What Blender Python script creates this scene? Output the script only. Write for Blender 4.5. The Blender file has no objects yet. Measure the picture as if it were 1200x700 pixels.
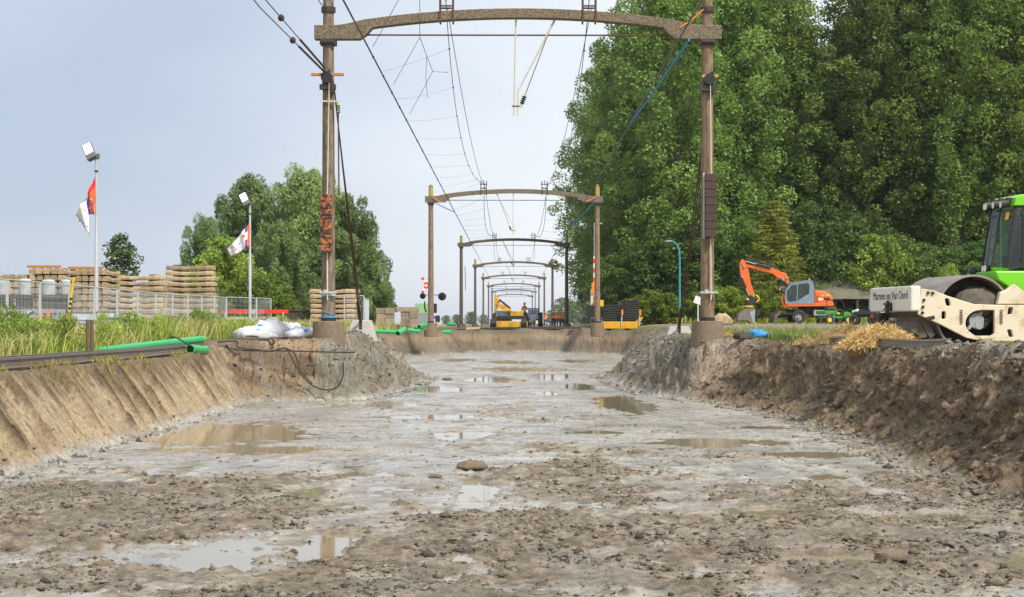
import bpy, bmesh, math, random
import numpy as np
from mathutils import Vector, Matrix

random.seed(11)
rng = np.random.default_rng(11)
R = math.radians
SC = bpy.context.scene
COL = SC.collection

# ------------------------------------------------------------------ camera
EYE = 0.42                      # lens height over the verge; the pit floor lies 1.9 m below it
FPX, VPX, VPY = 1998.0, 602.0, 380.0
cam_d = bpy.data.cameras.new("camera")
cam = bpy.data.objects.new("camera", cam_d)
COL.objects.link(cam)
cam.location = (0, 0, EYE)
cam.rotation_euler = (R(90), 0, 0)
cam_d.sensor_width = 36.0
cam_d.lens = 36.0 * FPX / 1200.0
cam_d.shift_x = -2.0 / 1200.0
cam_d.shift_y = 30.0 / 1200.0
cam_d.clip_start = 0.1
cam_d.clip_end = 6000
SC.camera = cam

def at(px, py, d):
    """photo pixel + distance -> world point"""
    return Vector(((px - VPX) / FPX * d, d, EYE + (VPY - py) / FPX * d))

# ------------------------------------------------------------------ world, sun, exposure
SUN_EL, SUN_AZ = R(50), R(140)      # azimuth measured clockwise from +Y (view direction): behind, to the right
world = bpy.data.worlds.new("World")
SC.world = world
world.use_nodes = True
nt = world.node_tree
nt.nodes.clear()
N = nt.nodes.new
wo = N("ShaderNodeOutputWorld"); bg = N("ShaderNodeBackground")
sky = N("ShaderNodeTexSky"); sky.sky_type = 'NISHITA'; sky.sun_disc = False
sky.sun_elevation = SUN_EL; sky.sun_rotation = SUN_AZ
sky.air_density = 1.0; sky.dust_density = 2.0; sky.ozone_density = 1.5
tc = N("ShaderNodeTexCoord"); mp = N("ShaderNodeMapping")
mp.inputs['Location'].default_value = (5.48, 0.3, 2.6)
mp.inputs['Scale'].default_value = (1.0, 1.0, 2.2)
cl = N("ShaderNodeTexNoise"); cl.inputs['Scale'].default_value = 1.2; cl.inputs['Detail'].default_value = 4.0; cl.inputs['Roughness'].default_value = 0.45
rp = N("ShaderNodeValToRGB")
rp.color_ramp.elements[0].position = 0.33; rp.color_ramp.elements[0].color = (3.9, 4.55, 5.7, 1)
rp.color_ramp.elements[1].position = 0.57; rp.color_ramp.elements[1].color = (7.8, 8.1, 8.4, 1)
mx = N("ShaderNodeMixRGB"); mx.inputs['Fac'].default_value = 0.86
nt.links.new(tc.outputs['Generated'], mp.inputs['Vector'])
nt.links.new(mp.outputs['Vector'], cl.inputs['Vector'])
nt.links.new(cl.outputs['Fac'], rp.inputs['Fac'])
nt.links.new(sky.outputs['Color'], mx.inputs['Color1'])
nt.links.new(rp.outputs['Color'], mx.inputs['Color2'])
nt.links.new(mx.outputs['Color'], bg.inputs['Color'])
bg.inputs['Strength'].default_value = 0.1
nt.links.new(bg.outputs['Background'], wo.inputs['Surface'])

sd = bpy.data.lights.new("sun", 'SUN'); sd.energy = 3.4; sd.angle = R(8); sd.color = (1.0, 0.965, 0.90)
sun = bpy.data.objects.new("sun", sd); COL.objects.link(sun)
dirv = Vector((math.sin(SUN_AZ) * math.cos(SUN_EL), math.cos(SUN_AZ) * math.cos(SUN_EL), math.sin(SUN_EL)))
sun.rotation_euler = dirv.to_track_quat('Z', 'Y').to_euler()
sun.location = dirv * 50

SC.view_settings.view_transform = 'Standard'
SC.view_settings.look = 'None'
SC.view_settings.gamma = 1.0
SC.view_settings.exposure = 0.45
SC.view_settings.use_curve_mapping = False
try:
    SC.cycles.max_bounces = 6; SC.cycles.diffuse_bounces = 3; SC.cycles.transparent_max_bounces = 12
except Exception:
    pass

# ------------------------------------------------------------------ materials
MATS = {}
def mat(name, col, rough=0.7, metal=0.0, spec=0.4, col2=None, scale=6.0, amount=0.6, detail=5.0, bump=0.0, bscale=40.0, lo=0.38, hi=0.66, stretch=None, coat=0.0, emit=0.0, vary=0.0):
    """procedural material: two colours mixed by noise in object space, with fine bump"""
    if name in MATS: return MATS[name]
    m = bpy.data.materials.new(name); m.use_nodes = True
    t = m.node_tree; b = t.nodes['Principled BSDF']
    b.inputs['Base Color'].default_value = (*col, 1)
    b.inputs['Roughness'].default_value = rough
    b.inputs['Metallic'].default_value = metal
    b.inputs['Specular IOR Level'].default_value = spec
    if coat: b.inputs['Coat Weight'].default_value = coat
    tcn = t.nodes.new("ShaderNodeTexCoord")
    vec = tcn.outputs['Object']
    if stretch:
        mpn = t.nodes.new("ShaderNodeMapping"); mpn.inputs['Scale'].default_value = stretch
        t.links.new(vec, mpn.inputs['Vector']); vec = mpn.outputs['Vector']
    if col2 is not None:
        n = t.nodes.new("ShaderNodeTexNoise"); n.inputs['Scale'].default_value = scale; n.inputs['Detail'].default_value = detail
        n.inputs['Roughness'].default_value = 0.62
        t.links.new(vec, n.inputs['Vector'])
        r = t.nodes.new("ShaderNodeMapRange"); r.inputs['From Min'].default_value = lo; r.inputs['From Max'].default_value = hi
        r.inputs['To Max'].default_value = amount
        t.links.new(n.outputs['Fac'], r.inputs['Value'])
        x = t.nodes.new("ShaderNodeMixRGB"); x.inputs['Color1'].default_value = (*col, 1); x.inputs['Color2'].default_value = (*col2, 1)
        t.links.new(r.outputs['Result'], x.inputs['Fac'])
        t.links.new(x.outputs['Color'], b.inputs['Base Color'])
    if vary:
        oi = t.nodes.new("ShaderNodeObjectInfo"); vr = t.nodes.new("ShaderNodeMapRange"); vr.inputs['To Min'].default_value = 1 - vary; vr.inputs['To Max'].default_value = 1 + vary * .6
        t.links.new(oi.outputs['Random'], vr.inputs['Value'])
        vm = t.nodes.new("ShaderNodeVectorMath"); vm.operation = 'SCALE'; t.links.new(x.outputs['Color'], vm.inputs[0]); t.links.new(vr.outputs['Result'], vm.inputs['Scale'])
        t.links.new(vm.outputs['Vector'], b.inputs['Base Color'])
    if bump:
        n2 = t.nodes.new("ShaderNodeTexNoise"); n2.inputs['Scale'].default_value = bscale; n2.inputs['Detail'].default_value = 4
        t.links.new(vec, n2.inputs['Vector'])
        bp = t.nodes.new("ShaderNodeBump"); bp.inputs['Strength'].default_value = bump; bp.inputs['Distance'].default_value = 0.02
        t.links.new(n2.outputs['Fac'], bp.inputs['Height']); t.links.new(bp.outputs['Normal'], b.inputs['Normal'])
    if emit:
        b.inputs['Emission Color'].default_value = (*col, 1); b.inputs['Emission Strength'].default_value = emit
    MATS[name] = m
    return m

def leaf_mat(name, transl=0.35, rough=0.5, spec=0.35, hue_noise=0.0):
    if name in MATS: return MATS[name]
    m = bpy.data.materials.new(name); m.use_nodes = True
    t = m.node_tree; b = t.nodes['Principled BSDF']; out = t.nodes['Material Output']
    a = t.nodes.new("ShaderNodeAttribute"); a.attribute_name = "col"
    oi = t.nodes.new("ShaderNodeObjectInfo")
    hs = t.nodes.new("ShaderNodeHueSaturation")
    mr = t.nodes.new("ShaderNodeMapRange"); mr.inputs['To Min'].default_value = 0.72; mr.inputs['To Max'].default_value = 1.25
    t.links.new(oi.outputs['Random'], mr.inputs['Value']); t.links.new(mr.outputs['Result'], hs.inputs['Value'])
    t.links.new(a.outputs['Color'], hs.inputs['Color'])
    fr_ = t.nodes.new("ShaderNodeMath"); fr_.operation = 'MULTIPLY'; fr_.inputs[1].default_value = 7.31; t.links.new(oi.outputs['Random'], fr_.inputs[0])
    fq = t.nodes.new("ShaderNodeMath"); fq.operation = 'FRACT'; t.links.new(fr_.outputs['Value'], fq.inputs[0])
    hr = t.nodes.new("ShaderNodeMapRange"); hr.inputs['To Min'].default_value = .5 - hue_noise; hr.inputs['To Max'].default_value = .5 + hue_noise
    t.links.new(fq.outputs['Value'], hr.inputs['Value']); t.links.new(hr.outputs['Result'], hs.inputs['Hue'])
    t.links.new(hs.outputs['Color'], b.inputs['Base Color'])
    b.inputs['Roughness'].default_value = rough; b.inputs['Specular IOR Level'].default_value = spec
    tr = t.nodes.new("ShaderNodeBsdfTranslucent"); t.links.new(hs.outputs['Color'], tr.inputs['Color'])
    ms = t.nodes.new("ShaderNodeMixShader"); ms.inputs['Fac'].default_value = transl
    t.links.new(b.outputs['BSDF'], ms.inputs[1]); t.links.new(tr.outputs['BSDF'], ms.inputs[2])
    t.links.new(ms.outputs['Shader'], out.inputs['Surface'])
    MATS[name] = m
    return m

def glass_mat(name, col=(0.05, 0.07, 0.08), alpha=0.5):
    if name in MATS: return MATS[name]
    m = bpy.data.materials.new(name); m.use_nodes = True
    t = m.node_tree; b = t.nodes['Principled BSDF']; out = t.nodes['Material Output']
    b.inputs['Base Color'].default_value = (*col, 1); b.inputs['Roughness'].default_value = 0.04; b.inputs['Specular IOR Level'].default_value = 0.8
    tr = t.nodes.new("ShaderNodeBsdfTransparent"); tr.inputs['Color'].default_value = (0.75, 0.82, 0.82, 1)
    ms = t.nodes.new("ShaderNodeMixShader"); ms.inputs['Fac'].default_value = alpha
    t.links.new(b.outputs['BSDF'], ms.inputs[1]); t.links.new(tr.outputs['BSDF'], ms.inputs[2])
    t.links.new(ms.outputs['Shader'], out.inputs['Surface'])
    MATS[name] = m
    return m

# ------------------------------------------------------------------ mesh helpers
def tag(o, label=None, cat=None, group=None, kind=None):
    if label: o['label'] = label
    if cat: o['category'] = cat
    if group: o['group'] = group
    if kind: o['kind'] = kind
    return o

def empty(name, loc=(0, 0, 0), rz=0.0, label=None, cat=None, group=None):
    o = bpy.data.objects.new(name, None); COL.objects.link(o)
    o.location = loc; o.rotation_euler = (0, 0, rz); o.empty_display_size = 0.2
    return tag(o, label, cat, group)

def link(name, me, parent=None, loc=None):
    o = bpy.data.objects.new(name, me); COL.objects.link(o)
    if parent is not None: o.parent = parent
    if loc is not None: o.location = loc
    return o

def copy_tree(o, parent=None):
    c = o.copy(); COL.objects.link(c); c.parent = parent
    for ch in list(o.children): copy_tree(ch, c)
    return c

class MB:
    def __init__(s): s.v = []; s.f = []; s.m = []; s.cur = 0; s.X = Matrix.Identity(4)
    def _add(s, vs, fs):
        b = len(s.v)
        s.v += [tuple(s.X @ Vector(p)) for p in vs]
        s.f += [tuple(b + i for i in f) for f in fs]
        s.m += [s.cur] * len(fs)
        return s
    def box(s, c, size, rot=None):
        hx, hy, hz = size[0] / 2, size[1] / 2, size[2] / 2
        vs = [Vector((x, y, z)) for z in (-hz, hz) for y in (-hy, hy) for x in (-hx, hx)]
        if rot is not None:
            M = rot if isinstance(rot, Matrix) else Matrix.Rotation(rot[2], 3, 'Z') @ Matrix.Rotation(rot[1], 3, 'Y') @ Matrix.Rotation(rot[0], 3, 'X')
            vs = [M @ v for v in vs]
        vs = [v + Vector(c) for v in vs]
        return s._add(vs, [(0, 2, 3, 1), (4, 5, 7, 6), (0, 1, 5, 4), (2, 6, 7, 3), (0, 4, 6, 2), (1, 3, 7, 5)])
    def bar(s, p0, p1, w, h, up=(0, 0, 1)):
        """rectangular bar from p0 to p1"""
        p0, p1 = Vector(p0), Vector(p1); d = (p1 - p0).normalized(); u = Vector(up)
        if abs(d.dot(u)) > 0.98: u = Vector((1, 0, 0))
        a = d.cross(u).normalized() * (w / 2); b = a.cross(d).normalized() * (h / 2)
        vs = [p + i * a + j * b for p in (p0, p1) for j in (-1, 1) for i in (-1, 1)]
        return s._add(vs, [(0, 1, 3, 2), (4, 6, 7, 5), (0, 4, 5, 1), (2, 3, 7, 6), (0, 2, 6, 4), (1, 5, 7, 3)])
    def tube(s, pts, r, n=8, caps=True, rs=None):
        pts = [Vector(p) for p in pts]
        rings = []; prev = None; vs = []
        for i, p in enumerate(pts):
            d = (pts[min(i + 1, len(pts) - 1)] - pts[max(i - 1, 0)])
            if d.length < 1e-9: d = Vector((0, 0, 1))
            d.normalize()
            if prev is None:
                u = Vector((0, 0, 1)) if abs(d.z) < 0.95 else Vector((1, 0, 0))
                a = d.cross(u).normalized()
            else:
                a = (prev - d * prev.dot(d))
                a = a.normalized() if a.length > 1e-6 else d.orthogonal().normalized()
            prev = a; b = d.cross(a)
            rr = rs[i] if rs is not None else r
            for k in range(n):
                t = 2 * math.pi * (k + 0.5) / n
                vs.append(p + (a * math.cos(t) + b * math.sin(t)) * rr)
        fs = []
        for i in range(len(pts) - 1):
            for k in range(n):
                k2 = (k + 1) % n
                fs.append((i * n + k, i * n + k2, (i + 1) * n + k2, (i + 1) * n + k))
        if caps:
            fs.append(tuple(range(n - 1, -1, -1))); e = (len(pts) - 1) * n
            fs.append(tuple(range(e, e + n)))
        return s._add(vs, fs)
    def cyl(s, p0, p1, r, r1=None, n=16):
        return s.tube([p0, p1], r, n, True, [r, r if r1 is None else r1])
    def ring(s, c, axis, r_out, r_in, w, n=32):
        """annular cylinder (tyre, drum shell) round axis"""
        ax = Vector(axis).normalized(); a = ax.orthogonal().normalized(); b = ax.cross(a); c = Vector(c)
        vs = []
        for k in range(n):
            t = 2 * math.pi * k / n; dv = a * math.cos(t) + b * math.sin(t)
            for rr, ww in ((r_out, -w / 2), (r_out, w / 2), (r_in, w / 2), (r_in, -w / 2)): vs.append(c + dv * rr + ax * ww)
        fs = []
        for k in range(n):
            k2 = (k + 1) % n
            for j in range(4):
                j2 = (j + 1) % 4
                fs.append((k * 4 + j, k2 * 4 + j, k2 * 4 + j2, k * 4 + j2))
        return s._add(vs, fs)
    def prism(s, poly, d0, d1, plane='xz'):
        """extrude a 2D polygon; plane 'xz' extrudes along y, 'yz' along x, 'xy' along z"""
        def P(a, b, d): return {'xz': (a, d, b), 'yz': (d, a, b), 'xy': (a, b, d)}[plane]
        n = len(poly)
        vs = [P(a, b, d0) for a, b in poly] + [P(a, b, d1) for a, b in poly]
        fs = [tuple(range(n)), tuple(range(2 * n - 1, n - 1, -1))]
        for i in range(n):
            j = (i + 1) % n; fs.append((i, i + n, j + n, j))
        return s._add(vs, fs)
    def ell(s, c, rad, nu=12, nv=8, jit=0.0):
        c = Vector(c); vs = [c + Vector((0, 0, -rad[2]))]
        for j in range(1, nv):
            ph = -math.pi / 2 + math.pi * j / nv
            for i in range(nu):
                t = 2 * math.pi * i / nu; k = 1 + random.uniform(-jit, jit)
                vs.append(c + Vector((rad[0] * math.cos(ph) * math.cos(t) * k, rad[1] * math.cos(ph) * math.sin(t) * k, rad[2] * math.sin(ph) * k)))
        vs.append(c + Vector((0, 0, rad[2])))
        fs = []
        for i in range(nu): fs.append((0, 1 + (i + 1) % nu, 1 + i))
        for j in range(nv - 2):
            for i in range(nu):
                a = 1 + j * nu + i; b = 1 + j * nu + (i + 1) % nu
                fs.append((a, b, b + nu, a + nu))
        top = len(vs) - 1; o = 1 + (nv - 2) * nu
        for i in range(nu): fs.append((o + i, o + (i + 1) % nu, top))
        return s._add(vs, fs)
    def mesh(s, name, mats):
        me = bpy.data.meshes.new(name); me.from_pydata(s.v, [], s.f)
        for m in (mats if isinstance(mats, (list, tuple)) else [mats]): me.materials.append(m)
        if any(s.m): me.polygons.foreach_set('material_index', s.m)
        bm = bmesh.new(); bm.from_mesh(me); bmesh.ops.recalc_face_normals(bm, faces=bm.faces); bm.to_mesh(me); bm.free()
        return me
    def build(s, name, mats, parent=None, loc=None, bevel=0.0, smooth=None, seg=2):
        me = s.mesh(name, mats); o = link(name, me, parent, loc)
        if smooth is not None:
            me.polygons.foreach_set('use_smooth', [True] * len(me.polygons))
            try: me.set_sharp_from_angle(angle=R(smooth))
            except Exception: pass
        if bevel:
            b = o.modifiers.new("bevel", 'BEVEL'); b.width = bevel; b.segments = seg; b.limit_method = 'ANGLE'; b.angle_limit = R(35)
        return o

def part(name, m, parent=None, fn=None, bevel=0.0, smooth=None, loc=None):
    b = MB(); fn(b); return b.build(name, m, parent, loc, bevel, smooth)

def np_mesh(name, V, F, mats, colors=None, smooth=False, floats=None):
    """fast mesh from numpy arrays; F is (n,3) or (n,4)"""
    me = bpy.data.meshes.new(name)
    n, k = F.shape
    me.vertices.add(len(V)); me.vertices.foreach_set('co', V.astype(np.float32).ravel())
    me.loops.add(n * k); me.loops.foreach_set('vertex_index', F.astype(np.int32).ravel())
    me.polygons.add(n)
    me.polygons.foreach_set('loop_start', np.arange(0, n * k, k, dtype=np.int32))
    me.polygons.foreach_set('loop_total', np.full(n, k, dtype=np.int32))
    if smooth: me.polygons.foreach_set('use_smooth', np.ones(n, dtype=bool))
    me.update(calc_edges=True)
    if colors is not None:
        a = me.attributes.new("col", 'FLOAT_COLOR', 'POINT')
        c = np.ones((len(V), 4), np.float32); c[:, :3] = colors
        a.data.foreach_set('color', c.ravel())
    for nm, arr in (floats or {}).items():
        a = me.attributes.new(nm, 'FLOAT', 'POINT'); a.data.foreach_set('value', arr.astype(np.float32).ravel())
    for m in (mats if isinstance(mats, (list, tuple)) else [mats]): me.materials.append(m)
    return me

# numpy gradient noise
_perm = rng.permutation(512)
def perlin(x, y, seed=0):
    xi = np.floor(x).astype(np.int64); yi = np.floor(y).astype(np.int64)
    xf = x - xi; yf = y - yi
    def g(ix, iy, dx, dy):
        h = _perm[(_perm[(ix + seed * 37) & 511] + iy + seed * 91) & 511] * (2 * math.pi / 512)
        return np.cos(h) * dx + np.sin(h) * dy
    u = xf * xf * xf * (xf * (xf * 6 - 15) + 10); v = yf * yf * yf * (yf * (yf * 6 - 15) + 10)
    a = g(xi, yi, xf, yf); b = g(xi + 1, yi, xf - 1, yf); c = g(xi, yi + 1, xf, yf - 1); d = g(xi + 1, yi + 1, xf - 1, yf - 1)
    return ((a + (b - a) * u) * (1 - v) + (c + (d - c) * u) * v) * 1.5
def fbm(x, y, octv=4, seed=0, gain=0.5):
    s = 0; a = 1.0; f = 1.0; t = 0
    for o in range(octv):
        s = s + a * perlin(x * f, y * f, seed + o); t += a; a *= gain; f *= 2.03
    return s / t
def sstep(a, b, x):
    t = np.clip((x - a) / (b - a), 0, 1); return t * t * (3 - 2 * t)

# ------------------------------------------------------------------ terrain: verge, pit, banks in one sheet
PIT = np.array([(-6.3, -18), (-6.25, 20), (-6.3, 41.5), (-5.2, 41.9), (-3.75, 42.6), (-3.2, 50), (-3.05, 60), (-4.4, 68), (-6.4, 74), (-6.5, 106),
                (-3.3, 107.5), (-3.0, 117.5), (3.2, 117.5), (3.4, 109), (6.6, 107), (6.6, 76), (4.6, 70), (3.25, 63), (3.3, 53), (3.75, 45),
                (4.85, 41), (5.65, 34), (5.65, 28), (5.4, 22), (5.3, 17), (5.25, -18)], float)
FLOOR = EYE - 1.9
WATER = FLOOR - 0.0085

def pit_sd(x, y):
    """signed distance to the pit's floor outline (negative inside)"""
    d2 = np.full(x.shape, 1e9); ins = np.zeros(x.shape, bool)
    n = len(PIT)
    for i in range(n):
        ax, ay = PIT[i]; bx, by = PIT[(i + 1) % n]
        ex, ey = bx - ax, by - ay
        t = np.clip(((x - ax) * ex + (y - ay) * ey) / (ex * ex + ey * ey), 0, 1)
        d2 = np.minimum(d2, (x - ax - t * ex) ** 2 + (y - ay - t * ey) ** 2)
        c = ((ay > y) != (by > y)) & (x < ex * (y - ay) / (by - ay + 1e-12) + ax)
        ins ^= c
    d = np.sqrt(d2)
    return np.where(ins, -d, d)

def top_ground(x, y):
    left = sstep(-5.6, -7.4, x) * (1 - sstep(37, 43, y) * sstep(-12, -8.5, x))
    g = -0.27 * left * (1 - 0.75 * sstep(70, 110, y))
    g = g + 0.42 * sstep(55, 98, y) * sstep(6.5, 11, x) * (1 - 0.6 * sstep(300, 600, y))
    g = g + 0.03 * fbm(x * 0.5, y * 0.5, 3, 5)
    return g

PUD = [(-5.0, 29.5, 1.35, 3.2, .055), (-3.7, 25.8, 1.2, .9, .045), (2.65, 40.5, .72, 4.5, .06), (3.4, 27.6, 1.5, 1.0, .045), (4.4, 24.9, .9, .5, .04),
       (2.6, 13.75, .55, .33, .06), (4.6, 16.8, 1.6, .35, .05), (2.55, 17.3, .4, .45, .05), (-2.35, 13.9, .33, 1.0, .05), (-1.6, 14.6, .3, .9, .045), (-2.9, 14.3, .8, .16, .045),
       (-.36, 13.85, .16, .28, .05), (-3.4, 40.5, 1.6, 1.6, .05), (-1.5, 35, 1.9, .8, .04), (.3, 72, 2.2, 4, .05), (-.6, 58, 1.1, 3, .045), (1.4, 62, .9, 4, .045), (.9, 47, .35, 1.5, .05),
       (4.7, 31.5, .6, .5, .04), (-2.0, 21.5, .5, .3, .045), (-.9, 29.5, .5, 1.0, .04), (-2.2, 50, .8, 2.5, .045), (2.0, 52, .5, 3, .045), (-.2, 85, 1.5, 4, .05), (-3, 90, 1.2, 5, .05), (3.2, 88, 1.0, 5, .05), (.2, 24.3, .5, .35, .04), (1.6, 22.4, .45, .25, .04),  (3.9, 21.2, .35, .3, .04), (-5.0, 12.35, .8, .12, .05), (1.3, 30, .8, .35, .04), (5.1, 21.6, .3, .3, .04)]

ROUGH = [(-4.3, 17.3, 2.7, 4.3, 1.0), (.6, 14.0, 3.2, 3.2, .85), (3.6, 14.6, 3.4, 3.0, .8), (.75, 20.6, 1.5, 3.0, .8), (3.2, 18.7, 2.2, 2.4, .7), (-1.0, 12.2, 2.4, 1.6, .7), (-3.5, 12.6, 3, 1.0, .6), (-.9, 19.6, .9, 1.0, .5),
         (.0, 37.5, 1.2, 3.5, .5), (2.4, 25, 2.2, 1.6, .5), (-.3, 26.5, 1.6, 1.2, .4), (5.0, 19.5, 1.0, 4.0, .8), (.8, 33, 1.6, 1.6, .35)]

def terrain(x, y):
    """height, soil colour, wetness, roughness mask"""
    sd = pit_sd(x, y)
    top = top_ground(x, y)
    # which bank
    leftbank = sstep(-4.0, -5.6, x) * (1 - sstep(39.5, 42.5, y + 0.6 * fbm(x * .7, y * .7, 2, 3)))
    rightbank = sstep(3.9, 4.9, x) * (1 - sstep(41, 44, y))
    penin = np.clip(1 - leftbank - rightbank, 0, 1) * sstep(-0.3, 0.3, sd)
    # grey spoil berm on the right verge and loose heaps by the portal feet and at the far end
    berm = np.exp(-((x - 6.85 - .15 * np.sin(y)) / .42) ** 2) * sstep(14, 18, y) * (1 - sstep(25.5, 29, y))
    lump = fbm(x * 1.9, y * 1.1, 4, 21)
    top = top + berm * (0.06 + 0.30 * np.clip(lump + .1, -.3, 1))
    heap = np.exp(-((x - 5.2) / 1.7) ** 2 - ((y - 50) / 5) ** 2) * .10 + np.exp(-((x + 4.4) / 1.2) ** 2 - ((y - 48.5) / 4) ** 2) * .17
    farheap = np.exp(-((y - 120.2) / 1.3) ** 2) * sstep(7.5, 3, np.abs(x)) * (-.04 + .34 * np.clip(fbm(x * .45, y * .3, 3, 33) + .15, 0, 1))
    farheap = farheap + .22 * np.exp(-((x - 4.6) / .8) ** 2 - ((y - 112.5) / 2.2) ** 2) + .20 * np.exp(-((x + 3.6) / .7) ** 2 - ((y - 112.5) / 2.2) ** 2)
    top = top + heap * (1 + .8 * fbm(x * 2, y * 1.2, 3, 9)) + farheap * (1 + .4 * fbm(x * 2, y * 1.2, 3, 9))
    # ---- bank faces
    wob = fbm(x * .9, y * .9, 4, 2)
    # left: clean bucket swathes about 1.25 m wide, edged by narrow grooves
    yy = y + .45 * np.sin(y * .83) + .28 * np.sin(y * 1.9 + 1) + .16 * fbm(x * .8, y * .5, 3, 14)
    sw = np.floor(yy / 1.22); fr = yy / 1.22 - sw
    hsh = np.modf(np.abs(np.sin(sw * 12.9898) * 43758.5453))[0]
    gro = np.exp(-((fr - .5) / .5) ** 8)                      # plateau, drops at swathe edges
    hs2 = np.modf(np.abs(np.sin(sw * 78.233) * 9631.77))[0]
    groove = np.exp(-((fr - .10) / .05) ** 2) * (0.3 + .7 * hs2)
    dl = sd + .12 * (hsh - .5) + .23 * groove + .04 * (fr - .5) + .05 * np.clip(fbm(x * 2.6, y * 2.6, 5, 19, .7), -.2, 1) + .03 * fbm(x * 1.2, y * 3.5, 3, 6) + .014 * fbm(x * 7, y * 9, 3, 8)
    tl = np.clip(dl / 1.02, 0, 1)
    pl = np.where(tl < .25, tl * tl * 2.0, 0.125 + (tl - .25) * (0.875 / .75))
    # right: torn face, talus below, steep upper scarp with vertical gouges
    gou = fbm(x * .8, y * .95, 4, 41, .6); rid = 1 - np.abs(fbm(x * 3.0 + 3, y * 1.9, 5, 44, .66)) * 2.6
    dr = sd + .26 * gou + .06 * (rid - .5) + .05
    tr = np.clip(dr / 1.12, 0, 1)
    pr = np.where(tr < .45, .28 * (tr / .45) ** 1.25, np.where(tr < .85, .28 + .62 * (tr - .45) / .40, .90 + .10 * (tr - .85) / .15))
    # peninsulas round the portal feet: slumped spoil
    dp = sd + (.28 * wob + .36 * fbm(x * 2.2, y * 1.9, 6, 52, .72)) * (1 - .85 * sstep(98, 103, y))
    wp = 1.15 + .7 * sstep(47, 58, y) - .75 * sstep(100, 105, y)
    tp = np.clip(dp / wp, 0, 1); pp = .55 * tp + .45 * tp * tp * (3 - 2 * tp)
    # smooth scraped strip on the right of the right-hand spur
    strip = sstep(4.2, 5.0, x) * np.exp(-((y - 42.6) / 1.7) ** 4) * (x < 9)
    tot = leftbank + rightbank + penin + 1e-6
    prof = (leftbank * pl + rightbank * pr + penin * pp) / tot
    prof = prof * (1 - strip) + strip * np.clip(sd / 1.5, 0, 1)
    bank = np.clip(prof, 0, 1)
    inb = (bank > .003) & (bank < .985)
    # ---- floor relief
    rm = np.zeros(x.shape)
    for cx, cy, rx, ry, a in ROUGH:
        rm = np.maximum(rm, a * np.exp(-(((x - cx) / rx) ** 2 + ((y - cy) / ry) ** 2) ** 1.5))
    nz = fbm(x * .55, y * .33, 4, 61, .55)
    nf = fbm(x * 2.3, y * 1.6, 6, 66, .68)
    nh = fbm(x * .9, y * 1.5, 5, 67, .65)
    rough = sstep(.30, .50, .72 * rm + .55 * nz + .42 * nf + .38 * nh + .03 - .10 * sstep(24, 42, y))
    edge = sstep(-.9, .1, sd) * sstep(3.5, 5, x) * .8
    rough = np.clip(np.maximum(rough, edge * sstep(-.3, .3, nf + .25)), 0, 1)
    pud = np.zeros(x.shape)
    for cx, cy, rx, ry, dp_ in PUD:
        q = ((x - cx) / rx) ** 2 + ((y - cy) / ry) ** 2 + 1.5 * nf + .7 * nz + .5 * nh
        pud = np.maximum(pud, dp_ * sstep(1.25, .35, q))
    rough = rough * (1 - sstep(.0, .03, pud))
    fl = FLOOR + .016 * nz + .013 * nf + .008 * nh - pud + rough * (.024 + .085 * np.clip(fbm(x * 3.6, y * 3.0, 6, 71, .72), -.45, 1)) + .010 * fbm(x * 6, y * 4.5, 4, 75, .6)
    # tyre and track ruts along the pit
    rut = np.sin(y * 2 * math.pi / .16 + 3 * nz) * np.exp(-((x + 1.9 + .12 * (y - 12)) / .38) ** 2) * sstep(18, 15, y)
    fl = fl + .011 * rut * sstep(-.2, .2, nf)
    for rx0, sl, lg in ((-2.5, .035, .20), (-.6, .035, .20), (1.1, -.05, .26), (2.9, -.05, .26), (-4.3, -.01, .17), (.2, .09, .2), (4.0, -.02, .2)):
        u_ = (x - rx0 - sl * (y - 14)) / .24; prof_ = np.exp(-u_ ** 4)
        rim = np.exp(-((np.abs(u_) - 1.25) / .3) ** 2)
        fade_ = sstep(27, 19, y); fl = fl - .010 * fade_ * prof_ * (1 + .6 * nf) + .010 * fade_ * rim * (1 + nf) + .013 * prof_ * np.sin((y + .09 * np.abs(u_)) * 2 * math.pi / lg) * sstep(.0, .35, nz + .3 * nf + .15) * sstep(30, 22, y)
    z = fl + (top - fl) * bank
    slump = penin * inb
    z = z + slump * (.17 * fbm(x * 3.2, y * 2.8, 6, 81, .72)) + rightbank * inb * .05 * fbm(x * 4, y * 4, 5, 83, .7)
    # torn faces bulge and break sideways too: push them by noise over the face itself
    global SHIFT
    face = np.sin(np.clip(bank, 0, 1) * math.pi) ** .6
    fn = .30 * fbm(y * 1.5, z * 2.2, 6, 211, .66) + .16 * (.45 - np.abs(fbm(y * 2.6 + 5, z * 3.4, 5, 215, .66)) * 1.6) + .05 * fbm(y * 9, z * 10, 3, 219, .7)
    fe = .22 * fbm(x * 1.2, z * 2.6, 5, 221, .66)
    pf = penin * face * (1 - sstep(98, 103, y)) * .55
    SHIFT = (rightbank * face * fn + pf * fn * np.sign(x), penin * face * fe * sstep(98, 103, y) - pf * .8 * fbm(x * 1.9, z * 2.4, 5, 223, .66) * .4)
    # ---- colours (dry and damp soils, plus shade painted into the left bank's grooves)
    def C(*c): return np.array(c)
    n1 = fbm(x * 1.4, y * 1.0, 4, 91, .6); n2 = fbm(x * 6, y * 5, 3, 95, .6); n3 = fbm(x * .35, y * .25, 3, 97)
    def mixc(a, b, t): return a + (b - a) * t[..., None]
    xc = x * .35 + z * 1.5; m1 = fbm(xc * 1.3 + 7, y * 1.2, 5, 93, .65); m2 = fbm(xc * 4.5, y * 4.5, 4, 96, .65)   # on steep faces the soil varies with height
    o = np.ones(x.shape + (3,))
    slur = mixc(o * C(.43, .40, .345), o * C(.33, .285, .22), sstep(-.1, .4, n1 + .5 * n2))
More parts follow.
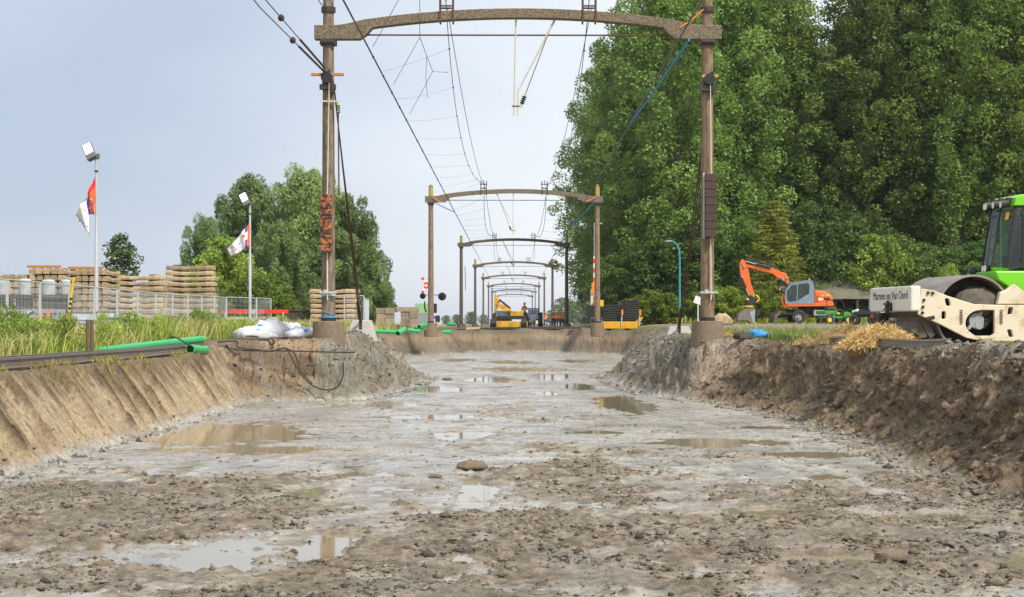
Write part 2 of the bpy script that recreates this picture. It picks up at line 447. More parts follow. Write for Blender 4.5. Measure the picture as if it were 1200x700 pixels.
    slur = mixc(slur, o * C(.36, .28, .20), .5 * sstep(.0, .4, n3 + .5 * n2))
    slur = mixc(slur, o * C(.22, .195, .16), .8 * sstep(.22, .5, fbm(x * 3.1, y * 2.2, 5, 201, .7)))
    brown = mixc(o * C(.165, .132, .094), o * C(.32, .26, .185), sstep(-.35, .4, n2))
    brown = mixc(brown, o * C(.215, .195, .155), .8 * sstep(.0, .45, fbm(x * .9, y * .7, 5, 99, .65)))
    flc = mixc(slur, brown, rough)
    flc = mixc(flc, o * C(.21, .165, .09), sstep(.005, .03, pud))
    damp = sstep(.020, .0, fl - WATER); flc = flc * (1 - .42 * damp)[..., None]
    tan = mixc(o * C(.45, .345, .215), o * C(.34, .25, .15), sstep(-.1, .5, fbm(x * 2.0, y * .9, 4, 101)))
    hgt = bank
    strk = fbm(x * .9, y * 3.2, 5, 105, .68)
    tan = mixc(tan, o * C(.19, .135, .08), .85 * sstep(.42, .95, hgt + .75 * strk) * sstep(.25, .6, hgt))
    tan = mixc(tan, o * C(.13, .088, .05), np.clip(1.1 * groove, 0, 1) * sstep(.1, .3, hgt))  # groove shadow darkened into the soil colour, on top of the cut relief
    tan = mixc(tan, o * C(.14, .10, .06), .8 * sstep(.10, .24, fbm(x * 3.2, y * 6.0, 5, 207, .7) + .25 * (hgt - .55)))
    tan = mixc(tan, o * C(.36, .33, .29), sstep(.14, .0, hgt))
    rb = mixc(o * C(.15, .108, .068), o * C(.29, .215, .138), sstep(-.35, .35, m2))
    rb = mixc(rb, o * C(.36, .265, .165), .85 * sstep(.08, .42, m1 + .2 * m2) * sstep(.95, .5, hgt))
    rb = mixc(rb, o * C(.15, .13, .105), .7 * sstep(.2, .5, fbm(xc * .9 + 9, y * .8, 4, 109, .6)))
    gm = mixc(o * C(.17, .15, .115), o * C(.30, .27, .21), sstep(-.35, .4, m2))
    gm = mixc(gm, mixc(o * C(.14, .10, .062), o * C(.34, .245, .145), sstep(-.25, .3, m1)), sstep(.0, .3, fbm(x * .6, y * .5, 4, 113, .6) + .35 * sstep(-4.6, -5.4, x)))
    gm = mixc(gm, mixc(o * C(.12, .098, .072), o * C(.20, .15, .095), sstep(-.3, .3, m1)), sstep(100, 104, y) * .9)
    gm = mixc(gm, o * C(.30, .215, .125), .7 * sstep(.5, .62, hgt + .15 * m1) * sstep(.86, .74, hgt + .15 * m1) * sstep(100, 104, y))
    gm = mixc(gm, o * C(.40, .30, .215), strip)
    dirt = mixc(o * C(.17, .125, .08), o * C(.25, .19, .125), sstep(-.3, .4, n2))
    turf = mixc(o * C(.11, .13, .035), o * C(.20, .18, .075), sstep(-.2, .4, n1))
    grassy = np.where(x < 0, sstep(-7.45, -7.9, x), sstep(6.4, 7.0, x + .3 * n1) * sstep(33, 36, y))
    grassy = np.maximum(grassy, sstep(5.6, 6.2, np.abs(x) + .2 * n1) * sstep(46, 49, y) * (1 - sstep(100, 103, y)))
    grassy = np.maximum(grassy, sstep(128, 132, y) * sstep(5, 6, np.abs(x)))
    grassy = grassy * (1 - sstep(.2, .5, berm))
    road = sstep(8.5, 10, x + .5 * n1) * np.exp(-((y - 97) / 27) ** 8)
    topc = mixc(dirt, turf, grassy); topc = mixc(topc, o * C(.27, .215, .165), road)
    topc = mixc(topc, gm, sstep(.15, .45, berm)); topc = mixc(topc, gm, penin * sstep(7.4, 6.4, np.abs(x)) * .7)
    field = sstep(200, 260, y) * sstep(12, 20, np.abs(x)); topc = mixc(topc, o * C(.24, .24, .07), field)
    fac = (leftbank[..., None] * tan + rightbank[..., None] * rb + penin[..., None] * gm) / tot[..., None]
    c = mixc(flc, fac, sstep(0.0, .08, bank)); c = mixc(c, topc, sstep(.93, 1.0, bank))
    wet = (1 - rough) * (1 - sstep(.0, .10, bank)) * np.clip(.72 - .7 * n1 - .5 * n2, .15, 1)
    wet = np.maximum(wet, .45 * rough * (bank < .05) * sstep(-.2, .35, fbm(x * 1.1, y * .8, 4, 231, .6)))
    wet = np.maximum(wet, .35 * penin * inb * sstep(.0, .4, n3 + .2))
    return z, np.clip(c, .01, .9), np.clip(wet, 0, 1), rough * (bank < .05), sd

def grow(a, b, s0, ratio):
    out = []; v = a; s = s0
    while v < b: v += s; s *= ratio; out.append(v)
    return out
xs = [-v for v in grow(8.6, 2600, .12, 1.16)][::-1] + list(np.arange(-8.6, -2.9, .032)) + list(np.arange(-2.9, 2.9, .048)) + list(np.arange(2.9, 5.2, .036)) + list(np.arange(5.2, 7.0, .02)) + list(np.arange(7.0, 8.9, .045)) + grow(8.9, 2600, .12, 1.16)
ys = [-60, -40, -20, -8, 0, 4, 7, 9]
y = 10.0
while y < 127:
    ys.append(y)
    st = .0037 * y if y < 19 or y > 42 else .0018 * y
    if 39 < y < 47: st = .085
    if 104 < y < 110 or 116.5 < y < 122: st = .16
    y += st
ys += grow(127, 4200, .8, 1.12)
gx, gy = np.meshgrid(np.array(xs), np.array(ys))
tz, tcol, twet, trough, tsd = terrain(gx, gy)
nx_, ny_ = len(xs), len(ys)
idx = np.arange(nx_ * ny_).reshape(ny_, nx_)
F = np.stack([idx[:-1, :-1], idx[:-1, 1:], idx[1:, 1:], idx[1:, :-1]], -1).reshape(-1, 4)

def soil_material():
    m = bpy.data.materials.new("soil"); m.use_nodes = True
    t = m.node_tree; b = t.nodes['Principled BSDF']
    a = t.nodes.new("ShaderNodeAttribute"); a.attribute_name = "col"
    w = t.nodes.new("ShaderNodeAttribute"); w.attribute_name = "wet"
    tcn = t.nodes.new("ShaderNodeTexCoord")
    n = t.nodes.new("ShaderNodeTexNoise"); n.inputs['Scale'].default_value = 16; n.inputs['Detail'].default_value = 7; n.inputs['Roughness'].default_value = .68
    n2 = t.nodes.new("ShaderNodeTexNoise"); n2.inputs['Scale'].default_value = 70; n2.inputs['Detail'].default_value = 4
    t.links.new(tcn.outputs['Object'], n.inputs['Vector']); t.links.new(tcn.outputs['Object'], n2.inputs['Vector'])
    mr = t.nodes.new("ShaderNodeMapRange"); mr.inputs['From Min'].default_value = .28; mr.inputs['From Max'].default_value = .74
    mr.inputs['To Min'].default_value = .5; mr.inputs['To Max'].default_value = 1.5
    t.links.new(n.outputs['Fac'], mr.inputs['Value'])
    mul = t.nodes.new("ShaderNodeVectorMath"); mul.operation = 'SCALE'
    t.links.new(a.outputs['Color'], mul.inputs[0]); t.links.new(mr.outputs['Result'], mul.inputs['Scale'])
    n3 = t.nodes.new("ShaderNodeTexNoise"); n3.inputs['Scale'].default_value = 8; n3.inputs['Detail'].default_value = 8; n3.inputs['Roughness'].default_value = .75
    t.links.new(tcn.outputs['Object'], n3.inputs['Vector'])
    m3 = t.nodes.new("ShaderNodeMapRange"); m3.inputs['From Min'].default_value = .56; m3.inputs['From Max'].default_value = .66; m3.inputs['To Max'].default_value = .55
    t.links.new(n3.outputs['Fac'], m3.inputs['Value'])
    pk = t.nodes.new("ShaderNodeMixRGB"); pk.inputs['Color2'].default_value = (.075, .056, .038, 1)
    t.links.new(m3.outputs['Result'], pk.inputs['Fac']); t.links.new(mul.outputs['Vector'], pk.inputs['Color1'])
    t.links.new(pk.outputs['Color'], b.inputs['Base Color'])
    rr = t.nodes.new("ShaderNodeMapRange"); rr.inputs['To Min'].default_value = .92; rr.inputs['To Max'].default_value = .16
    t.links.new(w.outputs['Fac'], rr.inputs['Value'])
    t.links.new(rr.outputs['Result'], b.inputs['Roughness'])
    sp = t.nodes.new("ShaderNodeMapRange"); sp.inputs['To Min'].default_value = .15; sp.inputs['To Max'].default_value = .9
    t.links.new(w.outputs['Fac'], sp.inputs['Value']); t.links.new(sp.outputs['Result'], b.inputs['Specular IOR Level'])
    bs = t.nodes.new("ShaderNodeMapRange"); bs.inputs['To Min'].default_value = 1.0; bs.inputs['To Max'].default_value = .12
    t.links.new(w.outputs['Fac'], bs.inputs['Value'])
    ad = t.nodes.new("ShaderNodeMath"); ad.operation = 'MULTIPLY_ADD'; ad.inputs[1].default_value = .35
    t.links.new(n2.outputs['Fac'], ad.inputs[0]); t.links.new(n.outputs['Fac'], ad.inputs[2])
    bp = t.nodes.new("ShaderNodeBump"); bp.inputs['Distance'].default_value = .05
    t.links.new(bs.outputs['Result'], bp.inputs['Strength']); t.links.new(ad.outputs['Value'], bp.inputs['Height'])
    t.links.new(bp.outputs['Normal'], b.inputs['Normal'])
    return m
M_SOIL = soil_material()
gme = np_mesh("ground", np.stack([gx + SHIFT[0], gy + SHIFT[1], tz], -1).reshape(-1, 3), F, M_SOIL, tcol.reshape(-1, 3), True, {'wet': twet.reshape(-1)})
tag(link("ground", gme), kind='structure')

# muddy water standing at one level in the hollows of the pit floor
M_WATER = mat("muddy_water", (.27, .22, .135), rough=.05, spec=.5, col2=(.33, .28, .19), scale=.6, amount=.8)
part("puddle_water", M_WATER, None, lambda b: b._add([(-6.9, 9, WATER), (6.5, 9, WATER), (7.0, 117.3, WATER), (-6.9, 117.3, WATER)], [(0, 1, 2, 3)]))
tag(bpy.data.objects["puddle_water"], kind='structure')

def ground_z(x, y):
    z = terrain(np.array([[float(x)]]), np.array([[float(y)]]))[0]
    return float(z[0, 0])

# clods of mud: far too many to count, so one mass for each kind of soil
def ico():
    V = np.array([(1, 0, 0), (.2, .95, .1), (-.9, .3, -.1), (-.4, -.9, .1), (.6, -.75, -.1), (.1, .1, 1), (0, 0, -.8)], float)
    Fc = np.array([[i, (i + 1) % 5, 5] for i in range(5)] + [[(i + 1) % 5, i, 6] for i in range(5)])
    return V, Fc
IV, IF = ico()
M_CLOD = M_SOIL
def clod_mass(name, xy, sizes, label, cat, colmul=1.0, flat=.6, wetv=.15):
    n = len(xy)
    z, c, w, r_, s_ = terrain(xy[:, 0][None], xy[:, 1][None])
    z = z[0]; c = c[0]; xy = xy + np.stack([SHIFT[0][0], SHIFT[1][0]], -1)
    jit = 1 + rng.uniform(-.45, .45, (n, len(IV), 1))
    sc = sizes[:, None, None] * rng.uniform(.65, 1.35, (n, 1, 3)) * np.array([1, 1, flat])
    V = IV[None] * jit * sc
    th = rng.uniform(0, 6.28, n); ct, st_ = np.cos(th)[:, None], np.sin(th)[:, None]
    X = V[..., 0] * ct - V[..., 1] * st_; Y = V[..., 0] * st_ + V[..., 1] * ct
    V = np.stack([X + xy[:, 0][:, None], Y + xy[:, 1][:, None], V[..., 2] + (z + sizes * flat * .12)[:, None]], -1)
    Fs = (IF[None] + (np.arange(n) * len(IV))[:, None, None]).reshape(-1, 3)
    cc = c[:, None, :] * rng.uniform(.42, 1.35, (n, 1, 1)) * colmul * np.ones((1, len(IV), 1))
    me = np_mesh(name, V.reshape(-1, 3), Fs, M_CLOD, cc.reshape(-1, 3), False, {'wet': np.full(n * len(IV), wetv)})
    return tag(link(name, me), label, cat, kind='stuff')

def scatter(n, x0, x1, y0, y1, wfn):
    xy = np.stack([rng.uniform(x0, x1, n), np.exp(rng.uniform(math.log(y0), math.log(y1), n))], -1)
    w = wfn(xy[:, 0][None], xy[:, 1][None])[0]
    return xy[rng.uniform(0, 1, n) < w]
def w_floor(x, y):
    z, c, w, r_, sd = terrain(x, y)
    cl_ = fbm(x * 1.3, y * 1.0, 3, 131)
    return np.clip(r_ * sstep(-.25, .35, cl_) + .05, 0, 1) * (sd < 0) * (z > WATER + .004)
xy = scatter(190000, -6.2, 5.8, 11.2, 42, w_floor)
clod_mass("mud_clods", xy, np.clip(rng.gamma(1.25, .0078, len(xy)), .006, .06), "small brown mud clods strewn over the pit floor", "mud clods")
def w_bank(x, y):
    z, c, w, r_, sd = terrain(x, y)
    return ((sd > -.5) & (sd < 2.0)) * (.25 + .75 * sstep(-.2, .3, fbm(x * 1.2, y * .9, 3, 137)))
xy = scatter(2600, -6.9, -5.7, 14, 41, lambda x, y: np.exp(-(pit_sd(x, y) / .22) ** 2))
clod_mass("foot_clods", xy, np.clip(rng.gamma(1.4, .014, len(xy)), .008, .08), "crumbs of soil fallen to the foot of the left bank", "soil clods", flat=.7)
xy = scatter(36000, 4.6, 8.4, 13.5, 43, w_bank)
clod_mass("bank_clods", xy, np.clip(rng.gamma(1.1, .014, len(xy)), .008, .10), "crumbled dark clods tumbled down the torn right bank", "soil clods", flat=.75)
xy = np.concatenate([scatter(9000, -6.9, -2.6, 41.5, 66, w_bank), scatter(9000, 2.8, 6.6, 42, 70, w_bank)])
clod_mass("spur_clods", xy, np.clip(rng.gamma(1.3, .016, len(xy)), .012, .09), "grey clods on the spoil slopes round the portal feet", "soil clods", flat=.7)
def w_berm(x, y): return np.exp(-((x - 6.85) / .45) ** 2) * sstep(14, 17, y) * (1 - sstep(26, 29, y))
xy = scatter(6000, 5.9, 8.2, 14, 30, w_berm)
clod_mass("berm_clods", xy, np.clip(rng.gamma(1.3, .016, len(xy)), .010, .085), "grey clods heaped along the edge in front of the roller", "soil clods", flat=.8)

# ------------------------------------------------------------------ trees
M_LEAF = leaf_mat("foliage", .42, .5, .35, .014)
M_BARK = mat("bark", (.17, .12, .08), .9, col2=(.08, .06, .045), scale=5, bump=.8, bscale=14, stretch=(3, 3, .6))

def leaf_cloud(name, C, RAD, per, L, W, ca, cb, seed, up=.45, rnd=.55, axis=None, shell=(.45, 1.0), hemi=.35):
    g = np.random.default_rng(seed)
    n = len(C); m = n * per
    d = g.normal(size=(n, per, 3)); d /= np.linalg.norm(d, axis=-1, keepdims=True)
    flip = (d[..., 2] < 0) & (g.uniform(size=(n, per)) < hemi); d[..., 2] = np.where(flip, -d[..., 2], d[..., 2])
    rr = g.uniform(shell[0], shell[1], (n, per, 1)) ** .7
    P = C[:, None] + d * RAD[:, None] * rr
    nrm = d * .6 + np.array([0, 0, up]) + g.normal(size=(n, per, 3)) * rnd
    nrm /= np.linalg.norm(nrm, axis=-1, keepdims=True)
    t = g.normal(size=(n, per, 3))
    if axis is not None: t = t * .45 + axis[:, None] * 1.0
    t -= nrm * (t * nrm).sum(-1, keepdims=True); t /= np.linalg.norm(t, axis=-1, keepdims=True) + 1e-9
    b = np.cross(nrm, t)
    s = g.uniform(.7, 1.3, (n, per, 1))
    l = t * (L / 2) * s; w = b * (W / 2) * s
    V = np.stack([P - l, P + w - l * .1, P + l, P - w - l * .1], 2).reshape(-1, 3)
    F_ = np.arange(m * 4).reshape(-1, 4)
    k = np.clip(g.uniform(0, 1, (n, 1, 1)) * .65 + g.uniform(0, 1, (n, per, 1)) * .5 - .08, 0, 1)
    col = np.array(ca) + (np.array(cb) - np.array(ca)) * k
    col = np.repeat(col.reshape(-1, 3), 4, 0)
    return np_mesh(name, V, F_, M_LEAF, col)

def trunk_mesh(name, H, r, branches, seed, lean=.02):
    rd = random.Random(seed); b = MB()
    pts = []; x = y = 0
    for i in range(9):
        f = i / 8; pts.append((x, y, H * f - .25)); x += rd.uniform(-lean, lean) * H / 8 * 2; y += rd.uniform(-lean, lean) * H / 8 * 2
    b.tube(pts, r, 8, True, [r * (1.25 if i == 0 else 1) * (1 - .9 * i / 8) + .012 for i in range(9)])
    for p0, p1, r0 in branches:
        mid = (Vector(p0) + Vector(p1)) / 2 + Vector((rd.uniform(-.1, .1), rd.uniform(-.1, .1), -.08 * (Vector(p1) - Vector(p0)).length))
        b.tube([p0, mid, p1], r0, 5, False, [r0, r0 * .65, r0 * .25])
    me = b.mesh(name, M_BARK)
    return me

def make_tree(kind, seed, H, Rm, h0, nb, per, L, W, ca, cb, clump=(.95, .95, .7), asc=.75, prof=None, fr=(.4, .7, .98), up=.45, axisw=0.0, jitr=.25, r=None, hemi=.35, rnd=.55):
    rd = random.Random(seed); C = []; RAD = []; AX = []; br = []
    for i in range(nb):
        u = (i + rd.uniform(.1, .9)) / nb; h = h0 + (H - h0) * u ** .92
        az = i * 2.39996 + rd.uniform(-.5, .5)
        rad = Rm * prof(u) * rd.uniform(1 - jitr, 1 + jitr)
        dv = Vector((math.cos(az), math.sin(az), asc * rd.uniform(.7, 1.3)))
        base = Vector((0, 0, max(h - rad * asc * .8, h0 * .55)))
        tip = base + Vector((dv.x * rad, dv.y * rad, (h - base.z)))
        if i % 3 == 0: br.append((base, base.lerp(tip, .85), max(.03, .012 * H * (1 - u) * .35 + .02)))
        for f in fr:
            p = base.lerp(tip, f) + Vector((rd.gauss(0, .22), rd.gauss(0, .22), rd.gauss(0, .25))) * (Rm / 3.5)
            k = rd.uniform(.7, 1.25)
            C.append(p); RAD.append([c * k for c in clump]); AX.append((tip - base).normalized())
    C = np.array([c[:] for c in C]); RAD = np.array(RAD); AX = np.array([a[:] for a in AX])
    crown = leaf_cloud("crown", C, RAD, per, L, W, ca, cb, seed, up=up, axis=AX if axisw else None, hemi=hemi, rnd=rnd)
    trunk = trunk_mesh("trunk", H * .93, r or H * .011, br, seed)
    return crown, trunk

def place_tree(name, pair, loc, rz, sc, label, cat, group=None):
    e = empty(name, loc, rz, label, cat, group)
    e.scale = sc if isinstance(sc, (tuple, list)) else (sc, sc, sc)
    link("trunk", pair[1], e); link("crown", pair[0], e)
    return e

pop_prof = lambda u: (min(1, .45 + 2.2 * u)) * (1 - u) ** .30 * 1.08
round_prof = lambda u: math.sqrt(max(0.03, 1 - (2 * u - .86) ** 2 / 1.35))
POP = [make_tree('poplar', 100 + i, 29, 4.6, 2.6, 104, 150, .215, .175, (.09, .17, .028), (.31, .43, .10), clump=(.88, .88, .95), prof=pop_prof, asc=1.35, fr=(.3, .62, .98), rnd=.9) for i in range(3)]
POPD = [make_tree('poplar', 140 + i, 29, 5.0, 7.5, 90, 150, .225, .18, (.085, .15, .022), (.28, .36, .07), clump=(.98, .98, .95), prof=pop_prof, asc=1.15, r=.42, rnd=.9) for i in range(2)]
WIL = [make_tree('willow', 200 + i, 13, 4.6, .9, 90, 210, .46, .11, (.105, .175, .04), (.38, .48, .17), clump=(.8, .8, 1.15), prof=lambda u: round_prof(u) * (1 - .35 * u), asc=1.7, axisw=1, up=.3, jitr=.4) for i in range(2)]
SHR = [make_tree('shrub', 230 + i, 4.2, 2.3, .2, 46, 80, .20, .15, (.10, .17, .02), (.32, .39, .05), clump=(.55, .55, .45), prof=round_prof, asc=.7, r=.05) for i in range(2)]
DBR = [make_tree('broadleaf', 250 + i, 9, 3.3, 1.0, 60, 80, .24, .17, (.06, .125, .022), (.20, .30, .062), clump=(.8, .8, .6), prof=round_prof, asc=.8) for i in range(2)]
YGT = make_tree('broadleaf', 270, 6.2, 2.1, .8, 50, 80, .22, .15, (.14, .22, .028), (.42, .53, .09), clump=(.55, .55, .5), prof=round_prof, asc=1.0)
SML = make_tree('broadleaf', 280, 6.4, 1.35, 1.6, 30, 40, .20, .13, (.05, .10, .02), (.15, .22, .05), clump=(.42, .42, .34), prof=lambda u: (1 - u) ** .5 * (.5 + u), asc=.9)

def make_spruce(seed, H, Rm):
    rd = random.Random(seed); C = []; RAD = []; AX = []; br = []
    nl = 30
    for j in range(nl):
        u = j / nl; h = .4 + (H - .5) * u; rad = Rm * (1 - u) ** .8 + .12
        nn = int(5 + 8 * (1 - u))
        for i in range(nn):
            az = 2 * math.pi * (i + rd.random()) / nn; rr = rad * rd.uniform(.75, 1.15)
            d = Vector((math.cos(az), math.sin(az), -.18))
            if i % 2 == 0: br.append(((0, 0, h), (d.x * rr, d.y * rr, h - .15 * rr), .025))
            for f in (.35, .62, .9):
                C.append((d.x * rr * f, d.y * rr * f, h + d.z * rr * f + .12 * f * rr)); s = .28 + .2 * (1 - u)
                RAD.append((s * 1.3, s * 1.3, s * .6)); AX.append(d.normalized()[:])
    crown = leaf_cloud("crown", np.array(C), np.array(RAD), 34, .26, .07, (.15, .22, .026), (.50, .56, .085), seed, up=.2, axis=np.array(AX), hemi=.4)
    return crown, trunk_mesh("trunk", H, .12, br, seed)
SPR = make_spruce(300, 9.6, 2.5)

def zt(x, y): return float(top_ground(np.array([float(x)]), np.array([float(y)]))[0]) - .02
# row of poplars along the track, running away from the level crossing
rowd = [(13.2, 139, 1.10), (12.6, 152, 1.06), (11.7, 167, 1.03), (11.3, 184, 1.04), (11.2, 203, 1.04), (11.2, 226, 1.0)]
ords = ["nearest", "second nearest", "third nearest", "fourth nearest", "fifth nearest", "farthest"]
for i, (x, y, s) in enumerate(rowd):
    place_tree("poplar_tree", POP[i % 3], (x, y, zt(x, y)), i * 1.7, (s * 1.16, s * 1.16, s),
               f"tall green poplar along the track, {ords[i]} of the row behind the right-hand portal posts", "tree", "poplars of the wood")
# the wood behind the excavator: front row, then deeper rows seen in the gaps
front = [(17.0, 143, 1.12, 0), (21.0, 145, 1.12, 0), (24.2, 146, .985, 0), (29.4, 144, 1.01, 1), (33.0, 146, 1.15, 1), (36.8, 143, 1.12, 1), (40.6, 145, 1.14, 1), (44.6, 144, 1.15, 1), (48.5, 146, 1.1, 1)]
fw = ["just right of the near right-hand portal post", "directly behind the excavator boom", "left of the gap of sky at the top", "right of the gap of sky at the top", "directly behind the tin-roofed shed",
      "behind the bright green tree right of the shed", "behind the front plate of the road roller", "behind the drum of the road roller", "behind the green roller cab"]
for i, (x, y, s, k) in enumerate(front):
    pr_ = POPD[i % 2] if k else POP[(i + 1) % 3]
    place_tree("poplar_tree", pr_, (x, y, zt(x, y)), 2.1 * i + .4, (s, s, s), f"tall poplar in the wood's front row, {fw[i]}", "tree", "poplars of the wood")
n_ = 0
for row, (yy_, x0, x1, st_) in enumerate(((154, 16, 52, 4.6), (166, 17, 56, 5.2), (180, 18, 62, 6.5))):
    x = x0; k_ = 0
    while x < x1:
        xx = x + random.uniform(-.8, .8); y2 = yy_ + random.uniform(-2.5, 2.5); s = random.uniform(1.0, 1.12)
        gap = abs(xx / y2 - 26.4 / 146) < .026
        if gap: s = .92
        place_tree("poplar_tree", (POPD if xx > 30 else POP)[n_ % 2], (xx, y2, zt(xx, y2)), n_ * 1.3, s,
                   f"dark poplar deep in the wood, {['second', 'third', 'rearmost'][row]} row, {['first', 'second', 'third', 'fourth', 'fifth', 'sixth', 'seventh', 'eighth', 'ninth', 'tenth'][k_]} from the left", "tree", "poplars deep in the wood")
        x += st_; n_ += 1; k_ += 1
ORDW = ['left of the roller name plate', 'above the roller name plate', 'above the roller drum', 'just left of the roller cab', 'behind the roller cab', 'behind the shed roof']
# lower growth in front of the wood
def put(name, pair, px, d, topy, H, label, cat, group=None, rz=0.0, wide=1.0):
    x = (px - VPX) / FPX * d; z = zt(x, d); h = EYE + (VPY - topy) / FPX * d - z; s = h / H
    return place_tree(name, pair, (x, d, z), rz, (s * wide, s * wide, s), label, cat, group)
put("spruce_tree", SPR, 907, 129.5, 232, 9.6, "pointed yellow-green spruce behind the excavator boom", "tree", wide=1.3)
put("broadleaf_tree", DBR[0], 952, 133, 243, 9, "rounded mid-green tree between the spruce and the shed roof", "tree", rz=1)
put("broadleaf_tree", DBR[1], 1010, 135.5, 252, 9, "dark green tree behind the right end of the shed roof", "tree", rz=2)
put("broadleaf_tree", YGT, 1028, 131, 278, 6.2, "small bright yellow-green tree right of the shed", "tree", wide=1.0)
put("broadleaf_tree", DBR[1], 1064, 133, 285, 9, "mid-green bushy tree above the roller's front plate", "tree", rz=.6, wide=1.2)
put("broadleaf_tree", DBR[0], 1108, 134, 292, 9, "dark green bushy tree above the roller drum", "tree", rz=3, wide=1.3)
put("broadleaf_tree", YGT, 1112, 130, 312, 6.2, "yellowing small tree peeping over the roller drum", "tree", rz=2, wide=.6)
put("broadleaf_tree", DBR[0], 1152, 134, 285, 9, "dark leafy tree left of the green roller cab", "tree", rz=4, wide=1.2)
put("broadleaf_tree", DBR[1], 868, 134, 262, 9, "dark green tree left of the spruce, above the excavator bucket", "tree", rz=4, wide=1.1)
put("broadleaf_tree", DBR[0], 812, 136, 268, 9, "dark leafy tree behind the near right-hand portal post", "tree", rz=5, wide=1.2)
put("broadleaf_tree", DBR[1], 770, 137, 290, 9, "leafy tree left of the teal lamp post at the wood's edge", "tree", rz=1.4, wide=1.3)
put("broadleaf_tree", DBR[0], 725, 139, 300, 9, "leafy undergrowth tree right of the far portal's right post", "tree", rz=2.4, wide=1.2)
for i, (px, ty, w, lb) in enumerate(((850, 340, 1.2, "low green bush just right of the near right-hand portal post"), (892, 342, 1.0, "low green bush behind the excavator bucket"), (765, 343, 1.4, "low green bush at the wood's edge left of the teal lamp"),
                                  (1000, 335, 1.0, "green bush against the shed's right end"), (822, 345, 1.2, "low green bush right of the teal lamp"))):
    put("green_bush", SHR[i % 2], px, 127 if px != 1000 else 131, ty, 4.2, lb, "bush", rz=i, wide=w)
for i, (px, ty) in enumerate(((1040, 262), (1078, 258), (1120, 262), (1160, 256), (1195, 262), (985, 262))):
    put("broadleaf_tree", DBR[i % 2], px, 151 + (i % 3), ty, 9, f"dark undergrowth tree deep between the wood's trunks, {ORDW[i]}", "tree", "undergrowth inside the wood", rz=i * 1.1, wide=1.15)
# willows on the left
for px, ty, d, w, k, lb in ((243, 250, 152, .72, 0, "slender grey-green willow, leftmost of the clump"), (291, 200, 156, .78, 1, "tall grey-green willow behind the second flag pole"),
                          (362, 192, 153, .85, 0, "tallest rounded willow, just left of the near left portal post"), (408, 224, 152, .85, 1, "grey-green willow just right of the near left portal post"), (428, 282, 151, .8, 0, "lowest willow at the right end of the clump"),
                          (328, 255, 148, .8, 1, "lower willow in front of the middle of the clump")):
    put("willow_tree", WIL[k], px, d, ty, 14.3, lb, "tree", rz=px, wide=w * 1.12)
put("broadleaf_tree", YGT, 262, 140, 282, 6.2, "fresh green tree in front of the leftmost willows", "tree", wide=.95)
put("broadleaf_tree", YGT, 240, 139, 318, 6.2, "small fresh green tree behind the tall sleeper stack", "tree", wide=1.0, rz=2)
for px, ty, w, lb in ((278, 335, 1.0, "yellow-green shrub behind the left end of the red barrier"), (303, 326, 1.0, "yellow-green shrub behind the middle of the red barrier"), (325, 338, .8, "yellow-green shrub behind the right end of the red barrier")):
    put("shrub", SHR[px % 2], px, 118, ty, 4.2, lb, "shrub", wide=w, rz=px)
put("broadleaf_tree", SML, 141, 118, 279, 6.4, "small sparse tree rising behind the sleeper stacks", "tree", wide=1.15)
# far-off trees on the horizon
far = [(662, 600, 350, "hazy round tree on the horizon left of the far right portal posts"), (680, 640, 353, "hazy round tree on the horizon right of the far portal posts"), (693, 620, 358, "low hazy tree on the horizon by the right signal"),
       (552, 800, 366, "small hazy tree on the horizon left of the yellow machine"), (535, 820, 369, "low hazy tree on the horizon right of the left signal"), (567, 900, 369, "tiny hazy tree on the horizon beside the yellow machine"), (647, 760, 364, "small hazy tree on the horizon behind the workers"), (523, 880, 370, "low hazy tree on the horizon beside the left crossing signal")]
for i, (px, d, ty, lb) in enumerate(far):
    put("far_tree", DBR[i % 2], px, d, ty, 9, lb, "tree", "trees on the horizon", rz=i, wide=1.3)

# ------------------------------------------------------------------ catenary portals
M_CONC = mat("weathered_concrete", (.24, .185, .12), .9, col2=(.085, .07, .05), scale=22, amount=.9, lo=.42, hi=.6, bump=.6, bscale=60)
M_POST = mat("post_concrete", (.26, .20, .14), .9, col2=(.10, .075, .052), scale=6, amount=.95, bump=.5, bscale=50, stretch=(2, 2, .5))
M_POSTR = mat("brown_post_concrete", (.29, .195, .125), .9, col2=(.13, .085, .055), scale=6, amount=.95, bump=.5, bscale=50, stretch=(2, 2, .5))
M_POSTD = mat("dark_post", (.16, .118, .085), .85, col2=(.10, .078, .06), scale=5, amount=.7)
M_LICHEN = mat("lichen", (.36, .29, .06), .95, col2=(.22, .17, .06), scale=12)
M_FOUND = mat("foundation_concrete", (.235, .175, .115), .9, col2=(.15, .11, .075), scale=9, amount=.8, bump=.7, bscale=35)
M_STEEL = mat("dark_steel", (.06, .055, .05), .55, .6, col2=(.11, .07, .045), scale=20)
M_RUST = mat("rusty_steel", (.14, .065, .04), .8, .2, col2=(.07, .045, .035), scale=25)
M_CREAM = mat("cream_paint", (.62, .58, .44), .5, col2=(.50, .44, .32), scale=14)
M_WIRE = mat("wire_metal", (.10, .10, .105), .5, .6)
M_BROWNINS = mat("brown_insulator", (.07, .035, .03), .25)
M_GREENINS = mat("green_insulator", (.40, .62, .25), .4)
M_BLACK = mat("black_rubber", (.018, .018, .02), .6, col2=(.035, .033, .03), scale=15)
M_OCHRE = mat("ochre_timber", (.48, .21, .06), .7, col2=(.34, .15, .05), scale=9, stretch=(1, 6, 6))
M_YTIMB = mat("yellow_timber", (.62, .36, .07), .7, col2=(.45, .25, .06), scale=9)
M_BLUEROPE = mat("blue_rope", (.03, .30, .72), .7)
M_ORROPE = mat("orange_rope", (.85, .22, .06), .7)
M_RUSTW = mat("rust_flaking", (.42, .15, .055), .85, col2=(.05, .03, .025), scale=9, amount=1.0, lo=.42, hi=.54, bump=.6)
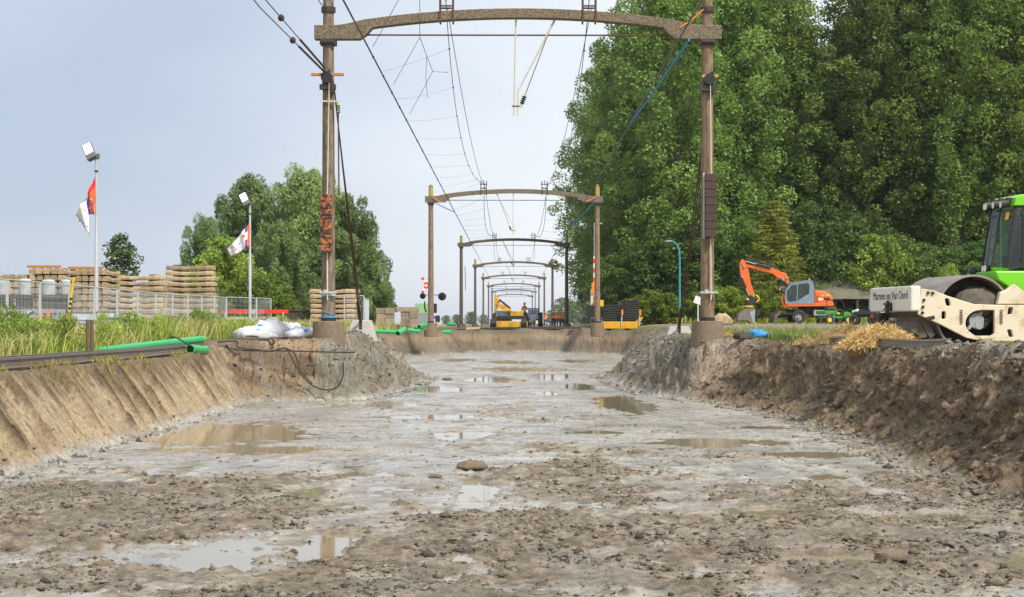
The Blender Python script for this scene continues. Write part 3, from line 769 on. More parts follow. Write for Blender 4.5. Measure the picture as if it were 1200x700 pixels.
M_BROWNW = mat("brown_weight", (.085, .05, .04), .8, col2=(.05, .033, .03), scale=9)
M_GREY = mat("galvanised", (.56, .57, .58), .45, .35, col2=(.44, .45, .46), scale=10)

BEAM = 7.67 + EYE            # beam-end height above the verge
def beam_pts(n, x0, x1, camber, zbase):
    return [(x0 + (x1 - x0) * i / n, zbase + camber * (1 - (2 * i / n - 1) ** 2)) for i in range(n + 1)]

def portal(name, y, xl, xr, label, group, postmat, detail=2, extra_top=.75, zb=0.0, beammat=None):
    e = empty(name, (0, y, zb), 0, label, "catenary portal", group)
    beammat = beammat or M_CONC
    for x in (xl, xr):
        f = MB()
        f.cyl((x, 0, -.35), (x, 0, .50), .44, .41, 20)
        fo = f.build("foundation", M_FOUND, e, smooth=40, bevel=.02)
        b = MB(); n = 10 if detail else 8
        b.cyl((x, 0, .45), (x, 0, BEAM + .12), .185, .145, n)
        b.cyl((x, 0, BEAM + .12), (x, 0, BEAM + .10 + extra_top), .145, .13, n)
        po = b.build("post", postmat, e, smooth=60)
        if extra_top < 1:
            part("post_cap", M_LICHEN, po, lambda q: q.tube([(x, 0, BEAM + .12), (x, 0, BEAM + extra_top), (x, 0, BEAM + extra_top + .18)], .15, 8, True, [.155, .14, .05]), smooth=60)
        part("base_collar", M_BLACK, po, lambda q: q.cyl((x, 0, .50), (x, 0, .60), .205, .20, 12))
        part("beam_clamp", M_STEEL, po, lambda q: (q.box((x, 0, BEAM - .24), (.42, .40, .15)), q.box((x, .0, BEAM - .24), (.34, .46, .06))), bevel=.01)
    # arched beam: solid ends, thinner middle
    zc = BEAM
    outer = beam_pts(28, xl + .22, xr - .22, .52, zc + .02)
    poly = [(xl - .36, zc - .16), (xl - .36, zc + .19), (xl + .22, zc + .20)]
    topc_ = beam_pts(28, xl + .3, xr - .3, .50, zc + .20)
    botc_ = beam_pts(28, xl + .98, xr - .98, .45, zc - .08)
    b = MB()
    # build the beam as a strip of short prisms so the arch stays smooth
    def tz_(x):
        u = np.clip((x - xl) / (xr - xl), 0, 1); return zc + .20 + .44 * (1 - abs(2 * u - 1) ** 2.0) ** 1.0 * sstep(0, .1, min(u, 1 - u) + .0)
    def bz_(x):
        u = np.clip((x - xl) / (xr - xl), 0, 1); m = min(u, 1 - u)
        return zc - .17 + (.36 - .0) * sstep(.075, .10, m) * 0 + (float(tz_(x)) - .25 - (zc - .17)) * sstep(.085, .12, m)
    xsb = [xl - .36, xl - .2] + [xl + (xr - xl) * k / 60 for k in range(61)] + [xr + .2, xr + .36]
    vs = []; fs = []
    for x in xsb:
        zt_, zb_ = float(tz_(x)), float(bz_(x))
        vs += [(x, -.15, zb_), (x, .15, zb_), (x, .15, zt_), (x, -.15, zt_)]
    for i in range(len(xsb) - 1):
        for j in range(4):
            j2 = (j + 1) % 4; fs.append((i * 4 + j, i * 4 + j2, i * 4 + 4 + j2, i * 4 + 4 + j))
    L_ = (len(xsb) - 1) * 4
    fs += [(0, 3, 2, 1), (L_, L_ + 1, L_ + 2, L_ + 3)]
    b._add(vs, fs)
    bo = b.build("beam", beammat, e, bevel=.015 if detail > 1 else 0)
    xm = (xl + xr) / 2
    part("tie_rod", M_RUST, e, lambda q: q.cyl((xl + 1.0, 0, zc - .04), (xr - 1.0, 0, zc - .05), .022 if detail else .03, n=6))
    # insulator trestles over each track
    for k, xt in enumerate((xm - 1.88, xm + 1.88)):
        zz = float(tz_(xt)); t = MB()
        for sx in (-.17, .17):
            t.box((xt + sx, -.165, zz + .02), (.045, .03, .66)); t.box((xt + sx, .165, zz + .02), (.045, .03, .66))
            t.box((xt + sx, 0, zz + .33), (.045, .36, .045))
        t.box((xt, -.165, zz + .12), (.36, .035, .04)); t.box((xt, .165, zz + .12), (.36, .035, .04)); t.box((xt, 0, zz + .36), (.46, .10, .04))
        to = t.build("insulator_trestle", M_RUST if detail > 1 else M_STEEL, e)
        def ins(q):
            for sx in (-.17, .17):
                for j in range(3): q.cyl((xt + sx, 0, zz + .39 + j * .07), (xt + sx, 0, zz + .42 + j * .07), .055, .045, 10)
            q.cyl((xt, 0, zz + .3), (xt, 0, zz + .62), .02, n=6)
        part("insulator", M_BROWNINS, to, ins)
    # hanger in the middle
    if detail:
        h = MB(); zz = float(tz_(xm)) - .25
        hx = xm - .05
        h.cyl((hx, 0, zz + .05), (hx - .05, 0, zz - 2.55), .025, n=8)
        h.cyl((hx + .06, 0, zz - 1.85), (hx + .04, 0, zz - 2.55), .022, n=8)
        sgn = 1 if detail > 1 else -1
        h.cyl((hx + sgn * 1.03, 0, zz - .02), (hx + sgn * .06, 0, zz - 1.9), .032, .022, 8)
        ho = h.build("hanger", M_CREAM, e, smooth=50)
        part("strut_wire", M_RUST, ho, lambda q: q.cyl((hx + sgn * .85, -.02, zz - .4), (hx + sgn * .24, -.02, zz - 2.02), .012, n=5))
        def insul(q):
            p0 = Vector((hx + sgn * .24, -.02, zz - 2.02)); p1 = Vector((hx + sgn * .14, -.02, zz - 2.28))
            q.cyl(p0, p1, .03, n=8)
            for j in range(4):
                a = p0.lerp(p1, .15 + .2 * j); bb = p0.lerp(p1, .25 + .2 * j); q.cyl(a, bb, .07, .06, 10)
        part("insulator", M_BROWNINS, ho, insul)
        part("insulator_cap", M_GREENINS, ho, lambda q: q.cyl((hx + sgn * .26, -.02, zz - 1.97), (hx + sgn * .235, -.02, zz - 2.05), .04, n=8))
        part("insulator_cap", M_GREENINS, ho, lambda q: q.cyl((hx + sgn * .145, -.02, zz - 2.27), (hx + sgn * .12, -.02, zz - 2.34), .045, n=8))
        part("clamp_bar", M_RUST, ho, lambda q: q.box((hx + .02, 0, zz - 2.31), (.26, .06, .03)))
    return e

p1_ = portal("catenary_portal", 45.0, -4.89, 5.11, "nearest concrete catenary portal with thick arched beam over the pit", "catenary portals", M_POST, 2, extra_top=2.2)
for ch in p1_.children:
    if ch.name.startswith("post") and ch.data.vertices[0].co.x > 0: ch.data.materials[0] = M_POSTR
p2_ = portal("catenary_portal", 105.0, -5.10, 5.15, "second concrete catenary portal with lichen-capped brown posts at the pit's far end", "catenary portals", M_POSTR, 1)
dst = [("third", 165), ("fourth", 225), ("fifth", 285), ("sixth", 345), ("seventh", 405), ("eighth", 470)]
for i, (w_, d_) in enumerate(dst):
    portal("catenary_portal", d_, -5.08, 5.12, f"{w_} catenary portal from the camera, " + ("dark posts astride the level crossing" if i == 0 else "thin and dark in the distance"), "catenary portals", M_POSTD, 1 if i < 2 else 0, beammat=M_POSTD)
# slim grey-blue gantry of newer steel far down the line
M_BLUEST = mat("grey_blue_steel", (.22, .30, .38), .5, .3)
gn = empty("steel_gantry", (0, 375, 0), 0, "slim flat-topped blue-grey steel gantry far down the line", "gantry")
for x in (-4.9, 4.7): part("post", M_BLUEST, gn, lambda q: q.box((x, 0, 4.2), (.24, .24, 8.6)))
part("beam", M_BLUEST, gn, lambda q: (q.box((-.1, 0, 8.2), (9.4, .14, .12)), q.box((-.1, 0, 7.7), (9.4, .14, .1)), [q.bar((-4.6 + k * .9, 0, 7.7), (-4.15 + k * .9, 0, 8.2), .06, .06) for k in range(10)]))

# ---- fittings on the two near posts
XL, XR, YP = -4.89, 5.11, 45.0
def zpx(py, d=YP): return EYE + (VPY - py) / FPX * d
def xpx(px, d=YP): return (px - VPX) / FPX * d
yf = -.21            # in front of the post, local y
for x0, timb, wm, w0, w1, shade in ((XL, M_OCHRE, M_RUSTW, 229, 296, 'l'), (XR, M_YTIMB, M_BROWNW, 205, 279, 'r')):
    zc_ = zpx(89 if shade == 'l' else 91)
    off = 0 if shade == 'l' else .05
    part("yoke_timber", timb, p1_, lambda q: q.box((x0 + off, yf - .02, zc_), ((.86 if shade == 'l' else .42), .09, .075)), bevel=.008)
    pu = part("pulley", M_BLACK, p1_, lambda q: (q.cyl((x0 - .02 + off, yf - .03, zc_ - .08), (x0 - .02 + off, yf - .10, zc_ - .08), .15, n=18), q.box((x0 + .04 + off, yf - .02, zc_ - .16), (.06, .10, .55))), bevel=.004)
    part("pulley_bracket", M_STEEL, pu, lambda q: (q.box((x0, yf + .05, zc_ - .32), (.42, .18, .13)), q.box((x0 + .12, yf + .05, zc_ - .42), (.10, .16, .10)), q.box((x0 - .1, yf + .02, zc_ - .2), (.08, .1, .2))))
    zt0, zt1 = zpx(w0), zpx(w1)
    xw = x0 - (.02 if shade == 'l' else -.05)
    part("weight_wire", M_CREAM, p1_, lambda q: q.cyl((x0 + .05, yf - .06, zc_ - .15), (xw + .02, yf - .06, zt0), .014, n=6))
    rodp = part("weight_rod", M_CREAM, p1_, lambda q: q.cyl((xw + .0, yf - .03, zt0 + .05), (xw + .02, yf - .03, 1.05), .018, n=6))
    nw = 8
    stack = part("tension_weight", M_STEEL, p1_, lambda q: q.box((xw, yf - .02, (zt0 + zt1) / 2), (.03, .03, zt0 - zt1 + .1)))
    for k in range(nw):
        zk = zt0 + (zt1 - zt0) * (k + .5) / nw; hh = (zt0 - zt1) / nw - .012
        part("weight_plate", wm, stack, lambda q: q.box((xw + random.uniform(-.006, .006), yf - .09, zk), (.30, .24, hh)), bevel=.012)
    if shade == 'r':
        part("guide_rail", M_GREY, p1_, lambda q: q.box((xw - .17, yf - .04, (zt0 + zt1) / 2), (.035, .05, zt0 - zt1 + .05)))
    zg = zpx(343)
    part("guide_clamp", M_GREY, p1_, lambda q: (q.box((x0 + .02, yf - .04, zg), (.46, .06, .05)), q.box((x0 - .05, yf - .06, zg + .02), (.1, .08, .1))))
    part("post_strap", M_STEEL, p1_, lambda q: q.ring((x0, 0, BEAM + .62), (0, 0, 1), .19, .14, .14, 10))
part("hanging_insulator", M_BROWNINS, p1_, lambda q: [q.cyl((XL + .28, yf, zpx(125) - j * .055), (XL + .28, yf, zpx(125) - j * .055 - .03), .055, .05, 10) for j in range(4)])
part("insulator_arm", M_CREAM, p1_, lambda q: (q.box((XL + .05, yf, zpx(120)), (.50, .04, .035)), q.box((XL + .28, yf, zpx(122)), (.03, .03, .1))))
part("insulator_cap", M_GREENINS, p1_, lambda q: q.cyl((XL + .28, yf, zpx(122)), (XL + .28, yf, zpx(125)), .045, n=8))
part("insulator_cap", M_GREENINS, p1_, lambda q: q.cyl((XL + .28, yf, zpx(131)), (XL + .28, yf, zpx(134)), .045, n=8))
part("hanging_rod", M_RUST, p1_, lambda q: q.cyl((XL + .28, yf, zpx(134)), (XL + .30, yf, zpx(230)), .02, n=6))
part("lower_strap", M_GREY, p1_, lambda q: q.ring((XL, 0, zpx(346)), (0, 0, 1), .20, .16, .05, 12))
part("blue_cable", M_BLUEST, p1_, lambda q: q.tube([(XL + .19 * math.cos(t), -.19 * math.sin(t) - .0, .62 + .55 * t / 9) for t in [k * .5 for k in range(19)]], .012, 5))
part("blue_band", M_BLUEROPE, p1_, lambda q: q.ring((XL, 0, .585 + .02), (0, 0, 1), .215, .19, .035, 14))

# ------------------------------------------------------------------ overhead wires
def wire(name, pts, r, label, cat="wire", m=None, group=None, n=5):
    o = part(name, m or M_WIRE, None, lambda q: q.tube(pts, r, n), smooth=80)
    return tag(o, label, cat, group)
def sagline(p0, p1, sag, n=18, bx=0.0):
    p0, p1 = Vector(p0), Vector(p1)
    return [p0.lerp(p1, t / n) + Vector((bx * 4 * (t / n) * (1 - t / n), 0, -sag * 4 * (t / n) * (1 - t / n))) for t in range(n + 1)]
LXW, LZW = -3.87, EYE + 7.36
def left_c(y): return Vector((LXW, y, LZW))
lw = wire("contact_wire", [left_c(y) for y in (6, 20, 45, 75, 105, 165, 225, 285)], .022, "thick slack contact wire pulled aside to the left ends of the beams", "wire", n=6)
rw = wire("contact_wire", [Vector((4.22, y, EYE + 7.27)) for y in (6, 20, 45, 75, 105, 165, 225, 285)], .022, "thick slack contact wire pulled aside to the right ends of the beams", "wire", n=6)
for k, y in enumerate(np.arange(47, 160, 3.6)):
    part("clip", M_WIRE, lw, lambda q: q.ell((LXW, y, LZW), (.035, .06, .045), 6, 4))
mzs = BEAM + .98
spans = [(45.0, 105.0, "near"), (105.0, 165.0, "second"), (165.0, 225.0, "third")]
for i, (ya, yb, w_) in enumerate(spans):
    for side, xm_ in (("left", -1.8), ("right", 2.0)):
        pts = sagline((xm_, ya, mzs), (xm_, yb, mzs), 1.15 if side == "left" else 1.3, 20, -.35 if side == "left" else .3)
        ms_ = wire("messenger_wire", pts, .012 if i == 0 else .018, f"sagging messenger wire over the {side} track between the {'first and second' if i==0 else 'second and third' if i==1 else 'third and fourth'} portals", "wire")
        pts2 = sagline((xm_ + .05, ya, mzs - .3), (xm_ + .05, yb, mzs - .2), .9, 20)
        wire("auxiliary_wire", pts2, .011 if i == 0 else .016, f"tauter auxiliary wire beneath the {side} trestles between the {'first and second' if i==0 else 'second and third' if i==1 else 'third and fourth'} portals", "wire")
        # droppers still joining the messenger to the pulled-aside contact wire
        if i < 2:
            cx_ = LXW if side == "left" else 4.22; cz_ = LZW if side == "left" else EYE + 7.27
            for k in range(2, 19, 2 if side == "left" else 4):
                a = pts[k]; c_ = Vector((cx_, a.y - 1.2, cz_))
                dr_ = part("dropper", M_WIRE, ms_, lambda q: q.tube(sagline(a, c_, .02 + .05 * random.random(), 6), .0045 if i == 0 else .007, 4))
                part("clamp", M_WIRE, dr_, lambda q: q.ell(a, (.03, .04, .035), 6, 4))
# loose wires from the near portal's trestles and from above the frame
wire("loose_dropper", [at(492, 0, 48), at(492, 44, 52), at(507, 84, 54), at(525, 85, 53)], .010, "thin loose dropper wire hanging above the left track just behind the near beam")
wire("loose_dropper", [at(492, 44, 52), at(461, 99, 53.5)], .008, "thin slack dropper from the loose wire down to the left contact wire")
wire("loose_dropper", [at(507, 84, 54), at(480, 134, 60)], .008, "second slack dropper down to the left contact wire")
wire("loose_dropper", [at(500, 67, 53), at(499, 90, 53.2), at(501, 115, 53)], .008, "short broken dropper end dangling beside the near trestle")
wire("loose_dropper", [at(467, 0, 44), at(437, 55, 46)], .008, "thin dropper meeting the left contact wire in front of the near beam")
# feeder wires ending on the near left post
for k, (a, c_, lb) in enumerate(((( -.765, 6.72), 81, "upper feeder wire coming in to the near left post"), ((-.80, 6.5), 86, "lower feeder wire coming in to the near left post"))):
    pts = [Vector((a[0] * a[1] - .05 * (45 - y) / 45, y, EYE + a[1] + .0)) for y in (5, 15, 25, 35)] + [Vector((XL - .08, 44.72, zpx(c_)))]
    fw_ = wire("feeder_wire", pts, .013, lb)
    part("insulator", M_BROWNINS, fw_, lambda q: q.ell(pts[3].lerp(pts[4], .25 + .2 * k), (.075, .09, .08), 10, 8))
    part("end_fitting", M_STEEL, fw_, lambda q: q.tube([pts[3].lerp(pts[4], .55), pts[4]], .03, 6))
pts = [Vector((-5.25, y, zpx(8))) for y in (6, 20, 34)] + [Vector((XL - .1, 44.8, zpx(11)))]
fw_ = wire("feeder_wire", pts, .013, "topmost feeder wire tied to the near left post above the beam")
part("insulator", M_BROWNINS, fw_, lambda q: q.ell(pts[2].lerp(pts[3], .55), (.08, .1, .085), 10, 8))
for k, py0 in enumerate((11, 79)):
    pts = [Vector((XR + .12, 45.2, zpx(py0 + 4)))] + [Vector((XR + .12 + (y - 45) * .01, y, zpx(py0))) for y in (52, 75, 105)]
    fw_ = wire("feeder_wire", pts, .012, ("upper" if k == 0 else "lower") + " feeder wire leaving the near right post into the trees")
    part("insulator", M_BROWNINS, fw_, lambda q: q.ell(pts[0].lerp(pts[1], .3), (.075, .1, .08), 10, 8))
# blue and orange ropes that hold the wires to the beam ends
def rope(p0, p1, lb, m, r=.014): return wire("tie_rope", [p0, (Vector(p0) + Vector(p1)) / 2 + Vector((0, 0, -.04)), p1], r, lb, "rope", m)
rope((XR - .5, 44.8, BEAM - .2), (4.24, 63, EYE + 7.3), "blue rope holding the contact wire at the near right beam end", M_BLUEROPE, .03)
rope((XR - .12, 44.84, BEAM + .6), (XR - .75, 44.84, BEAM + .12), "orange rope from the near right post down to the beam", M_ORROPE, .02)
rope((5.05, 104.8, BEAM - .1), (4.24, 127.0, EYE + 7.30), "blue rope at the right end of the second portal's beam", M_BLUEROPE, .035)
rope((-5.0, 104.8, BEAM - .1), (-3.88, 112.0, EYE + 7.36), "blue rope at the left end of the second portal's beam", M_BLUEROPE, .03)
rope((-5.0, 104.78, BEAM + .15), (-4.4, 104.78, BEAM - .2), "orange rope at the left end of the second portal's beam", M_ORROPE, .025)
rope((5.05, 104.78, BEAM + .15), (4.45, 104.78, BEAM - .15), "orange rope at the right end of the second portal's beam", M_ORROPE, .025)
rope((5.0, 164.8, BEAM - .1), (4.24, 182.0, EYE + 7.30), "blue rope at the right end of the third portal's beam", M_BLUEROPE, .045)
# guy rods running down to concrete anchor blocks behind the near posts
M_BLOCK = mat("pale_concrete", (.45, .43, .38), .85, col2=(.33, .31, .27), scale=6, bump=.4)
for side, x0, px_, py_, pt_ in (("left", XL, 424, 379, 92), ("right", XR, 795, 386, 95)):
    gp = at(px_, py_, 57.0); zg = ground_z(gp.x, 57.0)
    bl = empty("anchor_block", (gp.x, 57.0, zg), 0, f"pale concrete guy anchor block behind the near {side} portal post", "anchor block")
    hh = gp.z - zg + .10
    part("block", M_BLOCK, bl, lambda q: q._add([(-.52, -.5, -.2), (.52, -.5, -.2), (.52, .5, -.2), (-.52, .5, -.2), (-.30, -.32, hh), (.32, -.32, hh), (.32, .35, hh), (-.30, .35, hh)],
         [(0, 1, 5, 4), (1, 2, 6, 5), (2, 3, 7, 6), (3, 0, 4, 7), (4, 5, 6, 7), (0, 3, 2, 1)]), bevel=.03)
    part("anchor_shackle", M_STEEL, bl, lambda q: (q.box((0, -.36, hh * .75), (.08, .12, .3)), q.cyl((0, -.42, hh * .5), (0, -.3, hh), .03, n=6)))
    for j, (dx, rr_, m_) in enumerate(((.03, .022, M_RUST), (.13, .018, M_STEEL), (.22, .014, M_RUST))):
        top = Vector((x0 + .1 + dx * .3, 45.2, zpx(pt_ + 14 * j))); low = Vector((gp.x + dx * .5 - .05, 56.6, gp.z + .05))
        if j == 2: low = top.lerp(low, .9)
        gw = wire("guy_rod", [top, top.lerp(low, .5) + Vector((0, 0, -.03)), low], rr_, f"{('thick rusty','thin dark','shorter rusty')[j]} guy rod from the near {side} post to its anchor block", "guy rod", m_)
        if j == 0: part("turnbuckle", M_STEEL, gw, lambda q: q.tube([top.lerp(low, .90), top.lerp(low, .985)], .05, 8))
# slack steel rod hanging beside the third portal's left post
wire("hanging_rod", [at(545, 312, 163), at(545.5, 341, 163)], .03, "thin steel rod hanging beside the third portal's left post", "rod", M_STEEL)

# ------------------------------------------------------------------ left yard
ORD = ["first", "second", "third", "fourth", "fifth", "sixth", "seventh", "eighth", "ninth", "tenth", "eleventh", "twelfth", "thirteenth", "fourteenth"]
M_SLEEP = mat("sleeper_concrete", (.48, .36, .21), .9, col2=(.22, .15, .08), scale=4, amount=.85, bump=.5, bscale=40, vary=.28)
M_CLIP = mat("rusty_clip", (.17, .075, .035), .85, col2=(.08, .045, .03), scale=30)
def sleeper_mesh():
    b = MB(); st = [(-1.3, .26, .205, .20), (-1.24, .30, .235, .22), (-.95, .30, .225, .22), (-.5, .29, .18, .20), (0, .26, .165, .17), (.5, .29, .18, .20), (.95, .30, .225, .22), (1.24, .30, .235, .22), (1.3, .26, .205, .20)]
    vs = []; fs = []
    for x, wb, h, wt in st: vs += [(x, -wb / 2, .0), (x, wb / 2, .0), (x, wb / 2, h * .55), (x, wt / 2, h), (x, -wt / 2, h), (x, -wb / 2, h * .55)]
    for i in range(len(st) - 1):
        for j in range(6):
            k = (j + 1) % 6; fs.append((i * 6 + j, i * 6 + k, i * 6 + 6 + k, i * 6 + 6 + j))
    e = (len(st) - 1) * 6; fs += [tuple(range(5, -1, -1)), tuple(range(e, e + 6))]
    b._add(vs, fs); return b.mesh("sleeper", M_SLEEP)
SLM = sleeper_mesh()
_b = MB(); _b.box((0, 0, .02), (.36, .16, .07)); CLM = _b.mesh("rail_clip", M_CLIP)
PITCH = .292
def stack(x0, y0, rz, rows, layers, where, step, drop=None):
    """rows of sleepers laid side by side (step = offset of each row), layers high"""
    z0 = ground_z(x0, y0)
    for l in range(layers):
        for r_ in range(rows):
            if drop and drop(r_, l): continue
            lab = f"sleeper, {ORD[r_]} across, {ORD[layers - 1 - l]} layer down, {where}"
            s = link("concrete_sleeper", SLM); tag(s, lab, "railway sleeper", "stacked concrete sleepers")
            s.location = (x0 + step[0] * r_ + random.uniform(-.03, .03), y0 + step[1] * r_ + random.uniform(-.02, .02), z0 + l * PITCH)
            if abs(rz) < .3: s.location.x += random.uniform(-.05, .05)
            else: s.location.y += random.uniform(-.05, .05)
            s.rotation_euler = (0, 0, rz + random.uniform(-.012, .012))
            for cx in (-.76, .76): link("rail_clip", CLM, s, (cx, 0, .21))
def X(px, d): return (px - VPX) / FPX * d
# end-on stacks (sleepers lie along the line of sight), then broadside stacks
stack(X(-2, 76) + .14, 77.3, R(90), 9, 11, "end-on stack at the left edge", (.333, 0), lambda r_, l: l == 10 and r_ < 4)
stack(X(80, 78) + .15, 79.3, R(90), 6, 11, "end-on stack left of first lamp pole", (.30, 0))
stack(X(131, 89) + 1.3, 89.2, 0, 5, 11, "broadside stack right of first lamp pole", (.0, .36))
stack(X(167, 97) + 1.3, 95.0, 0, 3, 10, "low stack behind the broadside stack", (.12, .5))
stack(X(194, 92) + 1.3, 92.2, 0, 4, 13, "tallest stack left of the second flag", (.0, .36), lambda r_, l: l > 10 and r_ > 1)
stack(X(364, 101) + 1.3, 101, 0, 3, 9, "stack behind near left portal post", (.12, .4))
# ochre timbers lying on the end-on stacks
for px0, px1, d, ty, lb in ((32, 71, 76.6, 309.5, "ochre timber beam lying on top of the leftmost sleeper stack"), (80, 120, 78.6, 313, "ochre timber beam lying on the end-on stack by the lamp pole")):
    z = EYE + (VPY - ty) / FPX * d
    zs = ground_z(X(px0, 76), 77) + 11 * PITCH
    o = part("timber_beam", M_OCHRE, None, lambda q: q.box(((X(px0, d) + X(px1, d)) / 2, d, zs + .055), (X(px1, d) - X(px0, d), .2, .11)), bevel=.01)
    tag(o, lb, "timber beam")

# ---- mesh fence
M_MESH = mat("fence_mesh", (.5, .51, .52), .5, .3)
def fence_panel(p0, p1, label, hh=2.0, doubled=False):
    p0, p1 = Vector(p0), Vector(p1); L_ = (p1 - p0).length; ang = math.atan2(p1.y - p0.y, p1.x - p0.x)
    z = ground_z(p0.x, p0.y)
    e = empty("fence_panel", (p0.x, p0.y, z), ang, label, "fence panel", "mesh fence panels")
    for nm, a, c_, r_ in (("fence_post", (.03, 0, .02), (.03, 0, hh), .032), ("fence_post", (L_ - .06, 0, .02), (L_ - .06, 0, hh), .032), ("top_rail", (.03, 0, hh), (L_ - .06, 0, hh), .024), ("bottom_rail", (.03, 0, .15), (L_ - .06, 0, .15), .02)):
        part(nm, M_GREY, e, lambda q: q.cyl(a, c_, r_, n=6))
    def grid(q):
        n = int(L_ / .14)
        for k in range(1, n): q.cyl((L_ * k / n, 0, .15), (L_ * k / n, 0, hh), .0042, n=3)
        for k in range(1, 9): q.cyl((.03, .004, .15 + (hh - .15) * k / 9), (L_ - .06, .004, .15 + (hh - .15) * k / 9), .0042, n=3)
    g_ = part("mesh_infill", M_MESH, e, grid); g_['kind'] = 'stuff'
    part("foot_block", M_BLOCK, e, lambda q: q.box((.03, 0, .05), (.22, .6, .14)), bevel=.02)
    return e
yv = 43.5
k = 0
while yv < 86:
    fence_panel((-15, yv, 0), (-15, yv + 3.5, 0), f"galvanised mesh fence panel beside the grass verge, {ORD[k]} from the left edge"); yv += 3.5; k += 1
fence_panel((-15, yv, 0), (-13.9, yv + 3.2, 0), "mesh fence panel at the corner left of the red barrier")
fence_panel((-13.9, yv + 3.2, 0), (-13.6, yv + 6.6, 0), "last mesh fence panel beside the second lamp pole")
fence_panel((X(403, 92), 92, 0), (X(427, 94), 94, 0), "mesh fence panel in front of the sleeper stack behind the portal post")
fence_panel((X(427, 94), 94.2, 0), (X(432, 99), 99, 0), "mesh fence panel seen nearly edge-on right of the portal post")

# ---- floodlight poles with flags
M_LAMPGLASS = mat("lit_lamp", (1.0, .97, .9), .3, emit=1.2)
M_LAMPBODY = mat("lamp_housing", (.16, .16, .15), .5, .3)
def lamp_pole(px, d, topy, label):
    x = X(px, d); z = ground_z(x, d); ht = EYE + (VPY - topy) / FPX * d - z
    e = empty("lamp_pole", (x, d, z), 0, label, "lamp post", "floodlight poles with flags")
    part("pole", M_GREY, e, lambda q: (q.tube([(0, 0, -.1), (0, 0, ht * .55), (0, 0, ht * .56), (0, 0, ht)], .07, 10, True, [.085, .08, .06, .055])), smooth=50)
    part("pole_joint", M_STEEL, e, lambda q: q.cyl((0, 0, ht * .93), (0, 0, ht * .94), .075, n=10))
    br = part("bracket", M_LAMPBODY, e, lambda q: (q.box((-.05, 0, ht + .06), (.30, .10, .12)), q.box((.07, 0, ht + .14), (.12, .09, .2))), bevel=.01)
    rot = Matrix.Rotation(R(-38), 3, 'Y') @ Matrix.Rotation(R(20), 3, 'X')
    hd = MB(); hd.X = Matrix.Translation((-.34, -.05, ht + .40)) @ (Matrix.Rotation(R(-60), 4, 'Y') @ Matrix.Rotation(R(-58), 4, 'X'))
    hd.X = Matrix.Translation((-.28, -.05, ht + .33)) @ Matrix.Rotation(R(-28), 4, 'Y') @ Matrix.Rotation(R(62), 4, 'X')
    hd.box((0, 0, 0), (.42, .80, .13)); hd.box((.0, -.30, -.08), (.36, .25, .1))
    ho = hd.build("lamp_head", M_LAMPBODY, e, bevel=.03)
    gl = MB(); gl.X = hd.X.copy(); gl.box((0, .10, .068), (.33, .50, .02)); gl.build("lamp_glass", M_LAMPGLASS, ho)
    return e, x, d, z, ht
M_FW = mat("flag_white", (.78, .76, .80), .8); M_FO = mat("flag_orange", (.85, .13, .03), .8); M_FB = mat("flag_blue", (.10, .06, .42), .8)
M_FR = mat("flag_red", (.72, .03, .03), .8); M_FY = mat("flag_yellow", (.85, .6, .03), .8); M_FG = mat("flag_green", (.25, .6, .08), .8); M_FT = mat("flag_text", (.05, .05, .13), .8); M_FP = mat("flag_pink", (.8, .25, .28), .8)
def flag(name, outline, dots, strips, px, d, label, text=None):
    """cloth whose outline is given in pixels, hung beside the pole with real folds in depth"""
    x0 = X(px, d)
    def P(p, off=0.0):
        w = at(p[0], p[1], d); s = (px - p[0]) * .012 * d / 60
        w.y += -.10 + .10 * math.sin((px - p[0]) * .45 + p[1] * .12) + off
        return w
    top, bot = outline
    n = 14
    def edge(e_, t):
        k = t * (len(e_) - 1); i = min(int(k), len(e_) - 2); f = k - i
        return (e_[i][0] + (e_[i + 1][0] - e_[i][0]) * f, e_[i][1] + (e_[i + 1][1] - e_[i][1]) * f)
    m = 8
    e = empty(name, (x0, d, 0), 0, label, "flag", "flags on the lamp poles")
    vs = []; fs = []
    for i in range(n + 1):
        a, c_ = edge(top, i / n), edge(bot, i / n)
        for j in range(m + 1):
            f = j / m; vs.append(P((a[0] + (c_[0] - a[0]) * f, a[1] + (c_[1] - a[1]) * f)) - Vector((x0, d, 0)))
    for i in range(n):
        for j in range(m): fs.append((i * (m + 1) + j, i * (m + 1) + j + 1, (i + 1) * (m + 1) + j + 1, (i + 1) * (m + 1) + j))
    b = MB(); b._add(vs, fs); mi = []
    for i in range(n):
        for j in range(m): mi.append(strips(i / n, j / m))
    b.m = mi
    o = b.build("cloth", [M_FW, M_FO, M_FB, M_FR], e, smooth=80)
    sm = o.modifiers.new("thickness", 'SOLIDIFY'); sm.thickness = .004
    for (dx, dy, r_, m_) in dots:
        part("printed_dot", m_, o, lambda q: q.cyl(P((dx, dy), -.008) - Vector((x0, d, 0)), P((dx, dy), -.014) - Vector((x0, d, 0)), r_ * d / FPX, n=10))
    if text:
        for s_, tp, size, rot, m_ in text:
            cu = bpy.data.curves.new("printed_text", 'FONT'); cu.body = s_; cu.size = size * d / FPX; cu.extrude = .001; cu.align_x = 'CENTER'; cu.align_y = 'CENTER'
            to = bpy.data.objects.new("printed_text", cu)
            me = bpy.data.meshes.new_from_object(to); bpy.data.objects.remove(to)
            me.materials.clear(); me.materials.append(m_)
            w = P(tp, -.14) - Vector((x0, d, 0))
            t_ = link("printed_text", me, o, w); t_.rotation_euler = (R(90), -rot, 0)
    return e
lamp_pole(113, 70, 187, "tall grey floodlight pole with lit lamp beside the leftmost flag")
lamp_pole(293, 92, 241, "grey floodlight pole with lit lamp in front of the willows")
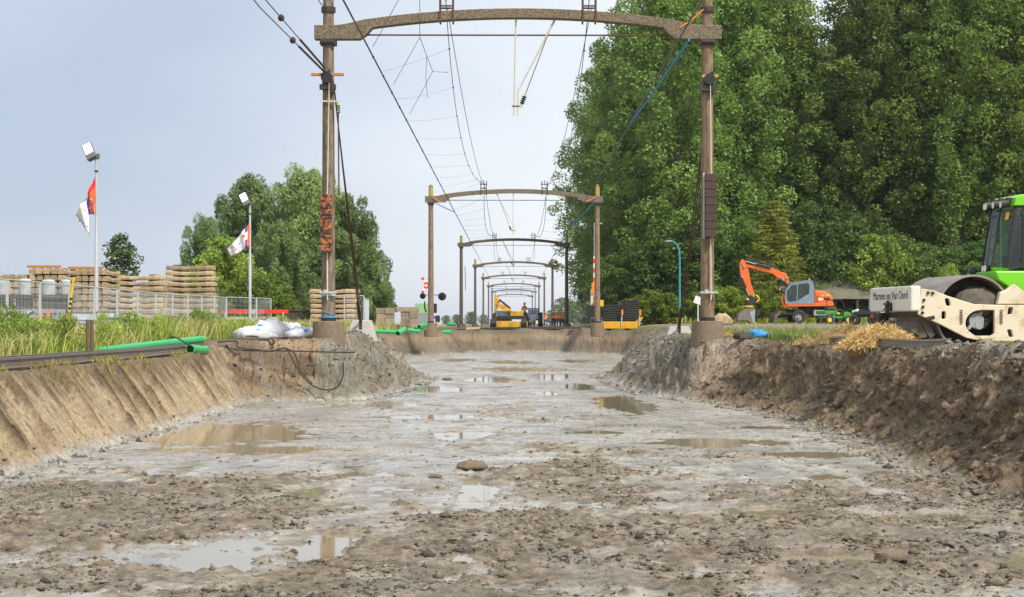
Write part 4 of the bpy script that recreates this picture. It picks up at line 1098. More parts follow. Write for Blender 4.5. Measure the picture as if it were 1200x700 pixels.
flag("flag", ([(112, 207), (106, 220), (101, 236), (95, 240), (89, 252)], [(112, 252), (106, 251), (104, 252), (105, 262), (106, 276)]),
     [(96, 245, .9, M_FY), (96, 250, .9, M_FG), (100, 247, 1.0, M_FB), (101, 234, 1.1, M_FR), (110, 239, 1.0, M_FB), (108, 234, .8, M_FW), (105, 244, .9, M_FY), (93, 259, 1.0, M_FR), (99, 262, 1.0, M_FB), (101, 266, .8, M_FT), (104, 266, .8, M_FT), (104, 273, .9, M_FY)],
     lambda u, v: 3 if (u < .3 and v < .2) else (1 if u < .22 else (2 if u < .47 and v > .1 else 0)), 112, 69.8, "drooping white, orange and blue flag with coloured dots on the left lamp pole")
flag("flag", ([(292.5, 262), (288, 267), (282, 275), (273, 286), (266, 292)], [(292.5, 290), (289, 290), (284, 294), (277, 298.5), (271, 300.5)]),
     [(286, 277, 1.8, M_FO), (286.5, 276.5, .6, M_FW), (281, 293.5, .6, M_FB), (290.5, 286, .8, M_FY), (270.5, 299, .7, M_FY), (278, 279, .7, M_FP)],
     lambda u, v: (1 if u < .10 else (2 if u < .22 and (v > .55 or v < .25) else 0)), 292.5, 91.8, "white flag with dark lettering blown left from the right lamp pole",
     text=[("BAAL OP", (274.5, 289.5), 4.6, R(20), M_FT), ("BOUWEN", (279.5, 291.6), 3.0, R(22), M_FP)])

# ---- clutter behind the fence
M_WHITEP = mat("white_plastic", (.62, .63, .62), .5, col2=(.36, .35, .32), scale=3)
M_ORANGE = mat("hi_vis_orange", (.85, .24, .02), .5, col2=(.65, .17, .02), scale=8)
M_BLUEP = mat("blue_plastic", (.03, .13, .42), .5, col2=(.05, .18, .45), scale=5)
M_DKGREY = mat("dark_grey_steel", (.05, .05, .055), .6, col2=(.08, .075, .07), scale=6)
M_GREYP = mat("grey_paint", (.32, .33, .33), .6, col2=(.22, .22, .22), scale=5)
M_YEL = mat("warning_yellow", (.80, .50, .02), .45, col2=(.6, .36, .02), scale=6)
M_REDP = mat("signal_red", (.75, .06, .025), .5, col2=(.6, .05, .03), scale=8)
M_TANK = mat("grey_white_tank", (.47, .48, .47), .6, col2=(.26, .25, .23), scale=3)
def tank(px, d, ty, w, h, lb):
    x = X(px, d); zb = EYE + (VPY - ty) / FPX * d - h
    zg = ground_z(x, d)
    e = empty("water_tank", (x, d, zg), 0, lb, "tank", "white tanks behind the fence")
    part("tank_body", M_TANK, e, lambda q: q.tube([(0, 0, zb - zg), (0, 0, zb - zg + h * .9), (0, 0, zb - zg + h)], w / 2, 14, True, [w / 2, w / 2, w * .35]), smooth=40)
    part("stand", M_DKGREY, e, lambda q: (q.box((0, 0, zb - zg - .09), (w * 1.5, .7, .16)), q.box((0, 0, (zb - zg - .18) / 2), (w * 1.1, .5, zb - zg - .18))), bevel=.01)
    part("tank_lid", M_GREYP, e, lambda q: q.cyl((0, 0, zb - zg + h), (0, 0, zb - zg + h + .06), w * .2, n=10))
tank(4, 67, 329, .55, .55, "white tank behind the fence at the very left edge")
tank(29, 67.5, 327, .50, .62, "white tank with hose behind the fence, second from the left edge")
tank(57, 68, 328, .55, .60, "white tank behind the fence left of the yellow striped pole")
tank(77, 68.5, 328, .40, .58, "narrow white tank just left of the yellow striped pole")
# grey trestle frame, warning boards, crates, bundle of scaffolding
tr_ = empty("steel_trestle", (X(28, 60), 60, ground_z(X(28, 60), 60)), 0, "long grey steel trestle rail behind the fence at the left", "trestle")
part("rail", M_GREYP, tr_, lambda q: q.box((0, 0, 1.15), (2.9, .12, .14)), bevel=.01)
for sx in (-1.1, 0, 1.1): part("leg", M_GREYP, tr_, lambda q: (q.bar((sx - .2, 0, 0), (sx, 0, 1.1), .07, .07), q.bar((sx + .2, 0, 0), (sx, 0, 1.1), .07, .07)))
for i, px in enumerate((48.5, 57)):
    x = X(px, 59); z = ground_z(x, 59)
    e = empty("warning_board", (x, 59, z), 0, ("left" if i == 0 else "right") + " one of two upright orange warning boards behind the fence", "warning board", "orange boards")
    part("panel", M_ORANGE, e, lambda q: q.box((0, 0, .72), (.11, .03, .85)), bevel=.005)
    part("foot", M_DKGREY, e, lambda q: q.box((0, 0, .05), (.4, .5, .12)), bevel=.01)
for i, (px, lb) in enumerate(((10, "black and white chevron board behind the fence near the left edge"), (36, "black and white chevron board left of the orange boards"))):
    x = X(px, 58); z = ground_z(x, 58)
    e = empty("chevron_board", (x, 58, z), 0, lb, "warning board", "chevron boards")
    part("panel", M_WHITEP, e, lambda q: q.box((0, 0, .75), (.26, .03, .75)), bevel=.004)
    for j in range(3): part("stripe", M_BLACK, e, lambda q: q.bar((-.125, -.018, .48 + .24 * j), (.125, -.018, .62 + .24 * j), .008, .10, up=(0, 0, 1)))
    part("foot", M_DKGREY, e, lambda q: q.box((0, 0, .19), (.35, .4, .38)), bevel=.01)
for i, (px, d, w, h, zz, m_, lb) in enumerate(((68, 62, .6, .45, .55, M_BLUEP, "blue crate behind the fence right of the orange boards"), (92, 62.5, .8, .5, .5, M_BLUEP, "wide blue crate behind the fence left of the wooden stakes"), (72, 63, .5, .35, 1.0, M_GREYP, "grey box on the blue crates behind the fence"), (99, 63, .9, .3, 1.0, M_WHITEP, "pale bundle lying on the wide blue crate"),
                                              (122, 64, 1.1, .35, .75, M_GREYP, "grey bundle of steel parts under the first lamp pole"), (118, 64.5, 1.0, .25, 1.05, M_WHITEP, "stack of pale boards beside the first lamp pole"), (5, 61, .6, .4, .55, M_BLUEP, "blue crate behind the fence at the left edge"))):
    x = X(px, d); z = ground_z(x, d)
    e = empty("storage_crate", (x, d, z), random.uniform(-.3, .3), lb, "crate", "crates behind the fence")
    part("crate_body", m_, e, lambda q: (q.box((0, 0, zz), (w, .6, h)), q.box((0, 0, (zz - h / 2) / 2), (w * .9, .5, max(.02, zz - h / 2 - .004)))), bevel=.02)
    part("crate_rim", M_DKGREY, e, lambda q: q.box((0, 0, zz + h / 2 - .03), (w + .03, .63, .05)), bevel=.008)
e = empty("striped_pole", (X(78, 57), 57, ground_z(X(78, 57), 57)), 0, "leaning yellow and black striped pole behind the fence", "marker pole")
a_, b_ = Vector((-.05, 0, 0)), Vector((.24, 0, EYE + 55 / FPX * 57 - ground_z(X(78, 57), 57)))
part("pole", M_YEL, e, lambda q: q.cyl(a_, b_, .045, n=8))
for t in (.28, .45, .52, .59, .66): part("stripe", M_BLACK, e, lambda q: q.cyl(a_.lerp(b_, t), a_.lerp(b_, t + .035), .047, n=8))

# red barrier plank, dark steel wall, block stacks, cabinets behind the verge
e = empty("road_barrier", (X(298, 94), 94, ground_z(X(298, 94), 94)), 0, "long red and white plank barrier in front of the yellow-green shrubs", "barrier")
part("plank", M_REDP, e, lambda q: q.box((0, 0, 1.26), (3.75, .05, .22)), bevel=.005)
part("white_band", M_WHITEP, e, lambda q: q.box((-.05, -.004, 1.26), (.28, .052, .222)))
part("low_plank", M_WHITEP, e, lambda q: q.box((-.2, 0, .88), (3.3, .05, .16)), bevel=.005)
for sx in (-1.6, 0, 1.6): part("leg", M_GREY, e, lambda q: (q.bar((sx, -.35, 0), (sx, .04, 1.36), .05, .05), q.bar((sx, .35, 0), (sx, .06, 1.36), .05, .05)))
M_DKBR = mat("dark_brown_steel", (.055, .045, .038), .8, col2=(.09, .07, .05), scale=3)
e = empty("steel_skip", (X(354, 103), 103, ground_z(X(354, 103), 103)), 0, "low dark brown steel skip left of the near portal post", "skip")
part("skip_body", M_DKBR, e, lambda q: q.prism([(-1.1, .15), (-1.3, 1.35), (1.3, 1.35), (1.1, .15)], -.7, .7), bevel=.02)
part("skip_rim", M_DKBR, e, lambda q: q.box((0, -.72, 1.33), (2.7, .08, .1)))
for sx in (-.8, 0, .8): part("rib", M_DKBR, e, lambda q: q.box((sx, -.73, .72), (.09, .07, 1.1)))
M_BLK2 = mat("concrete_block", (.42, .335, .22), .9, col2=(.26, .20, .13), scale=4, bump=.3, vary=.25)
def blocks(px0, d, cols, rows_, w, h, where, nm, capw=0):
    x0 = X(px0, d); z0 = ground_z(x0, d)
    for r_ in range(rows_):
        for c_ in range(cols):
            o = part("concrete_block", M_BLK2, None, lambda q: q.box((0, 0, h / 2), (w - .02, .6, h - .015)), bevel=.015)
            o.location = (x0 + (c_ + .5) * w + random.uniform(-.02, .02), d + random.uniform(-.05, .05), z0 + r_ * h); o.rotation_euler[2] = random.uniform(-.03, .03)
            tag(o, f"concrete block, {ORD[r_]} course up, {ORD[c_]} from left, {where}", "concrete block", "stacked concrete blocks")
    return x0, z0 + rows_ * h
blocks(441, 112, 2, 4, .60, .37, "of the left block stack on the verge", "a")
xb, zb = blocks(470, 114, 2, 3, .56, .42, "of the right block stack on the verge", "b")
o = part("concrete_slab", M_BLK2, None, lambda q: q.box((xb + .45, 114, zb + .15), (1.5, .7, .29)), bevel=.02); tag(o, "long concrete slab lying across the top of the right block stack", "concrete slab")
M_LGREEN = mat("pale_green_paint", (.30, .50, .25), .6, col2=(.25, .42, .21), scale=3)
e = empty("signal_cabinet", (X(497, 124), 124, ground_z(X(497, 124), 124)), 0, "pale green and grey trackside cabinet behind the left crossing signal", "cabinet")
part("cabinet_top", M_LGREEN, e, lambda q: q.box((0, 0, 1.55), (1.25, .8, .75)), bevel=.02); part("cabinet_base", M_GREYP, e, lambda q: q.box((0, 0, .58), (1.2, .75, 1.17)), bevel=.015)
for sx in (-.3, .3): part("door", M_GREYP, e, lambda q: q.box((sx, -.385, .6), (.52, .02, 1.0)), bevel=.005)

# ---- level crossing signals
M_WHT = mat("white_paint", (.72, .72, .70), .5, col2=(.6, .58, .54), scale=6)
def andreas(q_parent, z, sz, loc=(0, 0)):
    for s_ in (-1, 1):
        a = Vector((loc[0] - .33 * sz * s_ * .75, loc[1] - .05 - .012 * s_, z - .5 * sz)); c_ = Vector((loc[0] + .33 * sz * s_ * .75, loc[1] - .05 - .012 * s_, z + .5 * sz))
        ar = part("cross_arm", M_WHT, q_parent, lambda q: q.bar(a, c_, .01, .17 * sz, up=(1, 0, 0)))
        for t0, t1 in ((0, .16), (.84, 1.0), (.32, .44), (.56, .68)):
            part("red_band", M_REDP, ar, lambda q: q.bar(a.lerp(c_, t0), a.lerp(c_, t1), .016, .172 * sz, up=(1, 0, 0)))
def shield(par, p, r=.26):
    o = part("lamp_shield", M_BLACK, par, lambda q: q.cyl((p[0], p[1] - .06, p[2]), (p[0], p[1] - .09, p[2]), r, n=18))
    part("lamp_hood", M_BLACK, o, lambda q: q.ring((p[0], p[1] - .19, p[2]), (0, 1, 0), .12, .10, .2, 14))
    part("lamp_lens", M_DKGREY, o, lambda q: q.cyl((p[0], p[1] - .095, p[2]), (p[0], p[1] - .11, p[2]), .095, n=14))
xs_ = X(503, 112); zs_ = ground_z(xs_, 112)
e = empty("crossing_signal", (xs_, 112, zs_), 0, "level crossing signal with red and white cross left of the second portal's left post", "crossing signal")
part("mast", M_GREYP, e, lambda q: q.cyl((0, 0, -.1), (0, 0, 3.35), .06, n=10)); andreas(e, 2.95, 1.05, (-.2, 0))
part("lamp_bar", M_STEEL, e, lambda q: q.box((.25, -.04, 2.32), (1.75, .05, .05)))
shield(e, (-.42, 0, 2.25), .2); shield(e, (.85, 0, 2.22), .27)
part("bell_box", M_BLACK, e, lambda q: q.box((.32, -.05, 1.45), (.36, .3, .62)), bevel=.02); part("cable_duct", M_BLACK, e, lambda q: q.tube([(-.3, 0, 1.9), (-.3, -.05, 1.5), (-.2, -.05, 1.2)], .05, 6))
part("drive_box", M_BLACK, e, lambda q: q.box((.55, 0, .75), (.3, .3, .45)), bevel=.02); part("blue_plate", M_BLUEP, e, lambda q: q.box((.35, -.17, .85), (.2, .02, .18)))
part("gate_board", M_WHT, e, lambda q: q.box((.42, -.16, .38), (.35, .03, .34)));
for j in range(3): part("red_stripe", M_REDP, e, lambda q: q.box((.30 + .12 * j, -.18, .38), (.05, .01, .34)))
xs_ = X(694, 112); zs_ = ground_z(xs_, 112)
e = empty("crossing_barrier", (xs_, 112, zs_), 0, "raised red and white crossing barrier with black signal lamps by the second portal's right post", "crossing barrier")
part("mast", M_WHT, e, lambda q: q.cyl((-.02, 0, .2), (-.02, 0, 2.6), .10, n=10))
bo_ = part("boom", M_WHT, e, lambda q: q.box((.12, -.1, 3.2), (.10, .05, 3.1)))
for j in range(5): part("red_band", M_REDP, bo_, lambda q: q.box((.12, -.1, 1.95 + .62 * j), (.104, .054, .30)))
part("boom_rod", M_GREY, e, lambda q: q.cyl((.12, -.1, 4.6), (.13, -.1, 6.9), .02, n=6)); part("boom_arm", M_GREY, e, lambda q: q.box((.38, -.1, 6.9), (.55, .05, .06)))
shield(e, (-.72, 0, 2.15), .27); shield(e, (.75, 0, 2.15), .22)
part("lamp_bar", M_STEEL, e, lambda q: q.box((0, -.04, 2.2), (1.7, .05, .05)))
part("drive_box", M_BLACK, e, lambda q: q.box((-.12, -.1, 1.15), (.5, .4, .75)), bevel=.03); part("counterweight", M_BLACK, e, lambda q: q.box((-.5, -.1, .55), (.22, .3, .4)), bevel=.02)
part("motor_box", M_BLACK, e, lambda q: q.box((.05, -.1, .35), (.3, .35, .6)), bevel=.02); part("orange_box", M_YEL, e, lambda q: q.box((.42, -.25, 1.65), (.62, .2, .42)), bevel=.02)
part("warning_plate", M_ORANGE, e, lambda q: q.box((.12, -.2, 2.65), (.34, .02, .7)))

# ------------------------------------------------------------------ road roller on the right verge
M_RCREAM = mat("cream_paint_rusty", (.70, .615, .44), .55, col2=(.38, .20, .07), scale=3.2, amount=.85, lo=.50, hi=.74, bump=.25, bscale=80)
M_RWHITE = mat("white_paint_rusty", (.72, .68, .58), .55, col2=(.45, .26, .10), scale=3.5, amount=.8, lo=.52, hi=.74)
M_LIME = mat("lime_paint", (.17, .58, .014), .36, coat=.2, col2=(.22, .33, .07), scale=2.6, amount=.6, lo=.52, hi=.75)
M_DRUM = mat("drum_steel", (.22, .185, .155), .5, .2, col2=(.35, .305, .265), scale=3, amount=.8, stretch=(1, .4, 1), bump=.15)
M_DARK = mat("machine_black", (.025, .024, .023), .6, col2=(.05, .045, .04), scale=6)
M_MUDST = mat("muddy_steel", (.10, .085, .065), .85, col2=(.17, .145, .11), scale=5, bump=.4)
M_GLASS = glass_mat("cab_glass", (.03, .045, .05), .45)
M_TYRE = mat("tyre_rubber", (.028, .027, .026), .8, col2=(.08, .07, .055), scale=7, bump=.4)
M_INT = mat("cab_interior", (.03, .03, .032), .8)
M_LENS = mat("lamp_lens", (.75, .72, .62), .15)

def plate(name, outer, holes, y0, y1, m, parent, bevel=.012):
    """flat plate in the xz plane with through holes, thickness y0..y1"""
    bm = bmesh.new(); edges = []
    for loop in [outer] + holes:
        vs = [bm.verts.new((a, y0, b)) for a, b in loop]
        for i in range(len(vs)): edges.append(bm.edges.new((vs[i], vs[(i + 1) % len(vs)])))
    r_ = bmesh.ops.triangle_fill(bm, edges=edges, use_beauty=True, use_dissolve=False)
    fs = [g for g in r_['geom'] if isinstance(g, bmesh.types.BMFace)]
    ex = bmesh.ops.extrude_face_region(bm, geom=fs)
    for v in [g for g in ex['geom'] if isinstance(g, bmesh.types.BMVert)]: v.co.y = y1
    bmesh.ops.recalc_face_normals(bm, faces=bm.faces)
    me = bpy.data.meshes.new(name); bm.to_mesh(me); bm.free(); me.materials.append(m)
    o = link(name, me, parent)
    if bevel:
        b = o.modifiers.new("bevel", 'BEVEL'); b.width = bevel; b.segments = 2; b.limit_method = 'ANGLE'; b.angle_limit = R(40)
    return o
def rrect(x0, x1, z0, z1, r, n=5, skew=0.0):
    pts = []
    for cx, cz, a0 in ((x1 - r, z1 - r, 0), (x0 + r, z1 - r, 90), (x0 + r, z0 + r, 180), (x1 - r, z0 + r, 270)):
        for k in range(n + 1):
            a = R(a0 + 90 * k / n); pts.append((cx + r * math.cos(a) + skew * (cz + r * math.sin(a) - (z0 + z1) / 2), cz + r * math.sin(a)))
    return pts
def text_mesh(name, s, size, m, parent, loc, rot, extrude=.003, sx=1.0):
    cu = bpy.data.curves.new(name, 'FONT'); cu.body = s; cu.size = size; cu.extrude = extrude; cu.align_x = 'CENTER'; cu.align_y = 'CENTER'
    to = bpy.data.objects.new(name, cu); me = bpy.data.meshes.new_from_object(to); bpy.data.objects.remove(to)
    me.materials.clear(); me.materials.append(m); me.name = name
    o = link(name, me, parent, loc); o.rotation_euler = rot; o.scale = (sx, 1, 1)
    return o

# local frame: +x forward (heading), +y to the machine's far side, z up; drum centre is the origin in plan
DC = at(1117, 369, 33.5)                       # middle of the drum
HEAD = math.atan2(-math.sin(R(6.8)), -math.cos(R(6.8)))
rl = empty("road_roller", (DC.x, DC.y, DC.z - .76), HEAD, "cream and lime-green single-drum road roller standing on the right verge", "road roller")
# with heading about -X, local +y points to world -Y, i.e. towards the camera: near side is +y
ZC = .76
def s_(a): return [(x, z + ZC) for x, z in a]
drum = MB(); drum.ring((0, 0, ZC), (0, 1, 0), .76, .72, 2.13, 72)
dr_o = drum.build("drum", M_DRUM, rl, smooth=35)
for s in (.55, -.58): part("drum_disc", M_DARK, dr_o, lambda q: q.cyl((0, s, ZC), (0, s + .03, ZC), .72, n=40))
part("drum_hub", M_DARK, dr_o, lambda q: q.cyl((0, -.95, ZC), (0, .95, ZC), .22, n=20))
part("mud_in_drum", M_MUDST, dr_o, lambda q: (q.ell((-.15, .80, ZC + .2), (.50, .28, .34), 18, 10, .06)))
out = s_([(1.08, .485), (.83, .457), (.575, .355), (.30, .27), (.04, .194), (-.52, .178), (-1.75, .178), (-1.75, -.517), (-.11, -.507), (.195, -.444), (.70, -.194), (1.14, .0)])
Dh = [(-.36, .08), (-.10, .08)] + [(-.10 + .31 * math.sin(t) , -.165 + .245 * math.cos(t)) for t in [R(20 + 14 * k) for k in range(9)]] + [(.02, -.405), (-.30, -.405), (-.36, -.36)]
Dh = s_(Dh)
slots = [s_(rrect(.56 - .045, .56 + .045, .26 - .07 - .03, .26 + .07 - .03, .03, 3, .25)), s_(rrect(.64 - .04, .64 + .04, -.09, .055, .025, 3)), s_(rrect(-.72, -.63, .0, .135, .025, 3, -.2)), s_(rrect(-.72, -.63, -.43, -.29, .025, 3, .3))]
for ysg in (1, -1):
    y0, y1 = (1.09, 1.17) if ysg > 0 else (-1.17, -1.09)
    sp = plate("side_frame", out, [Dh] + slots, y0, y1, M_RCREAM, rl)
    yo = 1.172 if ysg > 0 else -1.172
    for bx_, bz_ in ((1.03, .27), (1.05, .14), (1.06, .01 + .02), (.86, .40), (.94, .405)):
        part("bolt", M_DARK, sp, lambda q: q.cyl((bx_ if bz_ != .405 else .95, yo - .01 * ysg, ZC + bz_), (bx_ if bz_ != .405 else .95, yo + .03 * ysg, ZC + bz_), .032, .026, 10))
    part("lift_eye", M_DARK, sp, lambda q: q.box((.90, yo, ZC - .07), (.17, .012, .07), (0, R(12), 0)), bevel=.02)
    if ysg > 0:
        for lx in (.30, -.49):     # dark chain-hook lifting pictograms
            def chain(q):
                for j in range(5): q.ring((lx, yo + .003, ZC + .06 - .055 * j), (0, 1, 0), .030, .018, .008, 10)
            c_ = part("lifting_pictogram", M_DARK, sp, chain); c_['kind'] = 'stuff'
part("frame_cover", M_RCREAM, rl, lambda q: q.prism(s_([(-.42, .19), (-.48, .42), (-.62, .47), (-.76, .58), (-1.05, .36), (-1.6, .30), (-1.6, .19)]), 1.02, 1.16), bevel=.02)
part("vibration_motor", M_GREYP, rl, lambda q: (q.cyl((-.05, .9, ZC - .12), (-.05, 1.07, ZC - .12), .15, n=16), q.bar((-.15, 1.06, ZC + .05), (.12, 1.06, ZC - .28), .05, .06), q.cyl((-.1, .95, ZC - .2), (-.1, 1.08, ZC - .2), .09, n=12)), bevel=.008)
# front cross member with the contractor's name
fb = part("front_bumper", M_RWHITE, rl, lambda q: q.box((1.19, 0, ZC + .30), (.20, 2.36, .48)), bevel=.03)
text_mesh("contractor_name", "Martens en Van Oord", .225, mat("dark_blue_letters", (.035, .045, .10), .6), fb, (1.293, .02, ZC + .365), (R(90), 0, R(90)), .002)
part("tow_hook", M_DARK, fb, lambda q: (q.box((1.33, .0, ZC + .10), (.09, .30, .03)), q.box((1.33, .0, ZC + .21), (.09, .30, .03)), q.cyl((1.34, .02, ZC + .03), (1.34, .02, ZC + .27), .03, n=8), q.box((1.31, .14, ZC + .15), (.05, .03, .16)), q.box((1.31, -.14, ZC + .15), (.05, .03, .16))))
part("work_lamp", M_DARK, fb, lambda q: q.box((1.22, -.85, ZC - .10), (.14, .5, .28)), bevel=.03)
part("red_reflector", M_REDP, fb, lambda q: q.box((1.30, -1.0, ZC - .02), (.02, .12, .08)))
sc_ = part("scraper", M_MUDST, rl, lambda q: (q.prism(s_([(1.10, -.12), (1.22, -.32), (.98, -.46), (.84, -.40)]), -1.0, 1.0), q.box((1.0, 0, ZC - .0), (.08, 2.1, .12))), bevel=.01)
part("scraper_blade", M_DARK, sc_, lambda q: (q.box((.90, 0, ZC - .47), (.26, 2.05, .02), (0, R(15), 0)), q.box((.86, 0, ZC - .52), (.26, 2.05, .02), (0, R(15), 0))))
for s in (1, -1): part("scraper_arm", M_MUDST, sc_, lambda q: q.bar((1.05, s, ZC + .02), (.80, s, ZC - .42), .05, .12))
for k_, (za, zb_) in enumerate(((.34, -.2), (.28, -.26), (.40, -.1))):     # hydraulic hoses looping behind the side frame
    part("hose", M_BLACK, rl, lambda q: q.tube([(-.75 + .1 * k_, 1.0, ZC + za - .1), (-.45, 1.04, ZC + .05 - .06 * k_), (-.2, 1.03, ZC + zb_), (.05, 1.0, ZC + zb_ + .1)], .022, 6), smooth=60)
# articulated rear: yoke, cab, hood, wheels (mostly outside the frame)
part("yoke", M_DARK, rl, lambda q: (q.box((-1.45, 0, ZC - .05), (.7, 1.9, .5)), q.box((-1.95, 0, ZC), (.7, .8, .5))), bevel=.03)
part("rear_chassis", M_LIME, rl, lambda q: q.prism([(-2.0, .55), (-1.6, 1.05), (-.62, 1.72), (-.55, 1.50), (-.66, 1.42), (-1.55, .75), (-2.0, .45)][0:0] + [(-.55, 1.60), (-.62, 1.42), (-1.35, .96), (-1.7, .70), (-4.6, .62), (-4.7, 1.0), (-4.3, 1.62)], -.72, .74), bevel=.03)
hd_ = part("engine_hood", M_LIME, rl, lambda q: q.prism([(-2.9, 1.60), (-2.9, 2.05), (-4.4, 1.85), (-4.75, 1.3), (-4.7, .9), (-2.9, .9)], -.70, .70), bevel=.06)
cab = part("cab_frame", M_LIME, rl, lambda q: (q.prism([(-.66, 2.86), (-.70, 3.02), (-.80, 3.08), (-2.55, 3.08), (-2.6, 2.88)], -.78, .78),
      q.bar((-.94, .70, 1.62), (-.94, .72, 2.9), .10, .12, up=(0, 1, 0)), q.bar((-.94, -.70, 1.62), (-.94, -.72, 2.9), .10, .12, up=(0, 1, 0)), q.bar((-2.5, .70, 1.6), (-2.5, .72, 2.9), .10, .08, up=(0, 1, 0)), q.bar((-2.5, -.70, 1.6), (-2.5, -.72, 2.9), .10, .08, up=(0, 1, 0))), bevel=.02)
part("windscreen_frame", M_DARK, cab, lambda q: (q.bar((-.58, .68, 1.66), (-.72, .68, 2.88), .05, .05), q.bar((-.36, .30, 1.68), (-.56, .30, 2.88), .03, .03), q.bar((-.36, -.30, 1.68), (-.56, -.30, 2.88), .03, .03), q.bar((-.58, -.68, 1.66), (-.72, -.68, 2.88), .05, .05),
      q.bar((-.58, .70, 1.64), (-.88, .715, 1.72), .03, .06), q.bar((-.70, .71, 2.86), (-.88, .72, 2.86), .03, .06), q.bar((-.87, .72, 1.72), (-.87, .72, 2.86), .03, .05)))
def gl(q):
    q._add([(-.37, .30, 1.70), (-.37, -.30, 1.70), (-.56, -.30, 2.87), (-.56, .30, 2.87)], [(0, 1, 2, 3)])
    for s in (1, -1): q._add([(-.37, .30 * s, 1.70), (-.585, .67 * s, 1.68), (-.72, .67 * s, 2.87), (-.56, .30 * s, 2.87)], [(0, 1, 2, 3)])
gw_ = MB(); gl(gw_); gw_.build("windscreen", M_GLASS, cab)
part("side_window", M_GLASS, cab, lambda q: q._add([(-.60, .70, 1.68), (-.87, .71, 1.74), (-.87, .715, 2.85), (-.72, .70, 2.86)], [(0, 1, 2, 3)]))
part("rear_window", M_GLASS, cab, lambda q: q._add([(-2.5, .6, 1.8), (-2.5, -.6, 1.8), (-2.5, -.6, 2.8), (-2.5, .6, 2.8)], [(0, 1, 2, 3)]))
part("door_window", M_GLASS, cab, lambda q: q._add([(-1.1, .715, 1.7), (-2.4, .715, 1.7), (-2.4, .72, 2.84), (-1.1, .72, 2.84)], [(0, 1, 2, 3)]))
part("white_door_panel", M_WHT, cab, lambda q: q.box((-1.11, .745, 2.15), (.17, .03, 1.35)), bevel=.01)
part("lower_front", M_LIME, cab, lambda q: (q._add([(-.37, .30, 1.69), (-.37, -.30, 1.69), (-.48, -.28, 1.40), (-.48, .28, 1.40), (-.58, .68, 1.66), (-.66, .66, 1.40), (-.58, -.68, 1.66), (-.66, -.66, 1.40)], [(0, 1, 2, 3), (0, 3, 5, 4), (1, 6, 7, 2)])))
part("front_grille", M_GREYP, cab, lambda q: q.box((-.50, .48, 1.56), (.03, .16, .14), (0, 0, R(-30))), bevel=.005)
part("door_knob", M_DARK, cab, lambda q: q.cyl((-.92, .74, 1.50), (-.92, .78, 1.50), .05, n=12))
part("hinge", M_DARK, cab, lambda q: (q.box((-1.02, .76, 2.82), (.05, .05, .16))))
part("window_latch", M_DARK, cab, lambda q: (q.cyl((-.83, .72, 2.72), (-.83, .75, 2.72), .03, n=8)))
part("window_latch", M_DARK, cab, lambda q: (q.cyl((-.83, .72, 1.84), (-.83, .75, 1.84), .03, n=8)))
for j, (lx, ly) in enumerate(((-.50, .50), (-.44, .22), (-.44, -.22), (-.50, -.50))):
    wl = part("work_lamp", M_DARK, cab, lambda q: (q.cyl((lx - .13, ly, 2.92), (lx + .02, ly, 2.90), .07, .085, 12), q.box((lx - .16, ly, 2.97), (.12, .10, .12))))
    part("lamp_lens", M_LENS, wl, lambda q: q.cyl((lx + .02, ly, 2.90), (lx + .028, ly, 2.90), .07, n=12))
part("mirror", M_DARK, cab, lambda q: (q.tube([(-.52, -.30, 1.62), (-.36, -.45, 1.62), (-.30, -.62, 1.64)], .018, 6), q.ell((-.28, -.62, 1.62), (.07, .16, .11), 12, 8)))
part("side_mirror", M_DARK, cab, lambda q: (q.ell((-1.10, .95, 2.42), (.06, .07, .22), 12, 8), q.tube([(-1.05, .74, 2.6), (-1.10, .95, 2.6), (-1.10, .95, 2.45)], .015, 6)))
for ly in (.12, -.02):
    hl = part("head_lamp", M_DARK, cab, lambda q: q.cyl((-.40, ly, 1.66), (-.29, ly, 1.66), .06, .075, 14))
    part("lamp_lens", M_LENS, hl, lambda q: q.cyl((-.29, ly, 1.66), (-.283, ly, 1.66), .066, n=14))
part("warning_sticker", M_YEL, cab, lambda q: q._add([(-.575, .40, 2.60), (-.575 - .03, .60, 2.60), (-.60 - .03, .60, 2.75), (-.60, .40, 2.75)], [(0, 1, 2, 3)]))
cab.location = (-.27, .13, 0); cab.scale = (1, .80, 1)
part("cab_seat", M_INT, cab, lambda q: (q.box((-1.75, 0, 1.85), (.5, .5, .14)), q.box((-2.0, 0, 2.2), (.14, .5, .65)), q.box((-1.5, 0, 1.55), (1.7, 1.3, .08))), bevel=.03)
part("steering_wheel", M_INT, cab, lambda q: (q.ring((-1.1, 0, 2.05), (.5, 0, 1), .20, .175, .03, 20), q.cyl((-1.0, 0, 1.6), (-1.1, 0, 2.05), .03, n=8), q.box((-.85, 0, 1.78), (.22, .4, .3))))
for ys in (.82, -.82):
    w_ = part("rear_wheel", M_TYRE, rl, lambda q: q.ring((-3.0, ys, .70), (0, 1, 0), .76, .36, .55, 36), bevel=.05)
    part("rim", M_WHT, w_, lambda q: (q.cyl((-3.0, ys - .12, .70), (-3.0, ys + .12, .70), .38, n=24)))
    for k in range(18):
        a = 2 * math.pi * k / 18
        part("lug", M_TYRE, w_, lambda q: q.bar((-3.0 + .745 * math.cos(a), ys - .26, .70 + .745 * math.sin(a)), (-3.0 + .745 * math.cos(a + .18), ys + .26, .70 + .745 * math.sin(a + .18)), .09, .07, up=(math.cos(a), 0, math.sin(a))))

